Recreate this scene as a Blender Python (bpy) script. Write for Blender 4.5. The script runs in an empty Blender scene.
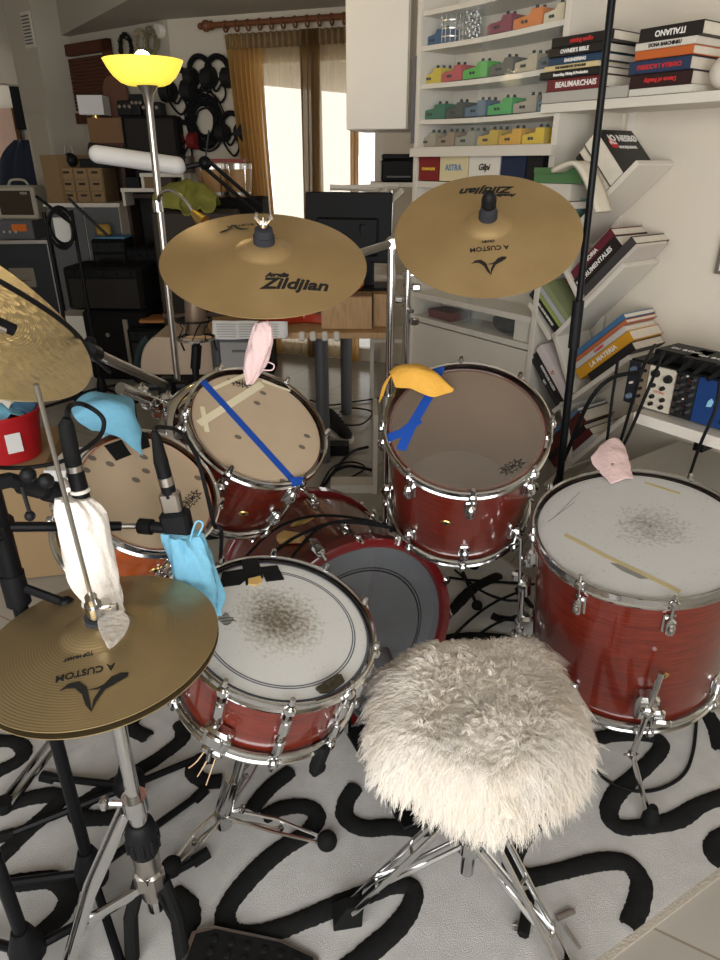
import bpy, math, random
from mathutils import Matrix, Vector, noise
rnd = random.Random(11)
PI = math.pi
COL = bpy.context.scene.collection
V = Vector

# ---------------------------------------------------------------- camera geometry (metres; camera at the origin, looking along +Y)
CAM_H, FPX, PITCH = 1.44, 665.0, math.radians(25.5)
CC, SS = math.cos(PITCH), math.sin(PITCH)
def ray(px, py):
    x = (px - 360) / FPX; u = (480 - py) / FPX
    return V((x, CC + SS * u, -SS + CC * u))
CAMP = V((0, 0, CAM_H))
def at(px, py, Y):                       # point at distance Y into the room
    r = ray(px, py); return CAMP + r * (Y / r.y)
def fl(px, py, z=0.0):                   # point at height z
    r = ray(px, py); return CAMP + r * ((z - CAM_H) / r.z)
class Plane:                             # vertical wall plane with its own frame: x along, y into the wall, z up
    def __init__(s, nx, ny):
        l = math.hypot(nx, ny); s.n = V((nx / l, ny / l, 0)); s.x = V((s.n.y, -s.n.x, 0))
        s.M = Matrix(((s.x.x, s.n.x, 0, 0), (s.x.y, s.n.y, 0, 0), (0, 0, 1, 0), (0, 0, 0, 1)))
    def p(s, px, py, off):               # (u, off, z) in the frame
        r = ray(px, py); t = off / (s.n.x * r.x + s.n.y * r.y); w = CAMP + r * t
        return V((s.x.dot(w), off, w.z))
    def T(s, u, off, z): return s.M @ Matrix.Translation((u, off, z))
WR = Plane(.807, .59)                    # wall with the shelves
WB = Plane(.325, .945)                   # window wall
WA = Plane(.587, .81)                    # alcove wall
TR = Matrix.Translation
def RX(a): return Matrix.Rotation(a, 4, 'X')
def RY(a): return Matrix.Rotation(a, 4, 'Y')
def RZ(a): return Matrix.Rotation(a, 4, 'Z')
def frame(C, n, xd=(1, 0, 0)):
    z = V(n).normalized(); x = V(xd); x = (x - z * x.dot(z)).normalized(); y = z.cross(x); C = V(C)
    return Matrix(((x.x, y.x, z.x, C.x), (x.y, y.y, z.y, C.y), (x.z, y.z, z.z, C.z), (0, 0, 0, 1)))
def rad(d): return math.radians(d)

# ---------------------------------------------------------------- materials
def mat(name, col, rough=.5, metal=0., coat=0., vary=.0, vscale=8, bump=0., bscale=60, alpha=1., emit=None, estr=0., sheen=0., spec=.32, trans=0.):
    m = bpy.data.materials.new(name); m.use_nodes = True
    nt = m.node_tree; b = nt.nodes['Principled BSDF']
    c = (*col, 1)
    b.inputs['Base Color'].default_value = c
    b.inputs['Roughness'].default_value = rough; b.inputs['Metallic'].default_value = metal
    b.inputs['Coat Weight'].default_value = coat; b.inputs['Coat Roughness'].default_value = .06
    b.inputs['Alpha'].default_value = alpha; b.inputs['Sheen Weight'].default_value = sheen
    b.inputs['Specular IOR Level'].default_value = spec; b.inputs['Transmission Weight'].default_value = trans
    if emit: b.inputs['Emission Color'].default_value = (*emit, 1); b.inputs['Emission Strength'].default_value = estr
    if vary or bump:
        tc = nt.nodes.new('ShaderNodeTexCoord')
        if vary:
            n = nt.nodes.new('ShaderNodeTexNoise'); n.inputs['Scale'].default_value = vscale; n.inputs['Detail'].default_value = 4
            r = nt.nodes.new('ShaderNodeMix'); r.data_type = 'RGBA'
            r.inputs[6].default_value = (*[x * (1 - vary) for x in col], 1); r.inputs[7].default_value = (*[min(1, x * (1 + vary)) for x in col], 1)
            nt.links.new(tc.outputs['Object'], n.inputs['Vector']); nt.links.new(n.outputs['Fac'], r.inputs[0]); nt.links.new(r.outputs[2], b.inputs['Base Color'])
        if bump:
            n = nt.nodes.new('ShaderNodeTexNoise'); n.inputs['Scale'].default_value = bscale; n.inputs['Detail'].default_value = 3
            bp = nt.nodes.new('ShaderNodeBump'); bp.inputs['Strength'].default_value = bump; bp.inputs['Distance'].default_value = .01
            nt.links.new(tc.outputs['Object'], n.inputs['Vector']); nt.links.new(n.outputs['Fac'], bp.inputs['Height']); nt.links.new(bp.outputs['Normal'], b.inputs['Normal'])
    return m
def ramp_mat(m, vec_nodes, stops, target='Base Color'):
    nt = m.node_tree; b = nt.nodes['Principled BSDF']
    cr = nt.nodes.new('ShaderNodeValToRGB'); e = cr.color_ramp.elements
    while len(e) > 1: e.remove(e[0])
    e[0].position = stops[0][0]; e[0].color = (*stops[0][1], 1)
    for p, c in stops[1:]:
        x = e.new(p); x.color = (*c, 1)
    nt.links.new(vec_nodes, cr.inputs['Fac'])
    if target: nt.links.new(cr.outputs['Color'], b.inputs[target])
    return cr
def wood_mat(name, c1, c2, scale=(1.5, 1.5, 22), rough=.35, coat=0., dist=2.5):
    m = mat(name, c1, rough, coat=coat); nt = m.node_tree
    tc = nt.nodes.new('ShaderNodeTexCoord'); mp = nt.nodes.new('ShaderNodeMapping'); mp.inputs['Scale'].default_value = scale
    n = nt.nodes.new('ShaderNodeTexNoise'); n.inputs['Scale'].default_value = 3; n.inputs['Detail'].default_value = 6; n.inputs['Distortion'].default_value = dist
    nt.links.new(tc.outputs['Object'], mp.inputs['Vector']); nt.links.new(mp.outputs['Vector'], n.inputs['Vector'])
    ramp_mat(m, n.outputs['Fac'], [(.3, c1), (.7, c2)])
    return m
M_ = {}
M_['chrome'] = mat('chrome', (.62, .62, .615), .13, 1., vary=.06)
M_['steel'] = mat('brushed steel', (.48, .45, .41), .3, 1.)
M_['blackmetal'] = mat('black metal', (.006, .006, .007), .4, 0, vary=.3, spec=.14)
M_['rubber'] = mat('black rubber', (.008, .008, .008), .75, vary=.3, bump=.15, spec=.13)
M_['plastic'] = mat('black plastic', (.008, .008, .009), .5, vary=.2, spec=.15)
M_['greyplastic'] = mat('grey plastic', (.12, .12, .13), .5, vary=.1)
M_['gaffer'] = mat('gaffer tape', (.010, .010, .010), .8, vary=.4, bump=.5, bscale=200, spec=.15)
M_['bluetape'] = mat('blue painter tape', (.01, .07, .38), .6, vary=.1)
M_['creamtape'] = mat('cream masking tape', (.74, .66, .46), .65, vary=.1)
M_['shell'] = wood_mat('mahogany lacquer', (.075, .007, .0035), (.17, .019, .008), (2, 2, 30), .3, 1.)
M_['shell_sunlit'] = wood_mat('sun toned lacquer', (.50, .085, .010), (.66, .135, .018), (2, 2, 26), .3, 1.)  # sunlight on the smallest tom, put into its lacquer colour
M_['innerwood'] = mat('bare shell ply', (.2, .13, .08), .6, vary=.2)
M_['brass'] = mat('brass badge', (.7, .5, .18), .3, 1.)
M_['white'] = mat('white laminate', (.65, .60, .52), .45, vary=.03)
M_['wall'] = mat('white painted plaster', (.63, .565, .465), .85, vary=.04, vscale=2, bump=.05, bscale=25)
M_['wall2'] = mat('shade toned alcove plaster', (.46, .415, .335), .88, vary=.05, vscale=2)  # shade of the alcove and column put into the plaster colour
M_['wall4'] = mat('shade toned corridor plaster', (.30, .27, .22), .9, vary=.05, vscale=2)  # corridor gloom carried by a darker wall colour
M_['wall3'] = mat('shade toned back plaster', (.60, .54, .44), .88, vary=.04, vscale=2)  # wall plaster toned down to deepen the falloff at the back
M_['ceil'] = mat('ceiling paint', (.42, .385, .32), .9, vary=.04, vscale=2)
M_['pages'] = mat('paper page block', (.66, .6, .5), .85, vary=.1, vscale=40)
M_['paper'] = mat('white paper', (.75, .74, .72), .8, vary=.04)
M_['ink'] = mat('black print', (.012, .011, .01), .6)
M_['whiteink'] = mat('white print', (.8, .78, .74), .6)
M_['redink'] = mat('red print', (.55, .03, .03), .6)
M_['yellowink'] = mat('yellow print', (.75, .5, .05), .6)
M_['oak'] = wood_mat('oak veneer', (.40, .24, .11), (.52, .33, .16), (14, 1.5, 1.5), .5)
M_['kraft'] = mat('kraft brown', (.2, .13, .065), .8, vary=.12, vscale=5)
M_['darkwood'] = wood_mat('dark brown wood', (.028, .013, .007), (.05, .022, .011), (2, 2, 14), .5)
M_['deskgrey'] = mat('grey powder coat', (.1, .1, .105), .5, .3)
M_['tolex'] = mat('black tolex', (.009, .0085, .0085), .85, spec=.12, vary=.3, bump=.3, bscale=300)
M_['grille'] = mat('dark grille cloth', (.02, .017, .014), .9, vary=.4, vscale=120)
M_['cable'] = mat('black cable', (.007, .007, .008), .55, spec=.14)
M_['glass'] = mat('clear glass', (.8, .9, .88), .02, alpha=.035, spec=.4)
M_['foam'] = mat('white silicone tube', (.72, .70, .68), .35, vary=.05)

def cm(name, col, rough=.5, **k):
    if name not in M_: M_[name] = mat(name, col, rough, **k)
    return M_[name]

# ---------------------------------------------------------------- mesh builder
class MB:
    def __init__(s, T=None): s.v = []; s.f = []; s.mi = []; s.T = T
    def add(s, vs, fs, T=None, mi=0):
        b = len(s.v)
        if T is not None: vs = [T @ V(v) for v in vs]
        if s.T is not None: vs = [s.T @ V(v) for v in vs]
        s.v += [tuple(v) for v in vs]; s.f += [tuple(i + b for i in f) for f in fs]; s.mi += [mi] * len(fs); return s
    def box(s, c, d, T=None, mi=0):
        x, y, z = (k / 2 for k in d); c = V(c)
        vs = [c + V((i * x, j * y, k * z)) for i in (-1, 1) for j in (-1, 1) for k in (-1, 1)]
        return s.add(vs, [(0, 1, 3, 2), (4, 6, 7, 5), (0, 4, 5, 1), (2, 3, 7, 6), (0, 2, 6, 4), (1, 5, 7, 3)], T, mi)
    def cbox(s, c, d, b, T=None, mi=0):      # box with all edges chamfered
        x, y, z = (k / 2 for k in d); b = min(b, x * .9, y * .9, z * .9); c = V(c); prof = []
        rings = [(-z, b, 0), (-z + b, 0, 0), (z - b, 0, 0), (z, b, 0)]
        vs = []; n = 8
        for zz, ins, _ in rings:
            X, Y = x - ins, y - ins; q = b if ins == 0 else b * .6
            for (a, e) in ((X - q, -Y), (X, -Y + q), (X, Y - q), (X - q, Y), (-X + q, Y), (-X, Y - q), (-X, -Y + q), (-X + q, -Y)):
                vs.append(c + V((a, e, zz)))
        fs = [tuple(range(n - 1, -1, -1)), tuple(3 * n + i for i in range(n))]
        for r in range(3):
            for i in range(n): j = (i + 1) % n; fs.append((r * n + i, r * n + j, r * n + n + j, r * n + n + i))
        return s.add(vs, fs, T, mi)
    def tube(s, pts, r, n=10, T=None, mi=0, cap=True, flat=1.):
        pts = [V(p) for p in pts]; k = len(pts); rs = r if isinstance(r, (list, tuple)) else [r] * k
        vs = []; fs = []; up = None
        for i, p in enumerate(pts):
            t = (pts[min(i + 1, k - 1)] - pts[max(i - 1, 0)])
            if t.length < 1e-9: t = V((0, 0, 1))
            t.normalize()
            if up is None:
                up = V((0, 0, 1)) if abs(t.z) < .95 else V((0, 1, 0))
            a = up - t * up.dot(t)
            if a.length < 1e-6: a = V((1, 0, 0)) - t * t.x
            a.normalize(); up = a; b = t.cross(a)
            for j in range(n):
                w = 2 * PI * (j + .5) / n; vs.append(p + (a * math.cos(w) * flat + b * math.sin(w)) * rs[i])
        for i in range(k - 1):
            for j in range(n): l = (j + 1) % n; fs.append((i * n + j, i * n + l, i * n + n + l, i * n + n + j))
        if cap: fs.append(tuple(range(n - 1, -1, -1))); fs.append(tuple((k - 1) * n + j for j in range(n)))
        return s.add(vs, fs, T, mi)
    def lathe(s, prof, n=48, T=None, mi=0, closed=False):   # (r, z); r==0 ends become poles
        vs = []; fs = []; idx = []
        for r, z in prof:
            if r < 1e-7: idx.append([len(vs)] * n); vs.append((0, 0, z))
            else:
                idx.append([len(vs) + j for j in range(n)])
                vs += [(r * math.cos(2 * PI * j / n), r * math.sin(2 * PI * j / n), z) for j in range(n)]
        seq = list(zip(idx[:-1], idx[1:]))
        if closed: seq.append((idx[-1], idx[0]))
        for A, B in seq:
            for j in range(n):
                l = (j + 1) % n; q = []
                for w in (A[j], A[l], B[l], B[j]):
                    if w not in q: q.append(w)
                if len(q) > 2: fs.append(tuple(q))
        return s.add(vs, fs, T, mi)
    def prism(s, poly, h, T=None, mi=0):
        n = len(poly); vs = [(p[0], p[1], 0) for p in poly] + [(p[0], p[1], h) for p in poly]
        fs = [tuple(range(n - 1, -1, -1)), tuple(n + i for i in range(n))] + [(i, (i + 1) % n, n + (i + 1) % n, n + i) for i in range(n)]
        return s.add(vs, fs, T, mi)
    def grid(s, fn, nu, nv, T=None, mi=0):
        vs = [fn(i / nu, j / nv) for i in range(nu + 1) for j in range(nv + 1)]
        fs = [(i * (nv + 1) + j, (i + 1) * (nv + 1) + j, (i + 1) * (nv + 1) + j + 1, i * (nv + 1) + j + 1) for i in range(nu) for j in range(nv)]
        return s.add(vs, fs, T, mi)
    def ball(s, c, r, n=14, T=None, mi=0, sz=(1, 1, 1)):
        k = n // 2; prof = [(r * math.sin(PI * i / k), -r * math.cos(PI * i / k)) for i in range(k + 1)]
        prof[0] = (0, -r); prof[-1] = (0, r)
        TT = TR(c) @ Matrix.Diagonal((*sz, 1)); return s.lathe(prof, n, (T @ TT) if T is not None else TT, mi)
    def obj(s, name, m, parent=None, smooth=35, solid=0., bev=0.):
        me = bpy.data.meshes.new(name); me.from_pydata(s.v, [], s.f)
        for x in (m if isinstance(m, (list, tuple)) else [m]): me.materials.append(x if not isinstance(x, str) else M_[x])
        me.polygons.foreach_set('material_index', s.mi)
        if smooth:
            me.polygons.foreach_set('use_smooth', [True] * len(me.polygons)); me.set_sharp_from_angle(angle=rad(smooth))
        me.update()
        o = bpy.data.objects.new(name, me); COL.objects.link(o)
        if parent is not None: o.parent = parent
        if solid: d = o.modifiers.new('Solid', 'SOLIDIFY'); d.thickness = solid; d.offset = 0
        if bev: d = o.modifiers.new('Bevel', 'BEVEL'); d.width = bev; d.segments = 2; d.limit_method = 'ANGLE'
        return o
def tag(o, label, cat, group=None):
    o['label'] = label; o['category'] = cat
    if group: o['group'] = group
    return o
def thing(name, label, cat, M=Matrix(), group=None):
    o = bpy.data.objects.new(name, None); COL.objects.link(o); o.matrix_world = M; o.empty_display_size = .05
    return tag(o, label, cat, group)
def struct(name, mb, m, parent=None, **k):
    o = mb.obj(name, m, parent, **k)
    if parent is None: o['kind'] = 'structure'
    return o
def dup(root, M, label=None):
    r = root.copy(); COL.objects.link(r); r.matrix_world = M
    if label: r['label'] = label
    for ch in list(root.children):
        c = ch.copy(); COL.objects.link(c); c.parent = r
        for g in list(ch.children):
            d = g.copy(); COL.objects.link(d); d.parent = c
    return r
def smooth_path(pts, k=6):
    pts = [V(p) for p in pts]; out = []
    for i in range(len(pts) - 1):
        p0 = pts[max(i - 1, 0)]; p1 = pts[i]; p2 = pts[i + 1]; p3 = pts[min(i + 2, len(pts) - 1)]
        for j in range(k):
            t = j / k
            out.append(.5 * ((2 * p1) + (p2 - p0) * t + (2 * p0 - 5 * p1 + 4 * p2 - p3) * t * t + (3 * p1 - p0 - 3 * p2 + p3) * t ** 3))
    return out + [pts[-1]]
def cable(name, pts, r, label, cat='cable', m='cable', group=None, k=6):
    M0 = TR(V(pts[0])); mb = MB(M0.inverted()); mb.tube(smooth_path(pts, k), r, 8)
    o = mb.obj(name, m); o.matrix_world = M0; return tag(o, label, cat, group)
def patch_fn(rows):
    R = [[V(p) for p in r] for r in rows]; nr = len(R)
    def cr(ps, t):
        n = len(ps) - 1; x = min(max(t, 0), .99999) * n; i = int(x); t = x - i
        p0 = ps[max(i - 1, 0)]; p1 = ps[i]; p2 = ps[i + 1]; p3 = ps[min(i + 2, n)]
        return .5 * ((2 * p1) + (p2 - p0) * t + (2 * p0 - 5 * p1 + 4 * p2 - p3) * t * t + (3 * p1 - p0 - 3 * p2 + p3) * t ** 3)
    return lambda u, v: cr([cr(r, v) for r in R], u)
def cloth(mb, rows, amp=.004, sc=30, nu=18, nv=18, T=None, mi=0, seed=0):
    f = patch_fn(rows)
    def g(u, v):
        p = f(u, v); q = V((p.x * sc + seed, p.y * sc, p.z * sc * .6)); return p + V((noise.noise(q), noise.noise(q + V((9, 3, 1))), noise.noise(q + V((1, 7, 5))))) * amp
    return mb.grid(g, nu, nv, T, mi)
def loft(mb, secs, n=20, amp=0., sc=30, seed=0, cap=True):   # secs: (center, xvec, yvec): elliptical rings
    q_ = [smooth_path([s[k] for s in secs], 5) for k in range(3)]; secs = list(zip(*q_))
    vs = []; fs = []
    for i, (c, a, b) in enumerate(secs):
        for j in range(n):
            w = 2 * PI * j / n; d = V(a) * math.cos(w) + V(b) * math.sin(w); p = V(c) + d
            q = V((math.cos(w) * 2.2 + seed, math.sin(w) * 2.2, i * .09)); q2 = V((math.cos(w) * 6 + seed, math.sin(w) * 6, i * .16)); vs.append(p + d * ((noise.noise(q) * amp + noise.noise(q2) * amp * .45) / max(d.length, 1e-5)))
    k = len(secs)
    for i in range(k - 1):
        for j in range(n): l = (j + 1) % n; fs.append((i * n + j, i * n + l, i * n + n + l, i * n + n + j))
    if cap: fs.append(tuple(range(n - 1, -1, -1))); fs.append(tuple((k - 1) * n + j for j in range(n)))
    return mb.add(vs, fs)
def text(s, T, size, m, parent, name='lettering', extr=.0004, shear=0., bold=0., zfn=None, sx=1.):
    cu = bpy.data.curves.new('t', 'FONT'); cu.body = s; cu.size = size; cu.extrude = extr; cu.shear = shear; cu.offset = bold
    cu.align_x = 'CENTER'; cu.align_y = 'CENTER'; cu.resolution_u = 3
    tmp = bpy.data.objects.new('t', cu); COL.objects.link(tmp)
    bpy.context.view_layer.update()
    me = bpy.data.meshes.new_from_object(tmp.evaluated_get(bpy.context.evaluated_depsgraph_get()))
    bpy.data.objects.remove(tmp); bpy.data.curves.remove(cu)
    for v in me.vertices:
        p = T @ V((v.co.x * sx, v.co.y, v.co.z))
        if zfn: p.z = zfn(math.hypot(p.x, p.y)) + v.co.z + .0006
        v.co = p
    me.materials.clear(); me.materials.append(M_[m] if isinstance(m, str) else m); me.name = name
    o = bpy.data.objects.new(name, me); COL.objects.link(o)
    if parent is not None: o.parent = parent
    return o
# ================================================================ THE ROOM
def wallbox(name, P, u0, u1, off, z0, z1, th=.08, m='wall'):
    mb = MB(); mb.box(((u0 + u1) / 2, off + th / 2, (z0 + z1) / 2), (u1 - u0, th, z1 - z0)); o = struct(name, mb, m, smooth=0); o.matrix_world = P.M; return o
# floor: pale tiles with grout
tile = mat('beige floor tile', (.50, .44, .36), .22, vary=.06, vscale=3)
nt = tile.node_tree; bk = nt.nodes.new('ShaderNodeTexBrick'); tcn = nt.nodes.new('ShaderNodeTexCoord'); mpn = nt.nodes.new('ShaderNodeMapping')
mpn.inputs['Rotation'].default_value = (0, 0, rad(29.4)); mpn.inputs['Location'].default_value = (.13, .31, 0)
bk.offset = 0; bk.inputs['Scale'].default_value = 1; bk.inputs['Brick Width'].default_value = .45; bk.inputs['Row Height'].default_value = .45
bk.inputs['Mortar Size'].default_value = .003; bk.inputs['Color1'].default_value = (.385, .36, .315, 1); bk.inputs['Color2'].default_value = (.35, .325, .285, 1); bk.inputs['Mortar'].default_value = (.24, .2, .16, 1)
nt.links.new(tcn.outputs['Object'], mpn.inputs['Vector']); nt.links.new(mpn.outputs['Vector'], bk.inputs['Vector']); nt.links.new(bk.outputs['Color'], nt.nodes['Principled BSDF'].inputs['Base Color'])
fm = MB(); fm.box((-1.5, 3.2, -.05), (12, 14, .1)); struct('floor', fm, tile, smooth=0)
ZC = 2.37
# low ceiling stops at a fascia that runs parallel to the shelf wall
c0 = fl(47, 43, ZC); dW = WR.x
def cline(t): return V((c0.x, c0.y, 0)) + V((dW.x, dW.y, 0)) * t
pa, pb = cline(-1.5), cline(14.0)
mb = MB(); q = [pa, pb, pb + V((6, 4.0, 0)), pa + V((6, 6, 0))]
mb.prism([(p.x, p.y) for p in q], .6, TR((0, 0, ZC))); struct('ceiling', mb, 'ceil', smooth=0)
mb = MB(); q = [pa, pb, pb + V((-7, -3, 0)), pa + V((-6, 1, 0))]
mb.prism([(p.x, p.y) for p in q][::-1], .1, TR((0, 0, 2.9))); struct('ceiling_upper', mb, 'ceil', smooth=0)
wallbox('wall_right', WR, -2.36, 5.2, 2.15, 0, 2.6)
cB = bcor = (WB.p(167, 20, 4.976).x)
uL, uR = WB.p(252, 120, 4.976).x, WB.p(383, 150, 4.976).x
ztop = WB.p(300, 52, 4.976).z
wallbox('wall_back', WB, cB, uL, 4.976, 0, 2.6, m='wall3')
wallbox('wall_back_pier', WB, uR, uR + 2.2, 4.976, 0, 2.6)
wallbox('wall_back_lintel', WB, uL, uR, 4.976, ztop, 2.6)
aoff = WA.n.dot(WB.T(cB, 4.976, 0).to_translation())
ucor = WA.x.dot(WB.T(cB, 4.976, 0).to_translation())
# wall behind the camera with a broad opening put in to light the drums, and the long left wall
WY, WX0, WX1, WZ0, WZ1 = -1.15, -2.2, 1.4, .5, 2.3
mb = MB()
for x0, x1, z0, z1 in ((-4.6, WX0, 0, 3), (WX1, 5.5, 0, 3), (WX0, WX1, 0, WZ0), (WX0, WX1, WZ1, 3)): mb.box(((x0 + x1) / 2, WY - .06, (z0 + z1) / 2), (x1 - x0, .12, z1 - z0))
struct('wall_front', mb, 'wall', smooth=0)
mb = MB()
for x in (WX0 + .03, (WX0 + WX1) / 2, WX1 - .03): mb.box((x, WY - .06, (WZ0 + WZ1) / 2), (.06, .08, WZ1 - WZ0))
for z in (WZ0 + .03, WZ1 - .03): mb.box(((WX0 + WX1) / 2, WY - .06, z), (WX1 - WX0, .08, .06))
struct('unseen_window', mb, 'white', smooth=0)  # unseen window frame, sized and placed for the foreground light
mb = MB(); mb.box((-4.65, 2.6, 1.5), (.1, 10.4, 3.0)); struct('wall_side', mb, 'wall', smooth=0)
# column with a panelled door face
uc0, uc1 = WA.p(25, 120, aoff - .3).x, WA.p(50, 120, aoff - .3).x
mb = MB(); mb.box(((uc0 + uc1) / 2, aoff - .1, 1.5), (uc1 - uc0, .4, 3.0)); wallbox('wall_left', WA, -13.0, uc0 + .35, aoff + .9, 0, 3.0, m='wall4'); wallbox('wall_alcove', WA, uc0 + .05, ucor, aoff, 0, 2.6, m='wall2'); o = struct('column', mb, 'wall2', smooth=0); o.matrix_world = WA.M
mb = MB(); w = uc1 - uc0
for (u, z, a, b) in ((uc0 + .03, .95, .02, 1.75), (uc1 - .05, .95, .02, 1.75), ((uc0 + uc1 - .02) / 2, 1.82, w - .08, .02)): mb.box((u, aoff - .305, z), (a, .015, b))
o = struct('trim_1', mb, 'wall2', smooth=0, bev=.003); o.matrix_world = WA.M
mb = MB(); bx = WA.p(17, 40, aoff + .4); mb.box((bx.x, aoff + .8, 2.5), (.2, 1.4, .75)); o = struct('beam', mb, 'wall', smooth=0); o.matrix_world = WA.M
# glazed door behind the curtain
mb = MB(); W_ = uR - uL
for u in (uL + .03, uL + W_ * .5, uR - .03): mb.box((u, 5.0, ztop / 2), (.06, .05, ztop))
mb.box(((uL + uR) / 2, 5.0, ztop - .03), (W_, .05, .06)); mb.box(((uL + uR) / 2, 5.0, .05), (W_, .05, .1))
o = struct('window_1', mb, 'white', smooth=0); o.matrix_world = WB.M
mb = MB(); mb.box(((uL + uR) / 2, 5.0, ztop / 2), (W_, .006, ztop)); g = struct('glass_pane', mb, 'glass', parent=o, smooth=0)
bb = MB(); bb.box((cB / 2 + uL / 2, 4.97, .05), (uL - cB, .014, .09)); o = struct('baseboard_back', bb, 'white', smooth=0); o.matrix_world = WB.M
# corridor door, ajar at the frame edge
dp = WA.p(14, 130, aoff + .8); mb = MB(); mb.box((dp.x - .31, aoff + .84, 1.0), (.62, .05, 2.0)); o = struct('door_1', mb, wood_mat('brown door wood', (.12, .055, .022), (.19, .09, .04), (14, 1.5, 1.5), .6), smooth=0, bev=.004); o.matrix_world = WA.M

# ---------------------------------------------------------------- rug with tufted squiggles
RP = V((.48, .788, 0)); ra = V((.87, .493, 0)).normalized(); rb = V((-ra.y, ra.x, 0))
RM = Matrix(((ra.x, rb.x, 0, RP.x), (ra.y, rb.y, 0, RP.y), (0, 0, 1, 0), (0, 0, 0, 1))); RI = RM.inverted()
S0, S1, T0, T1 = -1.75, .80, 0.0, 1.62
SQ = [
 [(262,818),(283,808),(307,807),(317,817),(307,833),(283,848),(257,870),(232,900),(225,918),(233,934),(260,935),(293,924),(327,910),(367,894),(393,885),(412,888),(411,906),(393,931),(361,958),(340,975)],
 [(356,786),(346,802),(346,818),(364,828),(393,827),(420,829),(440,822)],
 [(292,770),(275,783),(262,796),(250,812)],
 [(222,781),(204,781),(193,771),(200,760),(216,757)],
 [(-30,738),(0,741),(15,742),(24,750),(17,762),(-10,775)],
 [(-10,868),(8,850),(24,834),(45,816),(59,801),(50,795),(27,799),(5,806),(-10,812)],
 [(180,722),(182,738),(160,757),(125,778),(90,799),(77,811),(86,818),(117,817),(140,812)],
 [(5,885),(25,882),(53,880),(68,892),(63,912),(40,935),(10,960)],
 [(172,893),(188,905),(190,922),(178,940)],
 [(590,741),(610,736),(640,735),(659,740),(659,752),(638,773),(616,794),(609,812),(617,826),(640,827),(675,820),(702,804),(730,795)],
 [(697,700),(706,712),(716,730),(721,752)],
 [(545,812),(527,833),(515,852),(513,868),(528,877),(552,873),(580,866),(606,861),(628,864),(641,882),(638,905),(628,928)],
 [(735,832),(718,840),(713,852),(722,862),(740,865)],
 [(500,575),(473,589),(451,611),(430,630),(400,650)],
 [(440,640),(475,637),(508,640),(522,652),(520,672),(500,690)],
 [(180,690),(150,705),(130,725),(150,738)],
 [(20,700),(50,690),(80,700),(60,715)],
]
rugbase = mat('grey rug pile', (.575, .56, .535), .95, vary=.16, vscale=22, bump=.55, bscale=620, sheen=.2)
rugink = mat('charcoal rug pile', (.016, .016, .016), .98, vary=.35, vscale=60, bump=.5, bscale=620, spec=.1)
rugedge = mat('beige rug binding', (.46, .41, .34), .9, bump=.4, bscale=200)
mb = MB()
def rug_pt(u, v):
    s = S0 + (S1 - S0) * u; t = T0 + (T1 - T0) * v
    return (s, t, .012 + .0012 * noise.noise(V((s * 30, t * 30, 0))))
mb.grid(rug_pt, 150, 100)
mb.box(((S0 + S1) / 2, (T0 + T1) / 2, .005), (S1 - S0, T1 - T0, .009))
for (c, d) in ((((S0 + S1) / 2, T0 - .006, .005), (S1 - S0 + .02, .014, .012)), (((S0 + S1) / 2, T1 + .012, .005), (S1 - S0 + .05, .026, .012)), ((S0 - .012, (T0 + T1) / 2, .005), (.026, T1 - T0, .012)), ((S1 + .006, (T0 + T1) / 2, .005), (.014, T1 - T0, .012))): mb.box(c, d, mi=2)
for k, sq in enumerate(SQ):
    P = smooth_path([RI @ fl(x, y, .012) for x, y in sq], 14); vs = []; n = len(P)
    for i, p in enumerate(P):
        t = (P[min(i + 1, n - 1)] - P[max(i - 1, 0)]); t.z = 0; t.normalize(); nn = V((-t.y, t.x, 0))
        w = .0225 * (1 + .12 * noise.noise(V((p.x * 9, p.y * 9, k))))
        e = min(i, n - 1 - i); w *= min(1, .55 + .25 * e)
        for s, hh in ((-1, .012), (-.8, .018), (0, .0195), (.8, .018), (1, .012)):
            j = .0028 * noise.noise(V((p.x * 170 + s * 50, p.y * 170, k * 3.1))) if abs(s) > .7 else 0
            q = p + nn * (w * s + j); vs.append((min(max(q.x, S0), S1), min(max(q.y, T0), T1), hh))
    mb.add(vs, [(i * 5 + j, i * 5 + j + 1, i * 5 + j + 6, i * 5 + j + 5) for i in range(n - 1) for j in range(4)], None, 1)
o = mb.obj('rug', [rugbase, rugink, rugedge], smooth=60); o.matrix_world = RM
tag(o, 'pale grey rug with thick black squiggles under the drum kit', 'rug')

# ================================================================ DRUMS
headcoat = mat('coated snare head', (.70, .69, .66), .55)
nt = headcoat.node_tree; tcn = nt.nodes.new('ShaderNodeTexCoord'); vl = nt.nodes.new('ShaderNodeVectorMath'); vl.operation = 'LENGTH'
sub = nt.nodes.new('ShaderNodeVectorMath'); sub.operation = 'MULTIPLY'; sub.inputs[1].default_value = (1, 1, 0)
off = nt.nodes.new('ShaderNodeVectorMath'); off.operation = 'SUBTRACT'; off.inputs[1].default_value = (-.005, .015, 0)
ns = nt.nodes.new('ShaderNodeTexNoise'); ns.inputs['Scale'].default_value = 130; ns.inputs['Detail'].default_value = 5
ns2 = nt.nodes.new('ShaderNodeTexNoise'); ns2.inputs['Scale'].default_value = 14; ns2.inputs['Detail'].default_value = 3
mr = nt.nodes.new('ShaderNodeMapRange'); mr.inputs['From Min'].default_value = .015; mr.inputs['From Max'].default_value = .105; mr.inputs['To Min'].default_value = .40; mr.inputs['To Max'].default_value = -.22
ad = nt.nodes.new('ShaderNodeMath'); ad.operation = 'ADD'; ad2 = nt.nodes.new('ShaderNodeMath'); ad2.operation = 'ADD'
L = nt.links.new
L(tcn.outputs['Object'], sub.inputs[0]); L(sub.outputs[0], off.inputs[0]); L(off.outputs[0], vl.inputs[0]); L(vl.outputs['Value'], mr.inputs['Value'])
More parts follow.
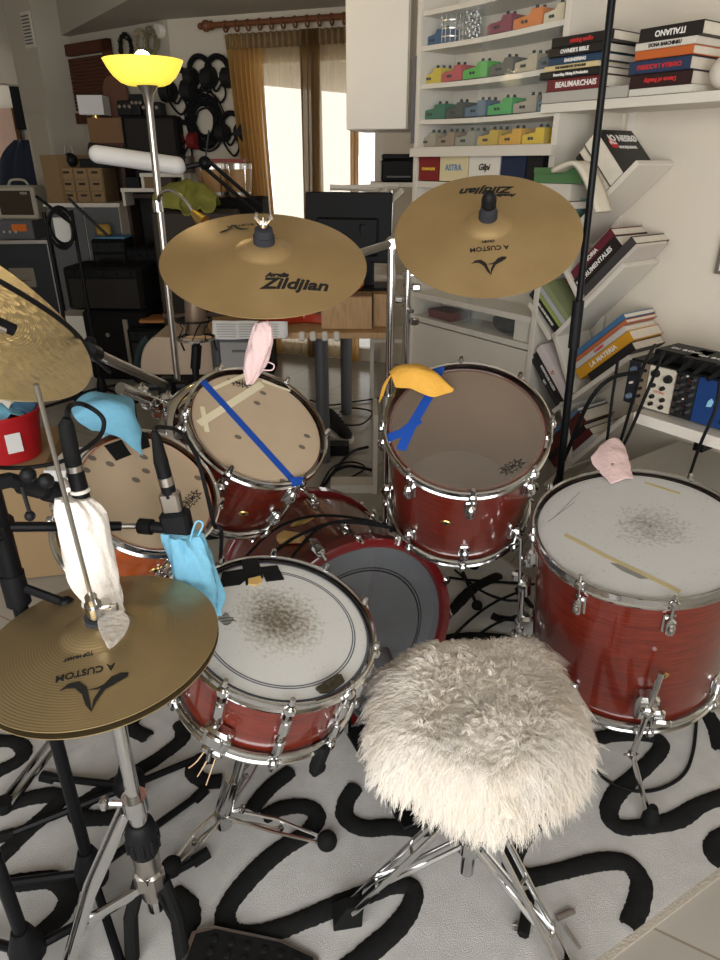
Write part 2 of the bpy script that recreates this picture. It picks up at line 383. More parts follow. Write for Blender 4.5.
L(tcn.outputs['Object'], ns.inputs['Vector']); L(tcn.outputs['Object'], ns2.inputs['Vector']); L(mr.outputs[0], ad.inputs[0]); L(ns.outputs['Fac'], ad.inputs[1])
ml = nt.nodes.new('ShaderNodeMath'); ml.operation = 'MULTIPLY_ADD'; ml.inputs[1].default_value = .35; ml.inputs[2].default_value = -.18
L(ns2.outputs['Fac'], ml.inputs[0]); L(ad.outputs[0], ad2.inputs[0]); L(ml.outputs[0], ad2.inputs[1])
ramp_mat(headcoat, ad2.outputs[0], [(.38, (.62, .61, .58)), (.62, (.45, .42, .375)), (.92, (.15, .125, .09))])
def worn_head(name, base, cx, cy, r0, r1, dark, amt):
    m = headcoat.copy(); m.name = name
    for n in m.node_tree.nodes:
        if n.bl_idname == 'ShaderNodeVectorMath' and n.operation == 'SUBTRACT': n.inputs[1].default_value = (cx, cy, 0)
        if n.bl_idname == 'ShaderNodeMapRange': n.inputs['From Min'].default_value = r0; n.inputs['From Max'].default_value = r1; n.inputs['To Min'].default_value = amt
        if n.bl_idname == 'ShaderNodeValToRGB':
            e = n.color_ramp.elements; e[0].color = (*base, 1); e[1].color = (*[a * .6 + b * .4 for a, b in zip(base, dark)], 1); e[2].color = (*dark, 1)
    return m
head_large = worn_head('coated floor head', (.52, .51, .485), .03, .01, .005, .10, (.13, .12, .10), .2)
headclear = mat('hazy clear head', (.74, .57, .39), .3, alpha=.66, coat=.3, vary=.12, vscale=9)
headmid = mat('smoky clear head', (.36, .29, .23), .22, alpha=.3, coat=.4, vary=.2, vscale=7)
headkick = mat('grey clear kick head', (.20, .22, .24), .2, alpha=.62, coat=.4, vary=.1, vscale=5)
reso = mat('resonant head', (.55, .47, .37), .4, vary=.12, vscale=6)
reso_dark = mat('dark resonant head', (.22, .19, .165), .4, vary=.15, vscale=6)

def lug_mb(small=True, T=None, h=.045):
    mb = MB(T); mb.cbox((.012, 0, 0), (.026, .019, h), .006); mb.cbox((.004, 0, 0), (.008, .026, h * 1.1), .003); mb.ball((.022, 0, .0), .0085, 10, sz=(1, 1, 1.6)); return mb
def drum(label, C, n, R, D, nl, ph, shell='shell', head='headclear', hh=.026, resohead=reso, name='tom_drum', lugz=.062, badge=None, group=None, snare=False):
    Mt = frame(C, n); M0 = Mt @ TR((0, 0, -D)); t = thing(name, label, 'drum', M0, group)
    r = R - .014
    mb = MB(); mb.lathe([(r, .012), (r, D - .012), (r - .007, D - .010), (r - .007, .010)], 72, closed=True)
    # inside lining gets its own wood
    mb.lathe([(r - .0075, .012), (r - .0075, D - .014)], 72, mi=1)
    mb.obj('shell', [shell if not isinstance(shell, str) else M_[shell], M_['innerwood']], t)
    hp = [(R - .006, 0), (R - .001, .002), (R, .006), (R - .004, .009), (R - .0045, hh - .006), (R - .001, hh - .003), (R - .0005, hh), (R - .004, hh + .001), (R - .0075, hh - .001), (R - .008, .0)]
    mb = MB(); mb.lathe(hp, 84, TR((0, 0, D - hh)), closed=True); mb.obj('hoop', 'chrome', t)
    mb = MB(); mb.lathe(hp, 84, TR((0, 0, hh)) @ RX(PI), closed=True); mb.obj('hoop', 'chrome', t)
    zh = D - .009
    mb = MB(); mb.lathe([(0, zh), (R * .5, zh), (R * .85, zh), (R - .022, zh), (R - .0165, zh - .001), (R - .012, zh - .008)], 72)
    hd = mb.obj('drumhead', head if not isinstance(head, str) else globals()[head], t)
    mb = MB(); mb.lathe([(R - .0125, .008), (R - .018, .004), (0, .004)], 60); mb.obj('resonant_head', resohead, t)
    for k in range(nl):
        a = ph + 2 * PI * k / nl
        if snare:
            T = RZ(a) @ TR((r - .002, 0, D / 2)); mb = MB(T)
            for s in (-1, 1): mb.cbox((.011, 0, s * .028), (.026, .018, .042), .006); mb.tube([(.014, 0, s * .008), (.014, 0, s * .05)], .0085, 10)
            mb.tube([(.013, 0, -.02), (.013, 0, .02)], .005, 8); lg = mb.obj('lug', 'chrome', t)
            rods = ((D / 2 + .04, D + .004), (D / 2 - .04, -.004))
        else:
            for zc, up in ((D - lugz - .012, 1), (lugz + .012, -1)):
                lg = lug_mb(T=RZ(a) @ TR((r - .002, 0, zc))).obj('lug', 'chrome', t)
                z1 = D + .004 if up > 0 else -.004
                mb = MB(RZ(a)); mb.tube([(r + .012, 0, zc), (r + .012, 0, z1)], .0033, 8); mb.cbox((r + .015, 0, z1 - up * .014), (.016, .018, .02), .004)
                mb.tube([(r + .012, 0, z1), (r + .012, 0, z1 + up * .012)], [.0062, .0045], 8); mb.obj('tension_rod', 'chrome', lg)
            continue
        for z0, z1 in rods:
            up = 1 if z1 > z0 else -1; mb = MB(RZ(a)); mb.tube([(r + .012, 0, z0), (r + .012, 0, z1)], .0033, 8); mb.cbox((r + .015, 0, z1 - up * .014), (.016, .018, .02), .004)
            mb.tube([(r + .012, 0, z1), (r + .012, 0, z1 + up * .012)], [.0062, .0045], 8); mb.obj('tension_rod', 'chrome', lg)
    if badge is not None:
        T = RZ(badge[0]) @ TR((r, 0, badge[1])) @ RY(PI / 2); mb = MB(T @ Matrix.Diagonal((.72, 1, 1, 1)))
        mb.lathe([(0, .0015), (.005, .0025), (.011, .002), (.013, 0)], 24); b = mb.obj('badge', 'brass', t)
        mb = MB(T); mb.lathe([(0, .0032), (.004, .0032), (.0045, .002)], 12); mb.obj('air_vent', 'ink', b)
    return t, Mt, M0, zh
def strip(t, pts, zh, m, name='tape_strip', w=.02, off=.0012):     # tape on a head: polyline in local xy
    mb = MB(); P = [V((x, y, 0)) for x, y in pts]; vs = []
    for i, p in enumerate(P):
        d = (P[min(i + 1, len(P) - 1)] - P[max(i - 1, 0)]).normalized(); nn = V((-d.y, d.x, 0)) * w / 2
        for s in (-1, 1):
            for z in (zh + .0003, zh + off): q = p + nn * s; vs.append((q.x, q.y, z))
    k = len(P); fs = []
    for i in range(k - 1):
        a = i * 4; fs += [(a, a + 4, a + 6, a + 2), (a + 1, a + 3, a + 7, a + 5), (a, a + 1, a + 5, a + 4), (a + 2, a + 6, a + 7, a + 3)]
    fs += [(0, 2, 3, 1), (k * 4 - 4, k * 4 - 3, k * 4 - 1, k * 4 - 2)]
    mb.add(vs, fs); return mb.obj(name, m, t, smooth=0)
def onhead(M0, zh, px, py):               # where a sight line meets a drum head, in the drum's own frame
    I = M0.inverted(); o = I @ CAMP; d = (I.to_3x3() @ ray(px, py)); k = (zh - o.z) / d.z; p = o + d * k; return (p.x, p.y)
def emblem(t, M0, zh, px, py, size, ang, m='ink'):   # leafy maker's mark
    x, y = onhead(M0, zh, px, py); mb = MB(TR((x, y, zh + .0004)) @ RZ(ang)); s = size
    pts = []
    for k in range(22):
        a = 2 * PI * k / 22; r = s * (1 if k % 2 else .62) * (1 + .25 * math.cos(2 * a)); pts.append((r * math.cos(a) * 1.15, r * math.sin(a) * .8))
    n = len(pts); vs = [(p[0], p[1], 0) for p in pts] + [(p[0] * .78, p[1] * .78, 0) for p in pts]
    mb.add(vs, [(i, (i + 1) % n, n + (i + 1) % n, n + i) for i in range(n)])
    o = mb.obj('emblem', m, t, smooth=0); text('REMO', TR((x, y, zh + .0006)) @ RZ(ang), s * .62, m, o, extr=.0001, bold=.0004); return o
def dots(t, M0, zh, pxs, m):
    for (px, py) in pxs:
        x, y = onhead(M0, zh, px, py); mb = MB(); mb.lathe([(0, .0002), (.0075, .0002)], 14, TR((x, y, zh)) @ Matrix.Diagonal((1.15, .8, 1, 1))); mb.obj('mark', m, t, smooth=0)
smudge = mat('felt smudge', (.17, .14, .11), .6, alpha=.75)

# ---- snare
sn, SMt, SM0, szh = drum('shallow red snare drum with a worn white head on a low chrome stand', (-.147, 1.007, .667), (.258, -.13, .957), .186, .17, 10, rad(-79), head='headcoat', name='snare_drum', snare=True)
M_['ring'] = mat('printed head ring', (.09, .1, .13), .6)
mb = MB()
for r0, w in ((.139, .0022), (.1435, .0022)): mb.lathe([(r0, szh + .0005), (r0 + w, szh + .0005)], 90)
mb.obj('printed_ring', 'ring', sn, smooth=0)
mb = MB(); mb.lathe([(.168, szh + .0004), (.1715, szh + .0004)], 90); mb.obj('printed_ring', 'ring', sn, smooth=0)
def hd_pts(M0, zh, pts): return [onhead(M0, zh, *p) for p in pts]
for pl in ([(219,588),(240,585),(250,577),(247,569),(222,573)], [(241,560),(258,560),(263,578),(246,586)], [(260,568),(277,566),(284,580),(266,582)]):
    mb = MB(); mb.prism(hd_pts(SM0, szh, pl)[::1], .0015 + .001 * pl[0][0] / 250, TR((0, 0, szh + .0004))); mb.obj('gaffer_patch', 'gaffer', sn, smooth=0)
mb = MB(); mb.prism(hd_pts(SM0, szh, [(248,580),(260,577),(262,582),(257,586),(248,585)]), .0035, TR((0, 0, szh + .0004))); mb.obj('wooden_slip', cm('pale slip', (.62, .40, .14), .6), sn, smooth=0)
x, y = onhead(SM0, szh, 226, 619); mb = MB(TR((x, y, szh + .0005)) @ RZ(rad(100)))
for k in range(9):
    h = .004 + .011 * math.exp(-((k - 3.5) / 2.2) ** 2) * (1 + .4 * (k % 2)); mb.box(((k - 4) * .0036, 0, 0), (.0016, h * 2, .0002))
mb.obj('emblem', 'ink', sn, smooth=0)
# key and clip on the rim
a = math.atan2(*reversed(onhead(SM0, szh, 332, 690))); mb = MB(RZ(a) @ TR((.158, 0, szh + .004)) @ RZ(PI / 2 + .1)); mb.prism([(-.028, .008), (-.026, -.004), (-.01, -.012), (.025, -.01), (.03, .004), (.024, .008)], .006); mb.tube([(-.005, 0, .006), (-.005, 0, .016)], .003, 8); mb.tube([(-.014, 0, .014), (.006, 0, .014)], .002, 8)
mb.obj('damper_clip', cm('dull dark steel', (.1, .085, .06), .4, metal=.8), sn)
a = rad(-112); mb = MB(RZ(a) @ TR((.174, 0, .045))); mb.cbox((.012, 0, 0), (.026, .05, .05), .005); mb.tube([(.02, -.03, .012), (.02, .03, .012)], .006, 10); mb.cbox((.028, 0, .005), (.01, .03, .03), .003); mb.tube([(.03, 0, -.02), (.03, 0, -.045)], .005); mb.cbox((.02, 0, -.03), (.018, .04, .016), .003)
st = mb.obj('strainer', 'chrome', sn)
mb = MB(RZ(a)); 
for k in range(3): mb.tube(smooth_path([(.19, -.012 + .01 * k, .012), (.205, -.02 + .015 * k, -.02), (.20, -.035 + .02 * k, -.06 - .01 * k)], 4), .0012, 5)
mb.obj('snare_cord', cm('tan cord', (.6, .42, .25), .8), st)
mb = MB(RZ(rad(-48)) @ TR((.186, 0, .012))); mb.cbox((0, 0, -.03), (.022, .026, .07), .005); mb.cbox((.004, 0, -.06), (.02, .03, .02), .004); mb.obj('basket_grip', 'rubber', sn)

# ---- snare stand
b0 = SM0 @ V((0, 0, -.002)); hub = V((b0.x * .6 + fl(222, 812, .1).x * .4, fl(222, 812, .1).y, .12)); hub = fl(222, 806, .12)
SI = TR((hub.x, hub.y, 0)).inverted(); ss = thing('snare_stand', 'chrome tripod stand carrying the snare drum', 'drum stand', TR((hub.x, hub.y, 0)))
top = SM0 @ V((0, 0, -.06))
mb = MB(SI); mb.tube([(hub.x, hub.y, .07), top], .0125, 14); mb.tube([V((hub.x, hub.y, .11)), V((hub.x, hub.y, .11)).lerp(top, .3)], .0165, 14); mb.obj('tube', 'chrome', ss)
mb = MB(SI); mb.tube([(hub.x, hub.y, .06), (hub.x, hub.y, .1)], .02, 14); mb.tube([(hub.x, hub.y, .095), (hub.x + .04, hub.y, .11)], .005, 8); mb.cbox((hub.x + .045, hub.y, .11), (.012, .02, .016), .004); mb.obj('collar', 'chrome', ss)
for k in range(3):
    e = SM0 @ V((.16 * math.cos(rad(-100 + 120 * k)), .16 * math.sin(rad(-100 + 120 * k)), -.006)); mb = MB(SI); mid = top.lerp(e, .55); mid.z -= .012
    mb.tube(smooth_path([top, mid, e], 5), .006, 8); mb.ball(e, .012, 10); mb.obj('basket_arm', 'chrome', ss)
for px, py in ((327, 842), (172, 868), (262, 752)):
    f = fl(px, py, .02); c1 = V((hub.x, hub.y, .1)); mb = MB(SI); d = (f - c1); sd = V((-d.y, d.x, 0)).normalized() * .012
    for s in (-1, 1):
        for zz in (0,): mb.tube([c1 + sd * s * .8, c1.lerp(f, .5) + sd * s * 1.4 + V((0, 0, .006)), f + sd * s * .5], [.0045, .0045, .0045], 6)
    c2 = V((hub.x, hub.y, .075)); mb.tube([c2, c1.lerp(f, .55)], .005, 6); mb.ball(c1.lerp(f, .55), .009, 8); lg = mb.obj('leg', 'chrome', ss)
    mb = MB(SI); mb.ball(f + V((0, 0, .004)), .024, 16); mb.obj('foot', 'rubber', lg)

# ---- large tom on legs
lt, LMt, LM0, lzh = drum('largest red drum, white headed, standing on bent chrome legs', (.637, 1.322, .693), (-.117, -.141, .983), .24, .43, 8, rad(-93), head=head_large, hh=.03, badge=(rad(-90), .19), name='tom_drum')
LI = LM0.inverted()
M_['tapefaded'] = mat('faded yellow tape', (.55, .46, .24), .7, alpha=.75)
strip(lt, hd_pts(LM0, lzh, [(565,535),(605,556),(645,575),(680,592)]), lzh, 'tapefaded', w=.011)
strip(lt, hd_pts(LM0, lzh, [(645,483),(680,494)]), lzh, 'tapefaded', w=.008)
mb = MB(); mb.prism(hd_pts(LM0, lzh, [(610,563),(625,565),(640,573),(648,579),(640,579),(622,571)]), .0006, TR((0, 0, lzh + .0004))); mb.obj('mark', cm('grey scuff', (.2, .19, .17), .7), lt, smooth=0)
for (pts) in ([(548,522),(575,502)], [(556,516),(580,492)]): strip(lt, hd_pts(LM0, lzh, pts), lzh, cm('grey scuff', (.2, .19, .17)), name='mark', w=.0012, off=.0005)
for ang, kn in ((-98, None), (172, None), (66, None)):
    a = rad(ang); r = .226; T = RZ(a)
    mb = MB(T); mb.cbox((r + .016, 0, .115), (.04, .05, .07), .008); mb.cbox((r + .036, .022, .105), (.02, .03, .035), .006); mb.ball((r + .03, -.0, .115), .02, 12); br = mb.obj('leg_bracket', 'chrome', lt)
    mb = MB(T); mb.cbox((r + .05, .03, .095), (.014, .04, .02), .005); mb.obj('wing_screw', 'chrome', br)
    w1 = LM0 @ (T @ V((r + .032, .015, .24))); w2 = LM0 @ (T @ V((r + .034, -.015, -.05)))
    if ang == -98: ft = fl(650, 820, .02); w1 = V((w1.x, w1.y, w1.z))
    else: o2 = (T @ V((1, 0, 0))); ft = V((w2.x, w2.y, .02)) + (LM0.to_3x3() @ V((math.cos(a), math.sin(a), 0))) * .02; ft.z = .02
    if ang == 172: w2 = LM0 @ (T @ V((r + .034, .0, -.04)))
    mb = MB(LI); P = [w1, w2] + ([] if False else [ft]); mb.tube([w1, w2], .0065, 10); mb.tube([w2, w2.lerp(ft, .93), ft], [.0065, .0065, .006], 10); mb.tube([w2 + V((0, 0, .006)), w2 - V((0, 0, .006))], .011, 10); mb.tube([w2 - V((.02, 0, 0)), w2 + V((.015, 0, 0))], .0035, 8)
    lg = mb.obj('leg', 'chrome', lt)
    mb = MB(LI); mb.tube([ft - V((0, 0, .008)), ft + V((0, 0, .012)), ft + V((0, 0, .045))], [.021, .02, .01], 12); mb.obj('rubber_foot', 'rubber', lg)
# side clamp with a small memory lock
mb = MB(RZ(rad(165))); mb.cbox((.24, 0, .30), (.03, .03, .03), .006); mb.cbox((.25, 0, .215), (.03, .045, .05), .008); mb.tube([(.262, .01, .38), (.262, .01, .1)], .005, 8); mb.cbox((.27, -.03, .22), (.03, .022, .03), .006); mb.obj('side_clamp', 'chrome', lt)

# ---- mid tom
mt_, MMt, MM0, mzh = drum('red tom with a smoky see-through head and a blue Y of tape', (.246, 1.44, .898), (-.062, -.511, .857), .195, .355, 8, rad(-91), head='headmid', hh=.028, resohead=reso_dark, badge=(rad(-107), .2))
strip(mt_, hd_pts(MM0, mzh, [(441,366),(428,398),(412,425),(401,450)]), mzh, 'bluetape', w=.022)
strip(mt_, hd_pts(MM0, mzh, [(386,439),(402,433),(419,420)]), mzh, 'bluetape', w=.022, off=.0018)
emblem(mt_, MM0, mzh, 512, 467, .025, rad(30))
# ---- small tom, tape striped
t2, T2Mt, T2M0, t2zh = drum('tilted red tom crossed by one long blue tape stripe', (-.231, 1.446, .896), (.452, -.394, .8), .172, .245, 6, rad(-108), badge=(rad(-80), .1))
strip(t2, hd_pts(T2M0, t2zh, [(201,380),(295,483)]), t2zh, 'bluetape', w=.017, off=.0022)
mb = MB(); mb.prism(hd_pts(T2M0, t2zh, [(288,480),(299,479),(301,486),(291,488)]), .006, TR((0, 0, t2zh + .004))); mb.obj('tape_strip', 'bluetape', t2, smooth=0)
strip(t2, hd_pts(T2M0, t2zh, [(199,424),(262,384)]), t2zh, 'creamtape', w=.018)
strip(t2, hd_pts(T2M0, t2zh, [(202,407),(207,432)]), t2zh, 'creamtape', w=.011, off=.0018)
strip(t2, hd_pts(T2M0, t2zh, [(213,389),(247,374)]), t2zh, 'creamtape', w=.009)
strip(t2, hd_pts(T2M0, t2zh, [(262,381),(290,391)]), t2zh, 'creamtape', w=.007)
emblem(t2, T2M0, t2zh, 239, 383, .023, rad(190))
dots(t2, T2M0, t2zh, [(263,393),(257,403),(307,436),(302,447),(238,437),(283,481)], smudge)
# ---- smallest tom
t1, T1Mt, T1M0, t1zh = drum('smallest tom with a sunlit-toned orange shell and black tape patches', (-.41, 1.17, .865), (.53, -.357, .769), .145, .2, 6, rad(-112), shell='shell_sunlit', badge=(rad(-60), .1))
for pl in ([(104,446),(121,440),(131,455),(116,461)], [(136,432),(146,430),(150,447),(139,451)]):
    mb = MB(); mb.prism(hd_pts(T1M0, t1zh, pl), .0012, TR((0, 0, t1zh + .0004))); mb.obj('gaffer_patch', 'gaffer', t1, smooth=0)
emblem(t1, T1M0, t1zh, 192, 499, .022, rad(65))
dots(t1, T1M0, t1zh, [(92,458),(110,464),(136,480),(146,471),(144,457),(198,478),(86,470)], smudge)

# ---- kick drum
KC, KN, KR, KD = V((0.0, 1.44, .288)), V((.42, -.89, .1)).normalized(), .283, .43
kd, KMt, KM0, kzh = drum('big red kick drum lying on its side with a grey clear head', KC, KN, KR, KD, 8, rad(-90), head='headkick', hh=.02, lugz=.085, name='kick_drum', resohead=reso_dark)
for ch in list(kd.children):               # wooden hoops on a kick
    if ch.name.split('.')[0] == 'hoop': bpy.data.objects.remove(ch)
M_['kickhoop'] = mat('red lacquered hoop', (.15, .008, .009), .3, coat=1.)
for zz in (KD - .036, -.004):
    mb = MB(); mb.lathe([(KR, zz), (KR, zz + .04), (KR - .004, zz + .042), (KR - .024, zz + .042), (KR - .028, zz + .034), (KR - .03, zz)], 84, closed=True); mb.obj('hoop', 'kickhoop', kd)
mb = MB()
for r0, w in ((.185, .004), (.193, .003)): mb.lathe([(r0, kzh + .0005), (r0 + w, kzh + .0005)], 80)
mb.obj('printed_ring', 'ink', kd, smooth=0)
for a in (35, 145):
    mb = MB(RZ(rad(a + 90 - 90))); 
for k in range(8):
    a = rad(-90 + 45 * k + 22); mb = MB(RZ(a)); mb.cbox((KR + .004, 0, KD - .014), (.02, .026, .05), .006); mb.tube([(KR - .012, 0, KD + .012), (KR + .012, 0, KD + .006)], .006, 8); mb.tube([(KR + .002, 0, KD - .02), (KR + .002, 0, KD - .1)], .0035, 6); mb.obj('claw_hook', 'chrome', kd)
T = RZ(rad(105)) @ TR((KR - .014, 0, .2)) @ RY(PI / 2)
mb = MB(T); mb.lathe([(0, .002), (.024, .0035), (.03, 0)], 28, Matrix.Diagonal((.6, 1.3, 1, 1))); mb.obj('badge', 'brass', kd)
mb = MB(RZ(rad(118)) @ TR((KR - .01, 0, .27)) @ RY(PI / 2) @ RZ(.5)); mb.prism([(-.045, -.012), (.036, -.019), (.05, 0), (.036, .019), (-.045, .012)], .018); mb.obj('wooden_wedge', cm('pale wedge', (.68, .42, .16), .55), kd, bev=.003)
for s in (40, 140):
    a = rad(s - 0); mb = MB(RZ(a if False else rad(200 if s == 140 else -20)))
    mb.cbox((KR + .0, 0, .06), (.03, .04, .06), .008); mb.tube([(KR + .012, 0, .06), (KR + .1, -.12 if s == 40 else .12, .02)], .007, 10); mb.obj('spur', 'chrome', kd)
# kick pedal
kf = KM0 @ V((0, -KR + .03, KD + .03)); PM = TR((KC.x + .09, KC.y - .19, .014)) @ RZ(math.atan2(-.42, .89) * -1 + PI) ; PM = TR((KC.x + .02, KC.y - .06, .016)) @ RZ(math.atan2(.42, .89))
kp = thing('kick_pedal', 'black kick pedal with a long plate below the fur stool', 'pedal', PM)
mb = MB(); mb.cbox((0, -.16, .008), (.13, .34, .012), .004); mb.obj('base_plate', 'blackmetal', kp)
mb = MB(RX(rad(-14))); mb.cbox((0, -.165, .075), (.085, .29, .012), .004)
for k in range(6): mb.tube([(-.03, -.28 + .045 * k, .082), (.03, -.28 + .045 * k, .082)], .004, 6)
mb.obj('footboard', 'greyplastic', kp)
for s in (-1, 1): mb = MB(); mb.tube([(s * .06, .0, .012), (s * .055, .0, .21)], .01, 10); mb.obj('upright', 'chrome', kp)
mb = MB(); mb.tube([(-.07, 0, .21), (.07, 0, .21)], .009, 10); mb.tube([(0, 0, .21), (0, -.09, .30)], .004, 8); mb.obj('beater_axle', 'chrome', kp)
mb = MB(); mb.tube([(0, -.11, .30), (0, -.07, .315)], [.024, .026], 16); mb.obj('beater', 'greyplastic', kp)
# ================================================================ CYMBALS
def cym_mat(name, c1, c2, rough, hammer=False, k=1500):
    m = mat(name, c1, rough, .72); nt = m.node_tree; b = nt.nodes['Principled BSDF']; L = nt.links.new
    tc = nt.nodes.new('ShaderNodeTexCoord'); mul = nt.nodes.new('ShaderNodeVectorMath'); mul.operation = 'MULTIPLY'; mul.inputs[1].default_value = (1, 1, 0)
    ln = nt.nodes.new('ShaderNodeVectorMath'); ln.operation = 'LENGTH'; L(tc.outputs['Object'], mul.inputs[0]); L(mul.outputs[0], ln.inputs[0])
    w = nt.nodes.new('ShaderNodeMath'); w.operation = 'MULTIPLY'; w.inputs[1].default_value = k; sn_ = nt.nodes.new('ShaderNodeMath'); sn_.operation = 'SINE'
    L(ln.outputs['Value'], w.inputs[0]); L(w.outputs[0], sn_.inputs[0])
    ns = nt.nodes.new('ShaderNodeTexNoise'); ns.inputs['Scale'].default_value = 6; ns.inputs['Detail'].default_value = 5; L(tc.outputs['Object'], ns.inputs['Vector'])
    ramp_mat(m, ns.outputs['Fac'], [(.3, c1), (.7, c2)])
    bp = nt.nodes.new('ShaderNodeBump'); bp.inputs['Strength'].default_value = .12; bp.inputs['Distance'].default_value = .001; L(sn_.outputs[0], bp.inputs['Height'])
    last = bp
    if hammer:
        vo = nt.nodes.new('ShaderNodeTexVoronoi'); vo.inputs['Scale'].default_value = 62; L(tc.outputs['Object'], vo.inputs['Vector'])
        b2 = nt.nodes.new('ShaderNodeBump'); b2.inputs['Strength'].default_value = .5; b2.inputs['Distance'].default_value = .004; L(vo.outputs['Distance'], b2.inputs['Height']); L(bp.outputs['Normal'], b2.inputs['Normal']); last = b2
    L(last.outputs['Normal'], b.inputs['Normal']); return m
bronze = cym_mat('cast bronze', (.45, .31, .145), (.55, .385, .185), .42)
bronze_dark = cym_mat('darker cast bronze', (.34, .25, .125), (.42, .31, .16), .36)
bronze_ride = cym_mat('hammered bronze', (.58, .46, .25), (.66, .53, .30), .38, True)
def cyz(R):
    def f(r):
        if r < .055: return .021 - .018 * (r / .055) ** 2.2 - .003
        return (.0 - .022 * ((r - .055) / (R - .055)) ** 1.15)
    return f
def cymbal(label, C, n, R, m, name='cymbal', cup=True, up=True):
    f = cyz(R); drop = f(R)
    M = frame(C, n) @ TR((0, 0, -drop * (1 if up else 0))); t = thing(name, label, 'cymbal', frame(C, n))
    prof = [(.006, f(0))] + [(R * k / 40, f(R * k / 40)) for k in range(1, 41)]
    prof = [(r, z - drop) for r, z in prof]; bot = [(r, z - .0016) for r, z in prof][::-1]
    mb = MB(); mb.lathe(prof + bot, 96, closed=True); o = mb.obj('bow', m, t, smooth=60)
    zf = lambda r: f(r) - drop
    return t, zf, frame(C, n)
def topmount(t, zf, sl=.03, wing=True):
    z = zf(0); mb = MB(); mb.tube([(0, 0, z - .002), (0, 0, z + .012)], .021, 18); mb.tube([(0, 0, z + .012), (0, 0, z + .026)], [.019, .017], 18); mb.obj('felt_washer', cm('dark felt', (.03, .03, .035), .95, bump=.3), t)
    mb = MB(); mb.tube([(0, 0, z - .02), (0, 0, z + .05)], .004, 8)
    mb.tube([(0, 0, z + .027), (0, 0, z + .036)], .008, 10)
    if wing:
        for s in (-1, 1): mb.tube([(s * .004, 0, z + .034), (s * .015, 0, z + .048), (s * .012, 0, z + .056)], [.004, .0045, .003], 8)
    mb.obj('wing_nut', 'chrome', t)
# stylised A and script lettering; lettering follows the bow
def astroke(T, s, zf):
    mb = MB(T)
    A = [(-1.1,.35),(-.75,.62),(-.35,.6),(-.05,.25),(.12,-.6),(.16,-.95),(-.08,-.55),(-.22,-.05),(-.5,.32),(-.8,.4)]
    B = [(.14,-.95),(.3,-.55),(.62,-.05),(1.15,.2),(1.45,.38),(1.5,.55),(1.2,.62),(.85,.5),(.5,.12),(.2,-.4)]
    Cc = [(-.1,.1),(.35,.02),(.8,.22),(1.1,.42),(.8,.3),(.35,.12)]
    for P in (A, B, Cc):
        n = len(P); c = (sum(p[0] for p in P) / n, sum(p[1] for p in P) / n)
        mb.add([(p[0] * s, p[1] * s, 0) for p in P], [tuple(range(n))])
    vs = []
    for v in mb.v: vs.append((v[0], v[1], zf(math.hypot(v[0], v[1])) + .0012))
    mb.v = vs; return mb
def printon(t, zf, Mc, lines):
    for kind, px, py, size, ang, s in lines:
        I = Mc.inverted(); o = I @ CAMP; d = I.to_3x3() @ ray(px, py); k = (.012 - o.z) / d.z; p = o + d * k
        T = TR((p.x, p.y, 0)) @ RZ(ang)
        if kind == 'A': astroke(T, size, zf).obj('logo', 'ink', t, smooth=0)
        elif kind == 'rA': astroke(T @ RZ(PI), size, zf).obj('logo', 'ink', t, smooth=0)
        else: text(s, T, size, 'ink', t, 'lettering', shear=.35 if kind == 's' else 0, bold=.0012 if kind == 's' else .0003, zfn=zf)
# crash 1
c1, zf1, C1M = cymbal('bronze cymbal over the striped tom, upright script near its lower edge', (-.189, 1.378, 1.265), (.072, -.362, .929), .203, bronze)
topmount(c1, zf1)
printon(c1, zf1, C1M, [('s', 294, 285, .042, rad(8), 'Zildjian'), ('s', 277, 278, .015, rad(8), 'Avedis'), ('A', 236, 229, .025, rad(200), '')])
text('A CUSTOM', TR((-.055, .118, 0)) @ RZ(rad(195)), .014, 'ink', c1, zfn=zf1)
# crash 2
c2, zf2, C2M = cymbal('bronze cymbal beside the shelves, its script upside down at the top', (.291, 1.62, 1.297), (-.108, -.537, .837), .212, bronze)
topmount(c2, zf2, wing=False)
mb = MB(); mb.ball((0, 0, zf2(0) + .04), .017, 14, sz=(1, 1, 1.5)); mb.obj('cap_nut', 'plastic', c2)
printon(c2, zf2, C2M, [('s', 487, 190, .042, rad(176), 'Zildjian'), ('s', 506, 196, .016, rad(176), 'Avedis'), ('A', 487, 266, .030, rad(4), ''), ('t', 489, 251, .017, rad(180), 'A CUSTOM'), ('t', 488, 245, .009, rad(180), 'CRASH')])
# ride
rd, zfr, RDM = cymbal('broad hammered cymbal tipped on edge above the red bucket', (-.627, .924, 1.311), (.599, .086, .796), .28, bronze_ride)
topmount(rd, zfr)
# hi-hat pair
HC = V((-.4, .82, .772)); HN = (-.035, -.02, .999)
h1, zfh, HHM = cymbal('top hi-hat cymbal, dark bronze with an A logo', HC, HN, .178, bronze_dark, 'hi_hat_cymbal')
printon(h1, zfh, HHM, [('A', 88, 692, .036, rad(16), ''), ('t', 86, 675, .016, rad(196), 'A CUSTOM'), ('t', 80, 662, .0075, rad(196), 'TOP HI-HAT')])
h2 = thing('hi_hat_cymbal', 'bottom hi-hat cymbal, under the one with the A logo', 'cymbal', frame(HC - V((0, 0, .012)), HN))
f = cyz(.178); dr = f(.178); mb = MB(); prof = [(.178 * k / 30, -(f(.178 * k / 30) - dr) * 1.0) for k in range(1, 31)]; mb.lathe(prof + [(r, z - .0018) for r, z in prof[::-1]], 90, closed=True); mb.obj('bow', bronze_dark, h2, smooth=60)
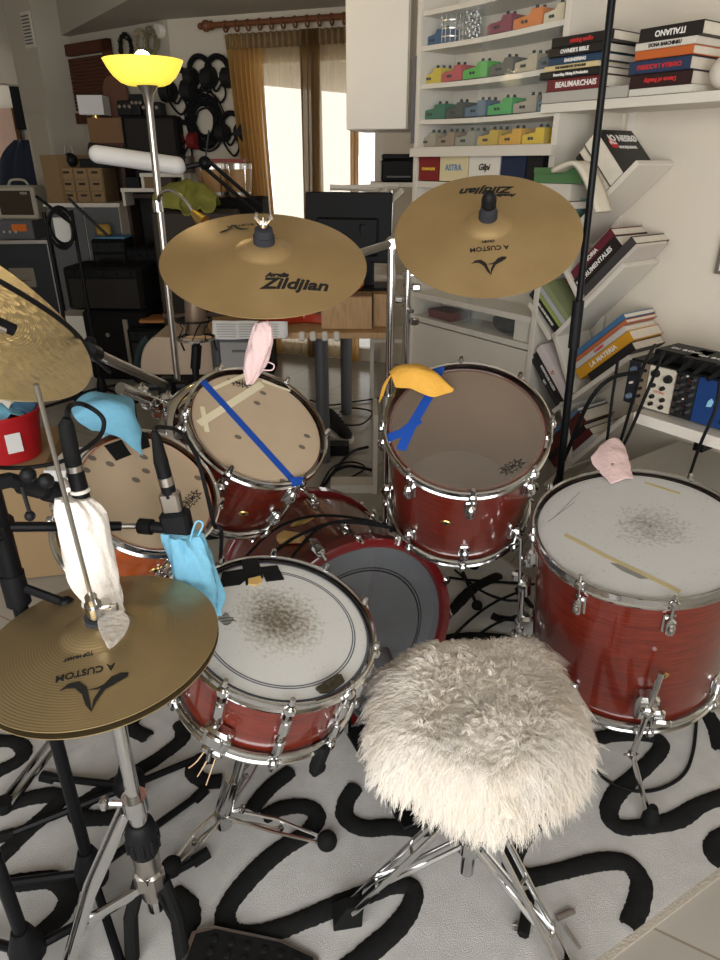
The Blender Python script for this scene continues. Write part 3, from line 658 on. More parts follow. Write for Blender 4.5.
# ================================================================ HI-HAT STAND
hb = V((HC.x, HC.y, 0)); hs = thing('hi_hat_stand', 'chrome hi-hat stand with black collar and long pull rod', 'cymbal stand', TR(hb)); HI = TR(hb).inverted()
ztop = zfh(0) + HC.z
mb = MB(HI); mb.tube([hb + V((0, 0, .40)), hb + V((0, 0, HC.z - .03))], .0125, 16); mb.tube([hb + V((0, 0, HC.z - .045)), hb + V((0, 0, HC.z - .025))], [.014, .02], 16); mb.obj('upper_tube', 'chrome', hs)
mb = MB(HI); mb.tube([hb + V((0, 0, .12)), hb + V((0, 0, .42))], .0165, 16); mb.obj('lower_tube', 'chrome', hs)
rodtop = at(36, 384, .70); mb = MB(HI); mb.tube([hb + V((0, 0, .3)), hb + V((0, 0, ztop + .02)), rodtop], .003, 8); mb.obj('pull_rod', 'steel', hs)
mb = MB(HI); u = (rodtop - (hb + V((0, 0, ztop)))).normalized(); b0 = hb + V((0, 0, ztop))
mb.tube([b0 + u * .012, b0 + u * .04], .0125, 14); mb.tube([b0 + u * .04, b0 + u * .058], .009, 12); mb.tube([b0 + u * .03, b0 + u * .03 + V((.03, -.005, .006))], .004, 8); mb.cbox(b0 + u * .03 + V((.034, -.006, .008)), (.012, .006, .014), .002); mb.obj('clutch', 'chrome', hs)
mb = MB(HI); mb.tube([b0 - u * .004, b0 + u * .012], .017, 16); mb.obj('felt_washer', M_['dark felt'], hs)
mb = MB(HI); mb.tube([hb + V((0, 0, .285)), hb + V((0, 0, .29)), hb + V((0, 0, .335)), hb + V((0, 0, .36)), hb + V((0, 0, .365))], [.021, .027, .029, .024, .019], 18)
for k in range(10): a = 2 * PI * k / 10; mb.cbox(hb + V((.028 * math.cos(a), .028 * math.sin(a), .315)), (.007, .007, .036), .002)
mb.obj('height_collar', 'plastic', hs)
mb = MB(HI); mb.tube([hb + V((0, 0, .395)), hb + V((0, 0, .43))], .022, 16); mb.tube([hb + V((0, 0, .41)), hb + V((-.045, .0, .412))], .006, 8); mb.cbox(hb + V((-.055, 0, .412)), (.014, .018, .026), .004); mb.obj('memory_clamp', 'chrome', hs)
mb = MB(HI); mb.tube([hb + V((0, 0, .16)), hb + V((0, 0, .285))], [.022, .025], 16); mb.cbox(hb + V((0, -.005, .215)), (.055, .04, .06), .012); mb.obj('casting', 'steel', hs)
text('Y', TR(hb).inverted() @ TR(hb + V((.004, -.0265, .23))) @ RX(PI / 2), .026, 'ink', hs)
def railleg(t, I, a, b, w, foot=True, hgt=.0, r=.005):
    d = b - a; sd = V((-d.y, d.x, 0)).normalized() * w; mb = MB(I)
    for s in (-1, 1): mb.tube([a + sd * s, a.lerp(b, .5) + sd * s + V((0, 0, hgt)), b + sd * s], [r, r, r], 6, flat=1.9)
    lg = mb.obj('leg', 'chrome', t)
    if foot: mb = MB(I); mb.tube([b + V((0, 0, .018)), b - V((0, 0, .018))], [.02, .024], 12); mb.obj('foot', 'rubber', lg)
    return lg
for (px, py, zf_) in ((62, 985, .02),):
    a = hb + V((0, 0, .395)) + V((-.02, 0, 0)); b = fl(px, py, zf_); railleg(hs, HI, a, b, .012, hgt=.03 if px == 62 else .0)
for (px, py) in ((62, 985),):
    a = hb + V((0, 0, .19)); b = fl(px, py, .02); q = (hb + V((0, 0, .395))).lerp(b, .62); mb = MB(HI); mb.tube([a, q], .006, 6, flat=2.2); mb.obj('brace', 'chrome', hs)
# frame and footboard
for s in (-1, 1):
    mb = MB(HI); mb.tube([hb + V((s * .022, 0, .2)), hb + V((s * .045, -.02, .12)), hb + V((s * .05, -.04, .02))], .014, 10); mb.obj('frame_tube', 'rubber', hs)
PD = hb + V((.055, -.03, .03)); pdir = (fl(290, 968, .03) - PD); pdir.z = 0; pdir.normalize(); PDM = TR(PD) @ RZ(math.atan2(pdir.y, pdir.x))
mb = MB(HI @ PDM @ RY(rad(5))); mb.prism([(0,-.03),(.04,-.05),(.18,-.052),(.26,-.035),(.28,0),(.26,.035),(.18,.052),(.04,.05),(0,.03)], .012); mb.obj('footboard', 'steel', hs, bev=.003)
mb = MB(HI @ PDM @ RY(rad(5))); mb.prism([(.01,-.025),(.045,-.042),(.18,-.044),(.25,-.03),(.265,0),(.25,.03),(.18,.044),(.045,.042),(.01,.025)], .014)
for i in range(6):
    for j in range(3): mb.lathe([(0, .018), (.006, .017), (.008, .013)], 10, TR((.05 + .034 * i, -.024 + .024 * j, 0)))
mb.obj('tread_pad', 'rubber', hs)
mb = MB(HI); mb.tube([hb + V((.02, -.02, .18)), PD + V((.0, 0, .03))], .006, 6); mb.obj('chain', 'blackmetal', hs)

# ================================================================ CYMBAL STANDS
def tripod(t, I, base, zt, r, legs, lz=.28, m='chrome', foot='rubber', rr=.008):
    for f in legs:
        f = V(f); mb = MB(I); mb.tube([base + V((0, 0, lz)), f], rr, 8); mb.tube([base + V((0, 0, lz * .35)), (base + V((0, 0, lz))).lerp(f, .55)], rr * .8, 8); lg = mb.obj('leg', m, t)
        mb = MB(I); mb.ball(f, .02, 12); mb.obj('foot', foot, lg)
    mb = MB(I); mb.tube([base + V((0, 0, lz * .3)), base + V((0, 0, lz * .4))], r * 1.7, 12); mb.obj('brace_hub', m, t); mb = MB(I); mb.tube([base + V((0, 0, lz - .02)), base + V((0, 0, lz + .03))], r * 1.8, 12); mb.obj('collar', m, t)
# stand A (boom to the first cymbal)
sa_top = at(392, 243, 1.98); sb = V((sa_top.x, sa_top.y, 0)); sa = thing('cymbal_stand', 'chrome boom stand between the two bronze cymbals', 'cymbal stand', TR(sb)); AI = TR(sb).inverted()
mb = MB(AI); mb.tube([sb + V((0, 0, .1)), sb + V((0, 0, .75))], .0155, 14); mb.tube([sb + V((0, 0, .7)), sa_top], .0125, 14); mb.obj('tube', 'chrome', sa)
mb = MB(AI); mb.tube([sb + V((0, 0, .73)), sb + V((0, 0, .79))], .024, 14); mb.cbox(sb + V((.03, 0, .76)), (.03, .02, .03), .006); mb.obj('collar', 'chrome', sa)
tripod(sa, AI, sb, 0, .0155, [sb + V((-.29, .16, .02)), sb + V((.13, -.28, .02)), sb + V((-.08, .34, .02))], .32)
c1b = C1M @ V((0, 0, -.002)); c1d = C1M.to_3x3() @ V((0, 0, 1)); c1k = c1b - c1d * .05
mb = MB(AI); mb.tube([sa_top, sa_top.lerp(c1k, .35)], .0105, 12); mb.tube([sa_top.lerp(c1k, .3), c1k], .0075, 12); mb.tube([sa_top, sa_top - (c1k - sa_top) * .12], .0075, 10); mb.obj('boom_arm', 'steel', sa)
mb = MB(AI); mb.tube([c1k - c1d * .02, c1b + c1d * .04], .004, 10); mb.ball(c1k, .014, 12); mb.tube([c1b - c1d * .012, c1b], .016, 14); mb.obj('tilter', 'chrome', sa)
mb = MB(AI); mb.cbox(sa_top, (.034, .034, .036), .008); mb.tube([sa_top + V((0, -.03, .0)), sa_top + V((0, .03, 0))], .014, 12); mb.cbox(sa_top + V((.03, -.02, .005)), (.03, .008, .016), .003); mb.obj('boom_clamp', 'chrome', sa)
# stand B (second cymbal)
sB_top = at(408, 268, 2.1); sb2 = V((sB_top.x, sB_top.y, 0)); sB = thing('cymbal_stand', 'dark legged stand holding the cymbal beside the shelves', 'cymbal stand', TR(sb2)); BI = TR(sb2).inverted()
mb = MB(BI); mb.tube([sb2 + V((0, 0, .15)), sB_top], .011, 12); mb.obj('tube', 'chrome', sB)
c2b = C2M @ V((0, 0, -.002)); c2d = C2M.to_3x3() @ V((0, 0, 1)); c2k = c2b - c2d * .06
mb = MB(BI); mb.tube([sB_top, c2k], .009, 12); mb.obj('boom_arm', 'steel', sB)
mb = MB(BI); mb.tube([c2k - c2d * .02, c2b + c2d * .04], .004, 10); mb.ball(c2k, .014, 12); mb.obj('tilter', 'chrome', sB)
mb = MB(BI)
for k in range(5): mb.cbox(sB_top + V((.03 * math.sin(k * 2.1), .02 * math.cos(k * 2), -.02 - .035 * k)), (.03, .026, .024), .006); mb.tube([sB_top + V((.0, 0, -.02 - .035 * k)), sB_top + V((.045 * math.cos(k * 1.7), .03 * math.sin(k * 1.7), -.02 - .035 * k))], .006, 8)
mb.obj('boom_clamp', 'chrome', sB)
tripod(sB, BI, sb2, 0, .011, [sb2 + V((.11, .36, .02)), sb2 + V((.3, .1, .02)), sb2 + V((.27, -.16, .02))], .62, m='blackmetal', rr=.006)
# ride stand: long chrome boom from the tom mount
r_a = at(168, 386, 1.75); r_m = at(92, 352, 1.25); rideb = RDM @ V((0, 0, -.004)); rdd = RDM.to_3x3() @ V((0, 0, 1)); rk = rideb - rdd * .06
RB = V((r_a.x, r_a.y, 0)); rs = thing('cymbal_stand', 'slim chrome boom reaching down to the tom mount from the tipped hammered cymbal', 'cymbal stand', TR(RB)); RI_ = TR(RB).inverted()
mb = MB(RI_); mb.tube([r_a, r_m], [.011, .011], 12); mb.tube([r_m, rk], .008, 12); mb.obj('boom_arm', 'steel', rs)
mb = MB(RI_); mb.tube([rk - rdd * .02, rideb + rdd * .05], .004, 8); mb.ball(rk, .014, 12); mb.obj('tilter', 'chrome', rs)
mb = MB(RI_); mb.tube([r_m + (r_a - r_m) * .04, r_m - (r_a - r_m) * .04], .016, 12); mb.cbox(r_m + V((.0, 0, .018)), (.02, .016, .02), .004); mb.obj('joint', 'blackmetal', rs)
mb = MB(RI_); mb.tube([RB + V((0, 0, .1)), r_a], .0125, 12); mb.obj('tube', 'blackmetal', rs)
mb = MB(RI_); mb.cbox(r_a, (.05, .05, .05), .01); mb.tube([r_a + V((-.05, 0, 0)), r_a + V((.05, 0, 0))], .014, 10); mb.obj('boom_clamp', 'blackmetal', rs)
railleg(rs, RI_, RB + V((0, 0, .3)), fl(4, 806, .02), .014)
tripod(rs, RI_, RB, 0, .0125, [RB + V((.08, .34, .02)), RB + V((-.05, -.05, .02)) + V((-.05, .28, 0))], .3, m='blackmetal')
# tom mount between the two small toms
tmb = at(175, 410, 1.55); TB = V((tmb.x - .13, tmb.y + .06, 0)); tm = thing('tom_mount', 'chrome clamps and arms joining the two tilted toms', 'drum mount', TR(TB)); TI = TR(TB).inverted()
a1 = T1M0 @ V((.06, .15, .12)); a2 = T2M0 @ V((-.178, .02, .14)); jc = at(168, 408, 1.5)
mb = MB(TI); mb.tube([at(120, 388, 1.34), at(150, 400, 1.42), jc], .013, 12); mb.tube([jc, a2], .012, 12); mb.obj('arm', 'chrome', tm)
mb = MB(TI)
for px, py, Y in ((140, 392, 1.42), (156, 405, 1.45), (166, 400, 1.5), (148, 402, 1.42), (172, 410, 1.5), (160, 413, 1.48)): mb.cbox(at(px, py, Y), (.036, .03, .03), .008, RZ(0)); mb.tube([at(px, py, Y), at(px + 3, py - 9, Y)], .005, 8)
mb.obj('clamp', 'chrome', tm)
mb = MB(TI); mb.tube([V((TB.x, TB.y, .02)), V((TB.x, TB.y, jc.z)), jc], .0125, 12); mb.obj('post', 'blackmetal', tm)
mb = MB(T2Mt if False else TI)      # curved bracket that hugs the striped tom
P = [T2M0 @ V((.196 * math.cos(rad(a)), .196 * math.sin(rad(a)), .17 + .0 * a)) for a in range(130, 236, 8)]
mb.tube(P, .016, 8, flat=.35); P = [p - (T2M0.to_3x3() @ V((0, 0, 1))) * .045 for p in P]; mb.tube(P, .016, 8, flat=.35); mb.obj('suspension_bracket', 'chrome', tm)

# ================================================================ DRUM STOOL WITH SHEEPSKIN
SZ = .50; sc = fl(481, 738, SZ); SB = V((sc.x, sc.y, 0)); SI2 = TR(SB).inverted()
stl = thing('drum_stool', 'round drum stool on chrome double legs under a sheepskin', 'stool', TR(SB))
mb = MB(SI2); mb.lathe([(0, SZ - .06), (.105, SZ - .06), (.122, SZ - .045), (.124, SZ - .02), (.115, SZ - .004), (.1, SZ), (0, SZ)], 40, TR(SB)); mb.obj('seat', 'tolex', stl)
lowc = at(478, 862, SB.y)
mb = MB(SI2); mb.tube([SB + V((0, 0, .13)), SB + V((0, 0, SZ - .06))], .0145, 14); mb.tube([SB + V((0, 0, .2)), SB + V((0, 0, .33))], .018, 14); mb.obj('tube', 'chrome', stl)
mb = MB(SI2); mb.tube([SB + V((0, 0, .2)), SB + V((0, 0, .235))], .025, 14); mb.obj('lower_collar', 'chrome', stl); mb = MB(SI2); mb.tube([SB + V((0, 0, .3)), SB + V((0, 0, .34))], .025, 14); mb.cbox(SB + V((-.035, -.01, .32)), (.04, .012, .03), .004); mb.obj('collar', 'chrome', stl)
for k, (px, py, z) in enumerate(((347, 912, .03), (575, 985, .03), (515, 745, .03))):
    f = fl(px, py, z)
    if k == 2: f = SB + V((.07, .33, .03))
    d = (f - SB); d.z = 0; d.normalize(); a = SB + d * .03 + V((0, 0, .325)); lg = railleg(stl, SI2, a, f, .014, foot=False, r=.0042)
    b2 = SB + d * .02 + V((0, 0, .218)); sd = V((-d.y, d.x, 0)) * .009; mb = MB(SI2)
    for s in (-1, 1): mb.tube([b2 + sd * s, a.lerp(f, .72) + sd * s], .0038, 6, flat=1.8)
    mb.tube([a.lerp(f, .72) - sd * 2, a.lerp(f, .72) + sd * 2], .004, 6); mb.tube([a.lerp(f, .4) - sd * 1.6, a.lerp(f, .4) + sd * 1.6], .0035, 6); mb.obj('brace', 'chrome', lg)
    mb = MB(SI2); TT = TR((f.x, f.y, 0)) @ RZ(math.atan2(d.y, d.x)); mb.prism([(-.03, -.022), (.03, -.026), (.03, .026), (-.03, .022)], .024, TT); mb.add([TT @ V(p) for p in ((-.03,-.022,.024),(.03,-.026,.024),(.03,.026,.024),(-.03,.022,.024),(-.035,-.012,.06),(.0,-.014,.06),(.0,.014,.06),(-.035,.012,.06))], [(0,1,5,4),(1,2,6,5),(2,3,7,6),(3,0,4,7),(4,5,6,7)]); mb.obj('foot', 'rubber', lg, bev=.003)
# sheepskin: hide plus curly wool locks
OUT = [(384,672),(418,652),(480,646),(532,646),(553,672),(577,713),(584,742),(576,778),(544,806),(498,822),(470,811),(436,800),(394,779),(378,752),(380,715)]
zr = [.50,.51,.515,.515,.51,.50,.49,.475,.465,.46,.46,.465,.47,.48,.49]
ctr = SB + V((0, 0, SZ + .022)); EP = []
EP = smooth_path([fl(x, y, z) for (x, y), z in zip(OUT + OUT[:1], zr + zr[:1])], 4)[:-1]
NE = len(EP)
def hide(rf, j):       # rf radial 0..1, j edge position
    j = j % NE; i = int(j); e = EP[i].lerp(EP[(i + 1) % NE], j - i); p = V((ctr.x, ctr.y, 0)).lerp(V((e.x, e.y, 0)), rf)
    zf_ = max(0, (rf - .62) / .38); z = ctr.z + (e.z - ctr.z) * (zf_ ** 1.5) + .008 * noise.noise(V((p.x * 12, p.y * 12, 3))); return V((p.x, p.y, z))
wool = bpy.data.materials.new('cream wool'); wool.use_nodes = True; nt = wool.node_tree; nt.nodes.clear(); L = nt.links.new
wo_ = nt.nodes.new('ShaderNodeOutputMaterial'); wd = nt.nodes.new('ShaderNodeBsdfDiffuse'); wt_ = nt.nodes.new('ShaderNodeBsdfTranslucent'); wm = nt.nodes.new('ShaderNodeMixShader'); wm.inputs[0].default_value = .5
tcn = nt.nodes.new('ShaderNodeTexCoord'); wn = nt.nodes.new('ShaderNodeTexNoise'); wn.inputs['Scale'].default_value = 11; wn.inputs['Detail'].default_value = 3; wr_ = nt.nodes.new('ShaderNodeMix'); wr_.data_type = 'RGBA'; wr_.inputs[6].default_value = (.94, .87, .76, 1); wr_.inputs[7].default_value = (.99, .97, .94, 1)
L(tcn.outputs['Object'], wn.inputs['Vector']); L(wn.outputs['Fac'], wr_.inputs[0]); L(wr_.outputs[2], wd.inputs[0]); L(wr_.outputs[2], wt_.inputs[0]); L(wd.outputs[0], wm.inputs[1]); L(wt_.outputs[0], wm.inputs[2]); L(wm.outputs[0], wo_.inputs[0])
hidem = mat('wool underlayer', (.88, .80, .68), .95, vary=.10, vscale=14, bump=.8, bscale=120)
mb = MB(SI2); mb.grid(lambda u, v: hide(.02 + .97 * u, v * NE), 14, 60)
sk = mb.obj('sheepskin', hidem, None, solid=.012); sk.matrix_world = TR(SB); tag(sk, 'fluffy cream sheepskin draped over the drum stool', 'sheepskin')
R5 = random.Random(5); vs = []; fs = []; NL = 4600; PER = 15
for i in range(NL):                      # wool grows in pointed locks
    rf = math.sqrt(R5.random()) * .99; j = R5.random() * NE; p0 = hide(rf, j); e = hide(min(1, rf + .06), j); out = e - hide(max(0, rf - .06), j); out.normalize()
    nrm = V((0, 0, 1)) - out * out.z; nrm.normalize()
    fw = V((noise.noise(V((p0.x * 9, p0.y * 9, 1.7))), noise.noise(V((p0.x * 9 + 7, p0.y * 9, 5.1))), 0)) * 1.5 + V((R5.gauss(0, .3), R5.gauss(0, .35), 0))
    w8 = max(0, rf - .35) / .65; edge = max(0, rf - .8) / .2
    d = (out * (1.25 * w8) + fw * (1 - .55 * w8) + V((.10, -.30, .30 - .14 * w8 - .35 * edge))).normalized()
    L0 = .023 + .011 * R5.random() + .014 * w8 + .004 * edge; side0 = d.cross(V((0, 0, 1))); side0.normalize(); curl = R5.gauss(0, 1.0)
    tip = p0 + d * L0 * .9
    for q_ in range(PER):
        off = V((R5.gauss(0, .0058), R5.gauss(0, .0058), 0)); p = p0 + off; p.z += R5.gauss(0, .001); w = .0008 + .0004 * R5.random(); K = 5; b = len(vs); lk = R5.uniform(.65, 1.1)
        for k in range(K + 1):
            t = k / K; c_ = p.lerp(p0 + off * .12, t ** .8) + d * L0 * t * lk + side0 * (curl * L0 * .38 * t * t + .0024 * math.sin(t * 8 + q_)) + V((0, 0, .010 * math.sin(t * PI) - .009 * t * t * (.5 + w8))) 
            sd = side0 if q_ % 2 else (side0 + nrm * .8).normalized(); ww = w * (1 - .8 * t); vs.append(c_ - sd * ww); vs.append(c_ + sd * ww)
        fs += [(b + 2 * k, b + 2 * k + 1, b + 2 * k + 3, b + 2 * k + 2) for k in range(K)]
mb = MB(SI2); mb.add(vs, fs); wo = mb.obj('wool', wool, sk, smooth=180); wo['kind'] = 'stuff'

# ================================================================ MICROPHONES, THEIR STANDS AND MASKS
def micstand(label, base, ztop, feet, hubz=.1, r=.0125, lean=None, name='microphone_stand'):
    t = thing(name, label, 'microphone stand', TR((base.x, base.y, 0))); I = TR((base.x, base.y, 0)).inverted(); b = V((base.x, base.y, 0)); tp = lean or b + V((0, 0, ztop))
    mb = MB(I); mb.tube([b + V((0, 0, hubz)), tp], r, 12); mb.obj('pole', 'blackmetal', t)
    mb = MB(I); mb.tube([b + V((0, 0, .05)), b + V((0, 0, hubz)), b + V((0, 0, hubz + .05))], [.034, .032, .017], 14); mb.obj('hub', 'plastic', t)
    for f in feet:
        mb = MB(I); mb.tube([b + V((0, 0, hubz - .02)), f], .0095, 8); lg = mb.obj('leg', 'blackmetal', t)
        mb = MB(I); d = (f - b).normalized() * .03; mb.tube([f - d, f + d * .3], .0145, 10); mb.obj('foot', 'rubber', lg)
    return t, I, b
pA = fl(97, 893, .0); msA, IA, bA = micstand('black microphone stand behind the hi-hat, tall pole with clutch and knob', pA, 1.12, [fl(128, 985, .015), fl(-30, 888, .015), fl(203, 792, .015)], .09)
clz = at(25, 588, bA.y)
mb = MB(IA); mb.tube([V((bA.x, bA.y, clz.z - .03)), V((bA.x, bA.y, clz.z + .03))], .02, 12); mb.tube([clz, clz + V((.06, -.01, -.02))], .008, 8); mb.ball(clz + V((.07, -.012, -.024)), .014, 10); mb.obj('clutch', 'plastic', msA)
mb = MB(IA); mb.tube([V((bA.x, bA.y, clz.z + .02)), V((bA.x, bA.y, 1.12))], .018, 12); mb.obj('sleeve', 'blackmetal', msA)
# horizontal boom from pole A to the box-clip mic
jA = V((bA.x, bA.y, at(0, 527, bA.y).z)); tipA = at(140, 526, 1.03)
mb = MB(IA); mb.tube([jA + (jA - tipA) * .25, tipA.lerp(jA, .15)], .0085, 10); mb.obj('boom', 'blackmetal', msA)
mb = MB(IA); mb.tube([tipA.lerp(jA, .3), tipA], .0055, 10); mb.obj('boom_tip', 'steel', msA)
mb = MB(IA); mb.cbox(jA, (.035, .05, .035), .008); mb.ball(jA + V((.0, -.04, 0)), .02, 12); mb.obj('boom_knob', 'plastic', msA)
pB = fl(34, 968, 0); msB, IB, bB = micstand('black microphone stand at the frame corner, conical hub on the rug', pB, 1.04, [fl(205, 855, .015), fl(-60, 930, .015), fl(30, 1060, .015)], .075)
jB = V((bB.x, bB.y, 1.03)); tB = at(58, 492, .935)
mb = MB(IB); mb.tube([jB, at(10, 480, .87), tB], .0115, 12); mb.tube([at(22, 484, .885), at(40, 489, .91)], .0155, 12); mb.tube([at(46, 490, .92), at(62, 494, .94)], .0175, 12); mb.obj('boom', 'plastic', msB)
mb = MB(IB)
for px, py in ((28, 475), (46, 481)): mb.ball(at(px, py, .87), .012, 10)
mb.tube([at(22, 487, .86), at(30, 514, .85)], .003, 8); mb.ball(at(30, 516, .85), .008, 10); mb.obj('boom_knob', 'plastic', msB)
t3 = fl(130, 818, 0); msC, IC, bC = micstand('black microphone tripod low behind the hi-hat tube with spread rubber tipped legs', V((fl(133, 800, .0).x, fl(133, 800, 0).y, 0)), .45, [fl(45, 777, .015), fl(0, 838, .015), fl(213, 752, .015)], .07)
mb = MB(IC); mb.ball(bC + V((0, 0, .06)), .04, 16); mb.obj('base_weight', 'plastic', msC)
def mic(label, pts, rs, tipm='steel', name='microphone'):
    P = [V(p) for p in pts]; t = thing(name, label, 'microphone', TR(P[-1])); I = TR(P[-1]).inverted()
    return t, I, P
# mic in the white mask
a = at(66, 425, .935); b = at(73, 462, .935); c = at(80, 490, .935); d = at(90, 560, .925)
m1, I1, _ = mic('dynamic microphone hanging into the white mask', [a, d], 0)
mb = MB(I1); mb.tube([b, c, d], [.0125, .0135, .017], 16); mb.tube([d, d.lerp(c, -.3)], [.017, .02], 16); mb.obj('body', 'blackmetal', m1)
mb = MB(I1); mb.tube([b.lerp(c, .93), b.lerp(c, 1.05)], .0155, 16); mb.obj('white_ring', 'white', m1)
mb = MB(I1); mb.tube([b.lerp(c, .1), b.lerp(c, .45)], .0128, 16); mb.obj('band', 'steel', m1)
mb = MB(I1); mb.tube([at(67, 418, .935), a, b, b.lerp(c, .08)], [.006, .0115, .0125, .0125], 14); mb.obj('plug', 'rubber', m1)
mk = TR(at(90, 540, .92)); mb = MB(mk.inverted())
secs = [((70, 492), .013, .012), ((72, 497), .024, .02), ((79, 515), .037, .024), ((86, 545), .040, .025), ((94, 575), .038, .022), ((103, 600), .031, .016), ((106, 611), .025, .008)]
S = []
for (px, py), a_, b_ in secs: S.append((at(px, py, .925 - .00125 * max(0, py - 560)), V((a_, 0, -.004)), V((0, b_, 0))))
loft(mb, [(S[1][0], S[1][1] * 1.0, S[1][2])] + S[2:], 40, .012, seed=3)
mb.tube(smooth_path([at(66, 495, .90), at(64, 480, .90), at(68, 490, .855)], 4), .004, 6)
cloth(mb, [[at(82, 600, .90), at(88, 600, .855), at(95, 600, .90)], [at(80, 610, .90), at(84, 612, .885), at(92, 612, .855)], [at(78, 614, .855), at(80, 616, .885), at(86, 616, .855)]], .004)
o = mb.obj('cloth_mask', cm('off white cloth', (.74, .68, .61), .85, vary=.06, bump=.3, bscale=90), None, smooth=70); o.matrix_world = mk; tag(o, 'off-white cloth mask hanging as a pouch round the microphone', 'face mask')
mb = MB(mk.inverted()); S = [(at(x, y, .85 - .0026 * (y - 602)), V((w, 0, 0)), V((0, .008, 0))) for (x, y), w in zip([(104, 600), (110, 609), (114, 622), (113, 636), (111, 645)], (.007, .016, .023, .015, .004))]
loft(mb, S, 20, .004, seed=8); mb.obj('tied_end', M_['off white cloth'], o, smooth=70)
# box clip mic with the blue mask
a = at(156, 437, 1.03); b = at(161, 462, 1.03); c = at(170, 496, 1.03); d = at(183, 548, 1.03)
m2, I2, _ = mic('boxy microphone in a black clip over the smallest tom', [a, d], 0)
mb = MB(I2); mb.tube([b, c], .0125, 16); mb.obj('plug_sleeve', 'blackmetal', m2)
mb = MB(I2); mb.tube([at(154, 431, 1.03), a, b], [.005, .008, .0125], 14); mb.obj('plug', 'rubber', m2)
mb = MB(I2); mb.tube([b.lerp(c, .42), b.lerp(c, .66)], .0132, 16); mb.obj('band', 'steel', m2)
zx = (a - d).normalized(); TT = frame(c.lerp(d, .1), zx); mb = MB(I2 @ TT); mb.cbox((0, 0, 0), (.034, .024, .04), .004); mb.obj('body', 'steel', m2)
TT = frame(c.lerp(d, .62), zx); mb = MB(I2 @ TT); mb.cbox((0, 0, 0), (.05, .036, .075), .006); mb.obj('clip_box', 'plastic', m2)
mb = MB(I2); mb.tube([tipA, at(165, 528, 1.025)], .0105, 12); mb.tube([at(140, 526, 1.03), at(152, 527, 1.025)], .0145, 12); mb.obj('clip_joint', 'plastic', m2)
mk = TR(at(195, 570, 1.0)); mb = MB(mk.inverted()); S = [(at(x, y, 1.02 - .0006 * max(0, y - 560)), V((w, 0, -.003)), V((0, w * .8, 0))) for (x, y), w in zip([(183, 533), (189, 550), (195, 574), (202, 592), (210, 605), (215, 613)], (.030, .038, .041, .034, .02, .005))]
loft(mb, S, 40, .013, seed=5); mb.tube(smooth_path([at(190, 541, 1.0), at(196, 522, 1.0), at(203, 524, 1.0), at(198, 536, 1.0)], 4), .002, 6)
o = mb.obj('cloth_mask', cm('pale blue cloth', (.17, .42, .57), .85, vary=.06, bump=.3, bscale=90), None, smooth=70); o.matrix_world = mk; tag(o, 'pale blue mask bunched below the boxy microphone', 'face mask')
# blue mask draped at the top of the smallest tom
mk = TR(at(110, 420, 1.3)); mb = MB(mk.inverted())
cloth(mb, [[at(72, 408, 1.28), at(92, 394, 1.31), at(128, 398, 1.32), at(134, 408, 1.30)], [at(74, 416, 1.25), at(95, 404, 1.25), at(126, 408, 1.26), at(138, 424, 1.26)], [at(80, 424, 1.25), at(98, 420, 1.24), at(122, 426, 1.23), at(141, 440, 1.22)], [at(90, 432, 1.26), at(104, 435, 1.24), at(124, 440, 1.22), at(143, 457, 1.19)]], .007, 22, 24, 24)
o = mb.obj('cloth_mask', M_['pale blue cloth'], None, smooth=80, solid=.0025); o.matrix_world = mk; tag(o, 'pale blue mask spread over the upper rim of the smallest tom', 'face mask')
mb = MB(mk.inverted()); mb.tube([at(78, 424, 1.27), at(80, 412, 1.3), at(92, 402, 1.33), at(125, 408, 1.34)], .011, 10)
# pink mask under the first cymbal
mk = TR(at(258, 355, 1.33)); mb = MB(mk.inverted()); S = [(at(x, y, 1.33), V((w, 0, w * .12)), V((0, dd, 0))) for (x, y), w, dd in zip([(261, 322), (262, 330), (260, 345), (256, 362), (252, 378), (250, 384)], (.012, .022, .025, .022, .011, .004), (.006, .012, .016, .014, .008, .003))]
loft(mb, S, 32, .009, seed=2); mb.tube(smooth_path([at(268, 362, 1.32), at(274, 365, 1.32), at(272, 370, 1.32), at(262, 370, 1.32)], 4), .0014, 6)
o = mb.obj('cloth_mask', cm('pale pink cloth', (.72, .52, .50), .85, vary=.06, bump=.3, bscale=90), None, smooth=70); o.matrix_world = mk; tag(o, 'pale pink mask dangling over the top rim of the striped tom', 'face mask')
mmc = at(257, 330, 1.36)
# pink mask on the large drum
mk = TR(at(612, 468, 1.55)); I = mk.inverted()
def onlt(px, py, dz=.0): x, y = onhead(LM0, lzh, px, py); return LM0 @ V((x, y, lzh + dz))
mb = MB(I); cloth(mb, [[onlt(590, 464, .02), onlt(605, 452, .035), onlt(618, 449, .03), onlt(625, 455, .016)], [onlt(594, 470, .012), onlt(606, 464, .03), onlt(618, 462, .028), onlt(630, 467, .012)], [onlt(602, 478, .006), onlt(610, 476, .016), onlt(620, 474, .016), onlt(632, 476, .006)], [onlt(612, 485, .004), onlt(616, 484, .008), onlt(624, 482, .008), onlt(633, 480, .004)]], .005, 28, 20, 20)
o = mb.obj('cloth_mask', M_['pale pink cloth'], None, smooth=80, solid=.0025); o.matrix_world = mk; tag(o, 'pale pink mask lying on the edge of the largest drum', 'face mask')
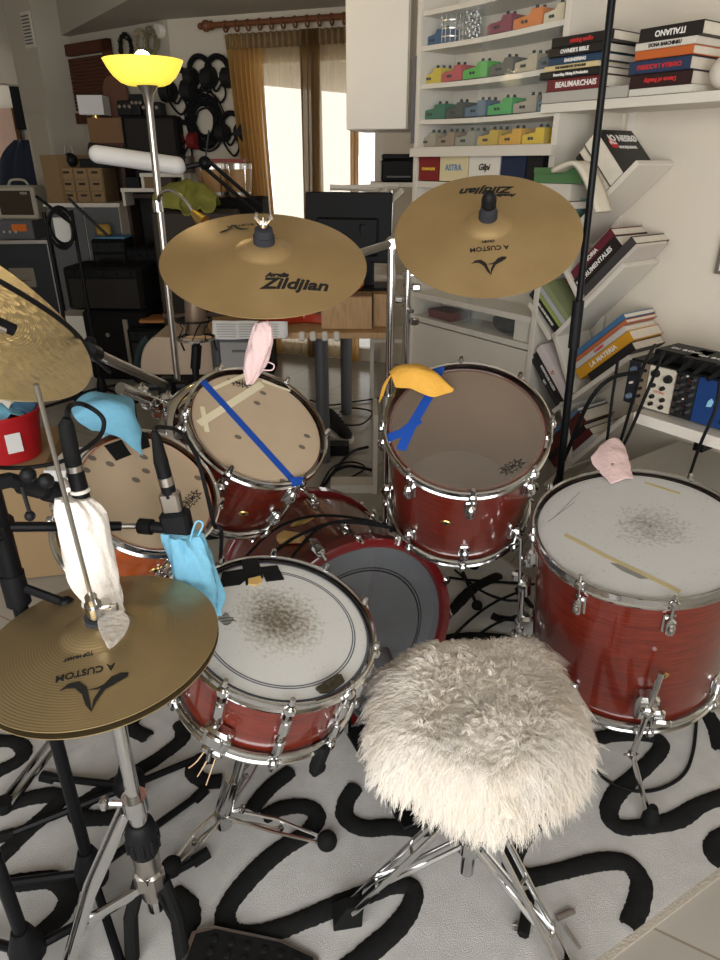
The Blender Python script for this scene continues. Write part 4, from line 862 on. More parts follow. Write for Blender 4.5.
# yellow mask on the mid tom
mk = TR(at(415, 388, 1.4)); I = mk.inverted(); mb = MB(I)
def onmt(px, py, dz=0.): x, y = onhead(MM0, mzh, px, py); return MM0 @ V((x, y, mzh + dz))
cloth(mb, [[onmt(389, 378, .02), onmt(405, 373, .03), onmt(428, 377, .03), onmt(452, 392, .012)], [onmt(391, 385, .03), onmt(408, 383, .05), onmt(430, 386, .045), onmt(452, 393, .014)], [onmt(396, 392, .02), onmt(412, 398, .03), onmt(432, 402, .02), onmt(451, 395, .012)]], .006, 24, 22, 22)
o = mb.obj('cloth_mask', cm('golden yellow cloth', (.72, .38, .06), .8, vary=.08, bump=.3, bscale=90), None, smooth=80, solid=.0025); o.matrix_world = mk; tag(o, 'golden yellow mask at the top of the smoky headed tom', 'face mask')
mb = MB(I)
for k in range(3): mb.tube(smooth_path([onmt(391, 384, .03), onmt(386 - k, 394, .03), onmt(383 - k * 1.5, 404 + k * 3, .03)], 4), .002, 6)
mb.obj('ear_loop', cm('golden yellow cloth', 0), o)
# tall mic stand beside the large drum
pb = at(613, -12, 1.78); pl_ = at(560, 470, 1.78); dn = (pl_ - pb); bs = pb + dn * (pb.z / -dn.z)
ms4, I4, b4 = micstand('very tall straight black microphone stand beside the largest drum', bs, 1, [bs + V((-.02, .26, .015)), bs + V((.16, .14, .015)), bs + V((-.14, .1, .015))], .09, .0088, lean=pb + (pb - pl_) * .25)
mb = MB(I4); cc = pb + dn * ((294 - -12) / 482); mb.tube([cc + dn.normalized() * .06, cc - dn.normalized() * .05], .015, 14); mb.tube([cc - dn.normalized() * .05, cc - dn.normalized() * .065], .015, 12); mb.obj('clutch', 'plastic', ms4)
mb = MB(I4); mb.tube([cc, bs + V((0, 0, .1))], .0108, 12); mb.obj('lower_tube', 'blackmetal', ms4)
# cables
cable('microphone_cable', [at(67, 418, .935), at(70, 406, .96), at(82, 404, 1.08), at(97, 412, 1.10), at(104, 422, 1.1), at(100, 436, 1.1), at(86, 448, 1.12), at(60, 462, 1.15), at(20, 468, 1.15), at(-20, 466, 1.1)], .0042, 'black cable looping from the microphone in the white mask')
cable('microphone_cable', [at(154, 431, 1.03), at(160, 427, 1.06), at(180, 432, 1.14), at(196, 455, 1.12), at(206, 490, 1.10), at(214, 525, 1.10), at(221, 552, 1.12), fl(205, 690, .03)], .004, 'black cable hanging from the boxy microphone over the smallest tom')
cable('microphone_cable', [at(-12, 275, .9), at(25, 296, .95), at(58, 318, 1.02), at(80, 338, 1.12), at(92, 356, 1.22), at(110, 372, 1.4)], .004, 'black cable trailing across the tipped hammered cymbal')
mm = thing('microphone', 'slim black microphone pointing at the tipped hammered cymbal', 'microphone', TR(at(8, 328, .86))); I = TR(at(8, 328, .86)).inverted()
mb = MB(I); mb.tube([at(-14, 318, .85), at(14, 330, .87)], .0085, 12); mb.obj('body', 'blackmetal', mm)
mb = MB(I); mb.tube([at(-14, 324, .83), at(4, 331, .85)], .005, 10); mb.obj('clip', 'chrome', mm)
cable('floor_cable', [fl(592, 760, .016), fl(600, 775, .016), fl(625, 789, .016), fl(655, 790, .016), fl(682, 776, .016), fl(693, 752, .016), fl(697, 715, .016), fl(700, 690, .016)], .0045, 'black cable curving on the rug below the largest drum')
for k, (pts, lb) in enumerate([
  ([(430, 575), (470, 580), (515, 583), (545, 585)], 'straight black cable running from the kick drum to the largest drum'),
  ([(420, 690), (450, 640), (490, 605), (530, 588)], 'black cable arching on the rug towards the largest drum'),
  ([(455, 660), (485, 630), (520, 615), (560, 612)], 'thin black cable beside the arching one on the rug'),
  ([(455, 570), (480, 590), (505, 600), (525, 600)], 'short slack black cable under the smoky headed tom')]):
    cable('floor_cable', [fl(x, y, .018 + .008 * k) for x, y in pts], .005, lb)
cable('floor_cable', [KM0 @ V((.13 - .02 * i + .0, KR * math.sin(rad(62 + 6 * i)) + .012, KD * (1 - .06 * i))) for i in range(3)] + [KM0 @ V((-.05, KR + .02, KD * .8)), KM0 @ V((-.16, KR * .85 + .02, KD * .9)), KM0 @ V((-.24, KR * .6, KD * .95))], .004, 'black cable lying over the top of the kick drum')
cable('floor_cable', [KM0 @ V((KR * 1.03 * math.cos(rad(a_)), KR * 1.03 * math.sin(rad(a_)) + .01, KD * z_)) for a_, z_ in ((58, .99), (75, .86), (95, .78), (115, .74), (132, .7), (150, .66))], .0045, 'black cable draped over the kick drum nearer its grey head')
cable('floor_cable', [KM0 @ V((KR * 1.03 * math.cos(rad(a_)), KR * 1.03 * math.sin(rad(a_)) + .01, KD * z_)) for a_, z_ in ((60, .93), (80, .8), (100, .62), (120, .5), (140, .46), (155, .4))], .004, 'black cable draped over the kick drum towards the striped tom')
dr_ = fl(575, 925, .02); sk2 = TR(dr_)
tk = thing('drum_key', 'small black and steel tool lying on the rug by the stool leg', 'tool', sk2); mb = MB(sk2.inverted()); mb.tube([fl(557, 918, .02), fl(574, 911, .02)], .006, 10); mb.tube([fl(553, 903 + 18, .02), fl(560, 946, .02)], .003, 8); mb.tube([fl(565, 926, .02), fl(580, 948, .02)], .0035, 8); mb.obj('shaft', 'steel', tk)
bp_ = fl(524, 915, .02); bt = thing('loose_bracket', 'small black bracket lying on the rug below the sheepskin', 'bracket', TR(bp_)); mb = MB(TR(bp_).inverted()); mb.tube([fl(530, 893, .025), fl(523, 935, .025)], .012, 6); mb.obj('bar', 'rubber', bt); mb = MB(TR(bp_).inverted()); mb.tube([fl(513, 924, .02), fl(522, 926, .02)], .003, 6); mb.tube([fl(514, 931, .02), fl(522, 932, .02)], .003, 6); mb.obj('screw', 'steel', bt)
# ================================================================ TALL SHELVING WITH PEDALS
U0, U1, FO, BO = -2.30, -1.585, 1.95, 2.14
cab = thing('tall_cabinet', 'tall white glass-fronted cabinet holding the effect pedals', 'cabinet', WR.T((U0 + U1) / 2, FO, 0)); CI = (WR.T((U0 + U1) / 2, FO, 0)).inverted() @ WR.M
zs = [WR.p(421, 11, FO).z, WR.p(421, 46, FO).z, WR.p(421, 84, FO).z, WR.p(421, 119.5, FO).z]; zb = WR.p(421, 147, FO).z; zbx = WR.p(421, 181, FO).z; zl = .83
def cabbox(name, c, d, m='white', **k): mb = MB(CI); mb.box(c, d); return mb.obj(name, m, cab, smooth=0, **k)
for u in (U0 + .011, U1 - .011): cabbox('side_panel', (u, (FO + BO) / 2, 1.18), (.022, BO - FO, 2.36), bev=.0015)
cabbox('back_panel', ((U0 + U1) / 2, BO - .006, 1.2), (U1 - U0 - .05, .008, 2.3))
for z in zs + [zb]:
    mb = MB(CI); n = 14; sag = .006 if z != zb else 0
    for k in range(n):
        a = U0 + .023 + (U1 - U0 - .046) * k / n; b = U0 + .023 + (U1 - U0 - .046) * (k + 1) / n; za, zb_ = (z - sag * math.sin(PI * t) for t in (k / n, (k + 1) / n)); h = .016
        vs = [(a, FO + .008, za - h), (b, FO + .008, zb_ - h), (b, BO - .01, zb_ - h), (a, BO - .01, za - h), (a, FO + .008, za), (b, FO + .008, zb_), (b, BO - .01, zb_), (a, BO - .01, za)]
        mb.add(vs, [(0, 3, 2, 1), (4, 5, 6, 7), (0, 1, 5, 4), (2, 3, 7, 6)] + ([(0, 4, 7, 3)] if k == 0 else []) + ([(1, 2, 6, 5)] if k == n - 1 else []))
    mb.obj('shelf', 'white', cab, smooth=0)
for z in (zbx, .93, zl): cabbox('shelf', ((U0 + U1) / 2, (FO + BO) / 2, z - .012), (U1 - U0 - .046, BO - FO - .01, .022))
cabbox('shelf', ((U0 + U1) / 2, (FO + BO) / 2 - .01, zb - .02), (U1 - U0, BO - FO + .02, .03))
cabbox('base_panel', ((U0 + U1) / 2, FO + .02, .4), (U1 - U0 - .044, .02, .8))
um = WR.p(481, 80, FO).x
for a, b, o_ in ((U0 + .03, um + .02, .004), (um, U1 - .03, -.004)):
    cabbox('glass_door', ((a + b) / 2, FO + o_, (zb + 2.2) / 2), (b - a, .004, 2.2 - zb), 'glass')
    cabbox('glass_door', ((a + b) / 2, FO + .01 + o_, (zl + 1.13) / 2), (b - a, .004, 1.13 - zl), 'glass')
cabbox('hinge_strip', (U0 - .004, FO - .004, 1.66), (.014, .008, .3), 'greyplastic')
# pedals
def pedal(label, px0, px1, z, col, kn=2, sides=True, h=.05):
    c = M_.get(label) or mat('enamel ' + label[:18], col, .38, vary=.05)
    u0 = WR.p(px0, 80, FO + .03).x; u1 = WR.p(px1, 80, FO + .03).x; L_ = u1 - u0 - .004; M = WR.T(u0 + .002, FO + .035, z + .001)
    t = thing('effect_pedal', label, 'effect pedal', M, 'effect pedals in the glass cabinet'); w = .075
    mb = MB(); P = [(0, 0), (L_, 0), (L_, h), (L_ * .62, h), (L_ * .56, h * .72), (0, h * .58)]
    mb.prism(P, w, Matrix(((1, 0, 0, 0), (0, 0, 1, 0), (0, 1, 0, 0), (0, 0, 0, 1)))); mb.obj('enclosure', c, t, smooth=0, bev=.002)
    mb = MB(); mb.box((L_ / 2, w / 2, -.0), (L_ * .98, w * .98, .006)); mb.obj('rubber_base', 'rubber', t, smooth=0)
    for k in range(kn):
        mb = MB(); x = L_ * (.68 + .12 * (k % 3)); y = w * (.25 + .25 * (k // 1 % 3)); mb.tube([(x, y, h), (x, y, h + .011)], [.0065, .005], 12); mb.obj('knob', 'plastic', t)
    mb = MB(); mb.box((L_ * .28, w / 2, h * .64), (L_ * .42, w * .8, .004), RY(rad(-4)) if False else None); mb.obj('foot_switch', 'rubber', t, smooth=0)
    mb = MB()
    for x in (.35, .48): mb.tube([(L_ * x, .002, h * .35), (L_ * x, -.004, h * .35)], .0048, 10)
    mb.obj('jack_socket', 'ink', t); return t
S4 = [zs[1], zs[2], zs[3], zb]
rows = [
 (S4[0], [(421, 441.5, (.01, .06, .16), 'blue pedal in the cabinet, beside the two jars'), (482, 506, (.20, .02, .05), 'maroon pedal on the jar shelf of the cabinet'), (507, 535, (.60, .18, .03), 'orange pedal next to the maroon one on the jar shelf'), (536, 556, (.62, .55, .40), 'cream pedal at the end of the jar shelf, past the orange one')]),
 (S4[1], [(420, 439.5, (.55, .42, .03), 'yellow pedal leading the shelf under the jars, before a red one'), (440, 460, (.42, .05, .06), 'red pedal between the yellow and bright green pedals'), (461, 485, (.06, .36, .04), 'bright green pedal on the shelf under the jars'), (487, 511, (.07, .065, .06), 'charcoal pedal beside the bright green one, under the jars'), (512, 534, (.42, .36, .26), 'light beige pedal on the shelf under the jars'), (535, 550, (.06, .08, .11), 'dark slate pedal half hidden by the stacked books')]),
 (S4[2], [(420, 445, (.01, .12, .06), 'dark green pedal leading the third pedal shelf'), (446, 464, (.03, .035, .03), 'black pedal between the dark green and slate blue pedals'), (465, 487, (.06, .11, .18), 'slate blue pedal on the third pedal shelf'), (488, 513, (.04, .32, .08), 'vivid green pedal on the third pedal shelf'), (514, 538, (.30, .27, .22), 'grey pedal with a row of black knobs by the vivid green one'), (539, 549, (.04, .2, .32), 'narrow bright blue pedal at the end of the third pedal shelf')]),
 (S4[3], [(420, 437, (.32, .28, .2), 'tan grey pedal leading the lowest pedal shelf'), (438, 456, (.27, .2, .13), 'brownish pedal second on the lowest pedal shelf'), (457, 478, (.26, .25, .21), 'grey green pedal just before the glass seam, lowest pedal shelf'), (480, 501, (.5, .34, .04), 'mustard pedal just after the glass seam, lowest pedal shelf'), (502, 525, (.62, .34, .03), 'orange yellow pedal between the mustard and lemon ones'), (526, 549, (.66, .45, .02), 'lemon yellow pedal at the end of the lowest pedal shelf')])]
for z, lst in rows:
    for a, b, col, lb in lst: pedal(lb, a, b, z, col, 5 if 'row of' in lb else 2 + (len(lb) % 2))
def jar(label, px, col, ribs, m):
    u = WR.p(px, 30, FO + .07).x; M = WR.T(u, FO + .075, zs[1] + .001); t = thing('glass_jar', label, 'jar', M); r = .042; mb = MB(); mb.lathe([(0, 0), (r, 0), (r, .11), (r - .003, .11), (r - .003, .004), (0, .004)], 28); mb.obj('body', 'glass', t)
    mb = MB()
    if ribs:
        for z in (.02, .045, .07, .095): mb.lathe([(r + .0004, z), (r + .0008, z + .004)], 28)
        for k in range(14): mb.tube([(r * math.cos(k * .45), r * math.sin(k * .45), .004), (r * math.cos(k * .45), r * math.sin(k * .45), .108)], .0012, 5)
        mb.obj('wire_band', m, t)
    else:
        for k in range(60): a = k * 2.4; rr = .03 * math.sqrt((k % 10) / 10); mb.ball((rr * math.cos(a), rr * math.sin(a), .012 + .09 * k / 60), .009, 6, sz=(1, .7, 1))
        mb.obj('foil_filling', m, t)
jar('round clear jar with wire bands beside the blue pedal', 451, 0, True, 'steel'); jar('clear jar filled with crumpled silver foil', 471, 0, False, 'chrome')
# boxes under the pedals
def boxed(name, label, cat, M, d, m, lid=True, group=None, **k):
    t = thing(name, label, cat, M, group); mb = MB(); mb.box((d[0] / 2, d[1] / 2, d[2] * .5), d); b = mb.obj('carton', m, t, smooth=0, bev=.0015)
    if lid: mb = MB(); mb.box((d[0] / 2, d[1] / 2, d[2] - .008), (d[0] + .003, d[1] + .003, .018)); mb.obj('lid', m, t, smooth=0, bev=.001)
    return t
zz = zbx + .002
for a, b, h, col, lb, tx, tm_, sz in ((417, 437, .085, (.2, .02, .02), 'dark red gift box under the pedal shelves', 'CHAMPAGNE', 'yellowink', .013), (438, 466, .095, (.66, .56, .34), 'cream box with blue lettering under the pedal shelves', 'ASTRA', cm('blue print', (.1, .25, .4)), .03), (467, 498, .1, (.7, .66, .58), 'white box with a script word under the pedal shelves', 'Gilpi', 'ink', .03), (499, 524, .1, (.015, .025, .06), 'navy box behind the upper cymbal edge', None, None, 0), (525, 541, .1, (.012, .012, .014), 'black box standing past the navy one', None, None, 0)):
    u0 = WR.p(a, 165, FO).x; u1 = WR.p(b, 165, FO).x; t = boxed('gift_box', lb, 'box', WR.T(u0, FO + .01, zz), (u1 - u0 - .003, .13, h), mat('card ' + lb[:16], col, .6), lid='gift' in lb)
    if tx: text(tx, TR(((u1 - u0) / 2, -.0015, h * .5)) @ RX(PI / 2), sz, tm_ if isinstance(tm_, str) else tm_, t, 'title', shear=.3 if tx == 'Gilpi' else 0, bold=.0008)
gz = WR.p(555, 178, 1.9); boxed('gift_box', 'flat green box sticking out past the cabinet', 'box', WR.T(WR.p(530, 175, 1.88).x, 1.90, WR.p(535, 183, 1.88).z), (.19, .13, .045), cm('green card', (.09, .2, .08), .6))
boxed('gift_box', 'plain white box below the flat green one', 'box', WR.T(WR.p(535, 190, 1.9).x, 1.905, WR.p(535, 183, 1.88).z - .052), (.14, .13, .05), 'white')
mb = MB(); mb.box((WR.p(545, 195, 1.9).x, 2.01, WR.p(535, 183, 1.88).z - .063), (.24, .26, .02)); o = mb.obj('side_shelf', 'white', None, smooth=0); o.matrix_world = WR.M; tag(o, 'short white side shelf carrying the flat green box', 'shelf')
# things on the low glass shelf
pz = WR.p(412, 313, FO + .02); o = boxed('storage_box', 'dark red box on the low glass shelf', 'box', WR.T(-2.2, FO + .03, zl), (.14, .1, .035), cm('dark red card', (.12, .02, .02), .6))
M = WR.T(WR.p(505, 325, FO + .06).x, FO + .07, zl + .045); mb = MB(); mb.ball((0, 0, 0), .055, 18, sz=(1.2, .8, .8)); mb.ball((.01, -.01, .0), .05, 14, sz=(1.3, .8, .7)); o = mb.obj('fur_hat', cm('dark fuzzy wool', (.02, .015, .015), .95, bump=1., bscale=80), None); o.matrix_world = M; tag(o, 'round dark fuzzy hat on the low glass shelf', 'hat')
boxed('storage_box', 'pale cream box at the end of the low glass shelf', 'box', WR.T(-1.70, FO + .02, zl), (.09, .12, .085), 'white', lid=False)
for k, (u, lb) in enumerate(((-2.02, 'clear tumbler beside the dark red box'), (-1.96, 'clear tumbler next to the dark fuzzy hat'))):
    t = thing('glass_tumbler', lb, 'glass', WR.T(u, FO + .08, zl)); mb = MB(); mb.lathe([(0, 0), (.024, 0), (.03, .07), (.0285, .07), (.0225, .004), (0, .004)], 24); mb.obj('body', 'glass', t)
# white wall cupboard next to the cabinet
wq = [at(346, 60, 3.12), at(409, 60, 3.06)]; zlow = at(378, 131, 3.1).z; mid = (wq[0] + wq[1]) / 2; d = wq[1] - wq[0]; wid = math.hypot(d.x, d.y); M = TR((mid.x, mid.y, zlow)) @ RZ(math.atan2(d.y, d.x))
t = thing('wall_cupboard', 'plain white cupboard hung high beside the tall cabinet', 'cupboard', M); mb = MB(); mb.box((0, .17, .42), (wid, .32, .83)); mb.obj('carcass', 'white', t, smooth=0); mb = MB(); mb.cbox((0, 0, .42), (wid - .004, .02, .83), .003); mb.obj('door', 'white', t, smooth=0)

# ================================================================ WALL SHELF AND BOOK STACKS
sa0, sa1 = WR.p(541, 104, 1.93), WR.p(704, 93, 1.93)
t = thing('wall_shelf', 'white wall shelf carrying two stacks of books', 'shelf', WR.T((sa0.x + sa1.x) / 2, 1.93, sa0.z - .03)); mb = MB(); I = (WR.T((sa0.x + sa1.x) / 2, 1.93, sa0.z - .03)).inverted() @ WR.M
ZS = sa0.z; mb = MB(I); mb.box(((sa0.x + sa1.x + .5) / 2, 2.04, ZS - .014), (sa1.x + .5 - sa0.x, .22, .026)); mb.obj('board', 'white', t, smooth=0, bev=.002)
for u in (sa0.x + .15, sa1.x + .1): mb = MB(I); mb.box((u, 2.1, ZS - .06), (.02, .1, .07)); mb.obj('bracket', 'white', t, smooth=0)
nbk = [0]
def book(label, M, L_, W, T, col, txt=None, tcol='whiteink', tsz=None, group=None, flip=False, rev=False, name='book', bold=.0006):
    t = thing(name, label, 'book', M, group); nbk[0] += 1; c = mat('cover %03d' % nbk[0], col, .42, vary=.05, vscale=20); b = .0022
    mb = MB(); mb.box((L_ / 2, W / 2, b / 2), (L_, W, b)); mb.box((L_ / 2, W / 2, T - b / 2), (L_, W, b)); mb.box((L_ / 2, (W - b / 2) if rev else b / 2, T / 2), (L_, b, T - 2 * b)); mb.obj('cover', c, t, smooth=0, bev=.0006)
    mb = MB(); mb.box((L_ / 2, W / 2 + (-.001 if rev else .001), T / 2), (L_ - .006, W - .006, T - 2 * b)); mb.obj('pages', 'pages', t, smooth=0)
    if txt:
        s = tsz or min(T * .62, L_ / max(len(txt), 4) * 1.25); text(txt, TR((L_ / 2, -.0006, T / 2)) @ (RY(PI) if flip else Matrix()) @ RX(PI / 2), s, tcol, t, 'title', bold=bold)
    return t
def stack(u, off, z, lst, group):
    for (L_, W, T, col, txt, tc, lb, du, fl_) in lst: book(lb, WR.T(u + du, off + rnd.uniform(-.006, .006), z + .0008) @ RZ(rnd.uniform(-.02, .02)), L_, W, T, col, txt, tc, group=group, flip=fl_); z += T + .0012
ua = WR.p(543, 90, 1.935).x; la = WR.p(605, 60, 1.935).x - ua
stack(ua, 1.935, ZS, [
 (la + .09, .2, .03, (.40, .38, .34), None, None, 'pale grey folder at the bottom of the stack crossed by the black pole', 0, False),
 (la, .19, .034, (.13, .015, .02), 'BEAUMARCHAIS', 'whiteink', 'maroon hardback resting on the pale grey folder', .01, False),
 (la + .02, .2, .02, (.012, .012, .014), 'Recording, Mixing & Production', 'whiteink', 'thin black book above the maroon hardback', -.02, False),
 (la - .02, .19, .014, (.62, .50, .26), 'THE HANDBOOK OF SOUND', 'ink', 'thin yellow spined book in the stack crossed by the pole', .0, False),
 (la - .02, .19, .02, (.02, .05, .10), 'ENGINEERING', 'whiteink', 'navy book between the yellow spine and the BIBLE book', .01, False),
 (la - .02, .19, .024, (.014, .012, .012), "OWNER'S BIBLE", 'whiteink', 'black book lettered BIBLE, second from the top of its stack', .01, False),
 (la, .2, .026, (.014, .012, .013), 'mixing audio', 'redink', 'black book lettered mixing audio, topmost of its stack', .02, False)], 'books on the wall shelf')
ub = WR.p(629, 90, 1.935).x; lb_ = WR.p(695, 60, 1.935).x - ub
stack(ub, 1.935, ZS, [
 (lb_ + .01, .19, .018, (.6, .57, .5), None, 'ink', 'thin black and white book at the bottom of the outer stack', .0, False),
 (lb_, .2, .034, (.03, .012, .012), 'Dance of Reality', 'redink', 'thick black book with red lettering, second from the bottom', -.005, True),
 (lb_, .2, .032, (.025, .04, .085), 'CAMILLA LACKBERG', 'redink', 'dark blue paperback with red lettering in the outer stack', -.012, True),
 (lb_ - .01, .19, .022, (.50, .12, .03), None, None, 'orange book in the outer stack on the wall shelf', .005, False),
 (lb_ - .005, .19, .018, (.62, .58, .5), 'DONA BARCHINEU', 'ink', 'white spined book lying on the orange one', .0, False),
 (lb_ + .0, .19, .032, (.02, .016, .014), 'ITALIANO', 'whiteink', 'black book with upside-down white title, topmost of the outer stack', .01, True)], 'books on the wall shelf')
# white rounded object at the shelf end
M = WR.T(WR.p(718, 80, 1.95).x, 2.0, ZS); mb = MB(); mb.ball((0, 0, .045), .05, 20, sz=(1, 1, .9)); o = mb.obj('white_bowl', 'white', None); o.matrix_world = M; tag(o, 'rounded white object past the end of the outer book stack', 'ornament')

# ================================================================ ZIGZAG BOOKCASE
bz = thing('zigzag_bookcase', 'white zigzag wall bookcase with slanting arms full of books', 'bookcase', WR.T(-1.42, 1.95, 0)); ZI = WR.T(-1.42, 1.95, 0).inverted() @ WR.M
def plank(a, b, name='arm', th=.017, ext=(0, 0), side=-1):
    A, B = WR.p(*a, 1.95), WR.p(*b, 1.95); d = V((B.x - A.x, 0, B.z - A.z)); L_ = d.length; ang = math.atan2(d.z, d.x)
    M = TR((A.x, 1.95, A.z)) @ RY(-ang); mb = MB(ZI @ M); mb.box(((L_ + ext[1] - ext[0]) / 2, .095, side * th / 2), (L_ + ext[0] + ext[1], .19, th)); mb.obj(name, 'white', bz, smooth=0, bev=.002)
    return WR.M @ M, L_, ang
A1 = plank((556, 243), (636, 160)); A2 = plank((551, 336), (622, 263)); A3 = plank((551, 410), (628, 355)); A4 = plank((543, 484), (604, 432), ext=(0, .1))
plank((530, 302), (551, 338), 'upright'); plank((558, 252), (583, 303), 'upright'); plank((555, 332), (573, 393), 'upright'); plank((563, 402), (572, 468), 'upright'); plank((545, 226), (557, 243), 'upright')
mb = MB(ZI); ps = WR.p(612, 210, 2.14); mb.box((WR.p(612, 250, 2.14).x, 2.143, 1.05), (.028, .012, 1.4)); mb.obj('wall_rail', 'white', bz, smooth=0)
def lying(A, start, lst, group):
    M, L_, ang = A; h = .0005
    for (L2, W, T, col, txt, tc, lb, off) in lst:
        book(lb, M @ TR((start + off, .004 + rnd.uniform(0, .012), h)), L2, W, T, col, txt, tc, group=group); h += T + .001
def standing(A, x, lst, group, lean=0):
    M, L_, ang = A
    for (L2, W, T, col, txt, tc, lb) in lst:      # x decreases along the arm
        book(lb, M @ TR((x, .004, .001)) @ RY(-PI / 2 + lean) , L2, W, T, col, txt, tc, group=group, rev=('red sticker' in lb)); x -= T + .002
L1 = A1[1]
standing(A1, L1 - .05, [(.17, .185, .058, (.016, .014, .014), None, None, 'thick paperback with big white title and red sticker on the upper arm'), (.165, .18, .022, (.55, .48, .36), None, None, 'cream paperback leaning against the thick red stickered one'), (.16, .18, .018, (.02, .018, .017), None, None, 'black spined book below the cream paperback, upper arm'), (.15, .17, .014, (.60, .55, .32), None, None, 'yellow cream paperback at the foot of the upper arm')], 'books on the slanting arms')
nb = [o for o in bpy.data.objects if o.get('label', '').startswith('thick paperback with big white')][0]
T0_ = TR((.09, .095, -.0008)) @ RX(PI) @ RZ(-PI / 2)
text('JO NESB\u00d8', TR((.135, .105, -.0008)) @ RX(PI) @ RZ(-PI / 2), .033, 'whiteink', nb, 'title', bold=.0012); text('HODEJEGERNE', TR((.1, .105, -.0008)) @ RX(PI) @ RZ(-PI / 2), .014, 'whiteink', nb, 'subtitle', bold=.0004)
mb = MB(TR((.115, .04, -.0008)) @ RX(PI)); mb.lathe([(0, .0), (.02, 0)], 24); s_ = mb.obj('round_sticker', 'redink', nb); text('XTRA', TR((.115, .04, -.0014)) @ RX(PI) @ RZ(-PI / 2), .014, 'whiteink', s_, 'lettering')
cvr = WR.p(551, 171, 1.84); mb = MB(); M = WR.T(cvr.x, 1.84, cvr.z)
mb.grid(lambda u, v: ((.185 * u), .075 * v, .024 * math.sin(min(1, u * 2.0) * PI / 2) - .135 * max(0, u - .4) ** 1.5 * 2.15), 20, 4); o = mb.obj('magazine', cm('ivory magazine paper', (.68, .62, .5), .6), None, solid=.012); o.matrix_world = M; tag(o, 'thick ivory magazine curling over at the top of the zigzag bookcase', 'magazine')
standing(plank((528, 262), (557, 243), 'arm'), .05, [(.12, .16, .03, (.05, .012, .016), None, None, 'dark maroon book leaning left of the pole, above the first arm'), ], 'books on the slanting arms') if False else None
for k, (px, py, col, lb) in enumerate([(547, 206, (.06, .015, .02), 'dark maroon book leaning below the curled magazine'), (556, 212, (.45, .45, .48), 'lilac grey book leaning next to the dark maroon one'), (563, 219, (.03, .03, .05), 'dark book leaning third below the curled magazine'), (569, 226, (.2, .35, .33), 'teal book leaning fourth below the curled magazine')]):
    p = WR.p(px - 14, py - 14 + 24, 1.96); book(lb, WR.T(p.x, 1.96, p.z) @ RY(rad(-52)), .15, .16, .017, col, group='books on the slanting arms')
lying(A2, .16, [(.25, .17, .012, (.52, .47, .42), None, 'ink', 'pale book lying lowest on the second slanting arm', .02), (.24, .18, .03, (.05, .045, .045), None, None, 'dark grey book with white edge on the second arm', .03), (.23, .18, .042, (.018, .013, .012), 'INSTRUMENTALES', 'whiteink', 'thick black book with beige pages on the second arm', .0), (.23, .175, .03, (.12, .018, .03), 'MEMORIA', 'whiteink', 'dark red book topmost on the second arm', .0)], 'books on the slanting arms')
standing(A2, .10, [(.16, .15, .02, (.25, .28, .14), None, None, 'book with a green leafy spine left of the second arm'), (.155, .16, .018, (.42, .42, .42), None, None, 'pale grey book next to the leafy spined one'), (.165, .16, .014, (.30, .36, .1), None, None, 'lime edged book third from the second arm'), (.175, .16, .026, (.012, .012, .013), "CHARLIE'S GOOD TONIGHT", 'whiteink', 'black book at the outer end of the left hand quartet')], 'books on the slanting arms')
lying(A3, .185, [(.2, .17, .03, (.02, .018, .018), None, 'whiteink', 'black book lying lowest on the third slanting arm', .02), (.25, .17, .036, (.58, .28, .02), 'LA MATERIA', 'whiteink', 'mustard yellow book in the pile on the third arm', -.02), (.235, .17, .02, (.5, .46, .42), 'KARMA', 'redink', 'white and maroon book lying on the mustard one', -.01), (.24, .17, .014, (.42, .12, .05), None, None, 'orange red thin book near the top of the third arm', .0), (.235, .17, .018, (.05, .13, .25), None, None, 'blue book topmost on the third arm', .01)], 'books on the slanting arms')
standing(A3, .10, [(.22, .16, .032, (.66, .58, .56), 'G', 'redink', 'white book with a red letter G leaning on the bookcase'), (.21, .16, .022, (.02, .017, .017), 'KEITH RICHARDS', 'whiteink', 'black book leaning beside the white G book'), (.2, .16, .018, (.03, .03, .032), 'LIFE', 'whiteink', 'second black book, outermost beside the G book')], 'books on the slanting arms')
lying(A4, .08, [(.22, .17, .02, (.5, .48, .46), None, None, 'white book lying lowest on the bottom arm', .02), (.23, .17, .03, (.09, .016, .018), None, None, 'dark red book low on the bottom arm', .0), (.22, .17, .02, (.016, .014, .015), 'SINATRA', 'whiteink', 'black book between the two reds on the bottom arm', .0), (.24, .17, .045, (.085, .02, .016), None, None, 'thick brownish red book on the bottom arm', .0), (.24, .17, .014, (.1, .2, .3), None, None, 'thin pale blue book topmost on the bottom arm', .0)], 'books on the slanting arms')

# ================================================================ DESK SHELF WITH RACK UNIT
dA, dB = WR.p(634, 412, 1.72), WR.p(740, 452, 1.72); zd = dA.z
t = thing('desk_ledge', 'white desk ledge carrying the modular rack', 'desk', WR.T(dA.x, 1.72, zd)); I = WR.T(dA.x, 1.72, zd).inverted() @ WR.M; mb = MB(I); mb.box((dA.x + .45, 1.93, zd - .016), (.9, .42, .032)); mb.obj('top', 'white', t, smooth=0, bev=.002)
for u in (dA.x + .1, dA.x + .8): mb = MB(I); mb.box((u, 2.04, zd - .09), (.03, .2, .11)); mb.obj('bracket', 'blackmetal', t, smooth=0)
rx = WR.p(622, 392, 1.755); RT = WR.T(rx.x, 1.755, zd + .001); H_ = .135
ux = lambda px: WR.p(px, 392, 1.755).x - rx.x
LL = ux(760)
rk = thing('modular_rack', 'modular synth rack with cream, black and blue panels on the desk ledge', 'synthesizer', RT); mb = MB(); mb.box((LL / 2, .11, H_ / 2), (LL, .18, H_)); mb.obj('case', 'plastic', rk, smooth=0, bev=.003)
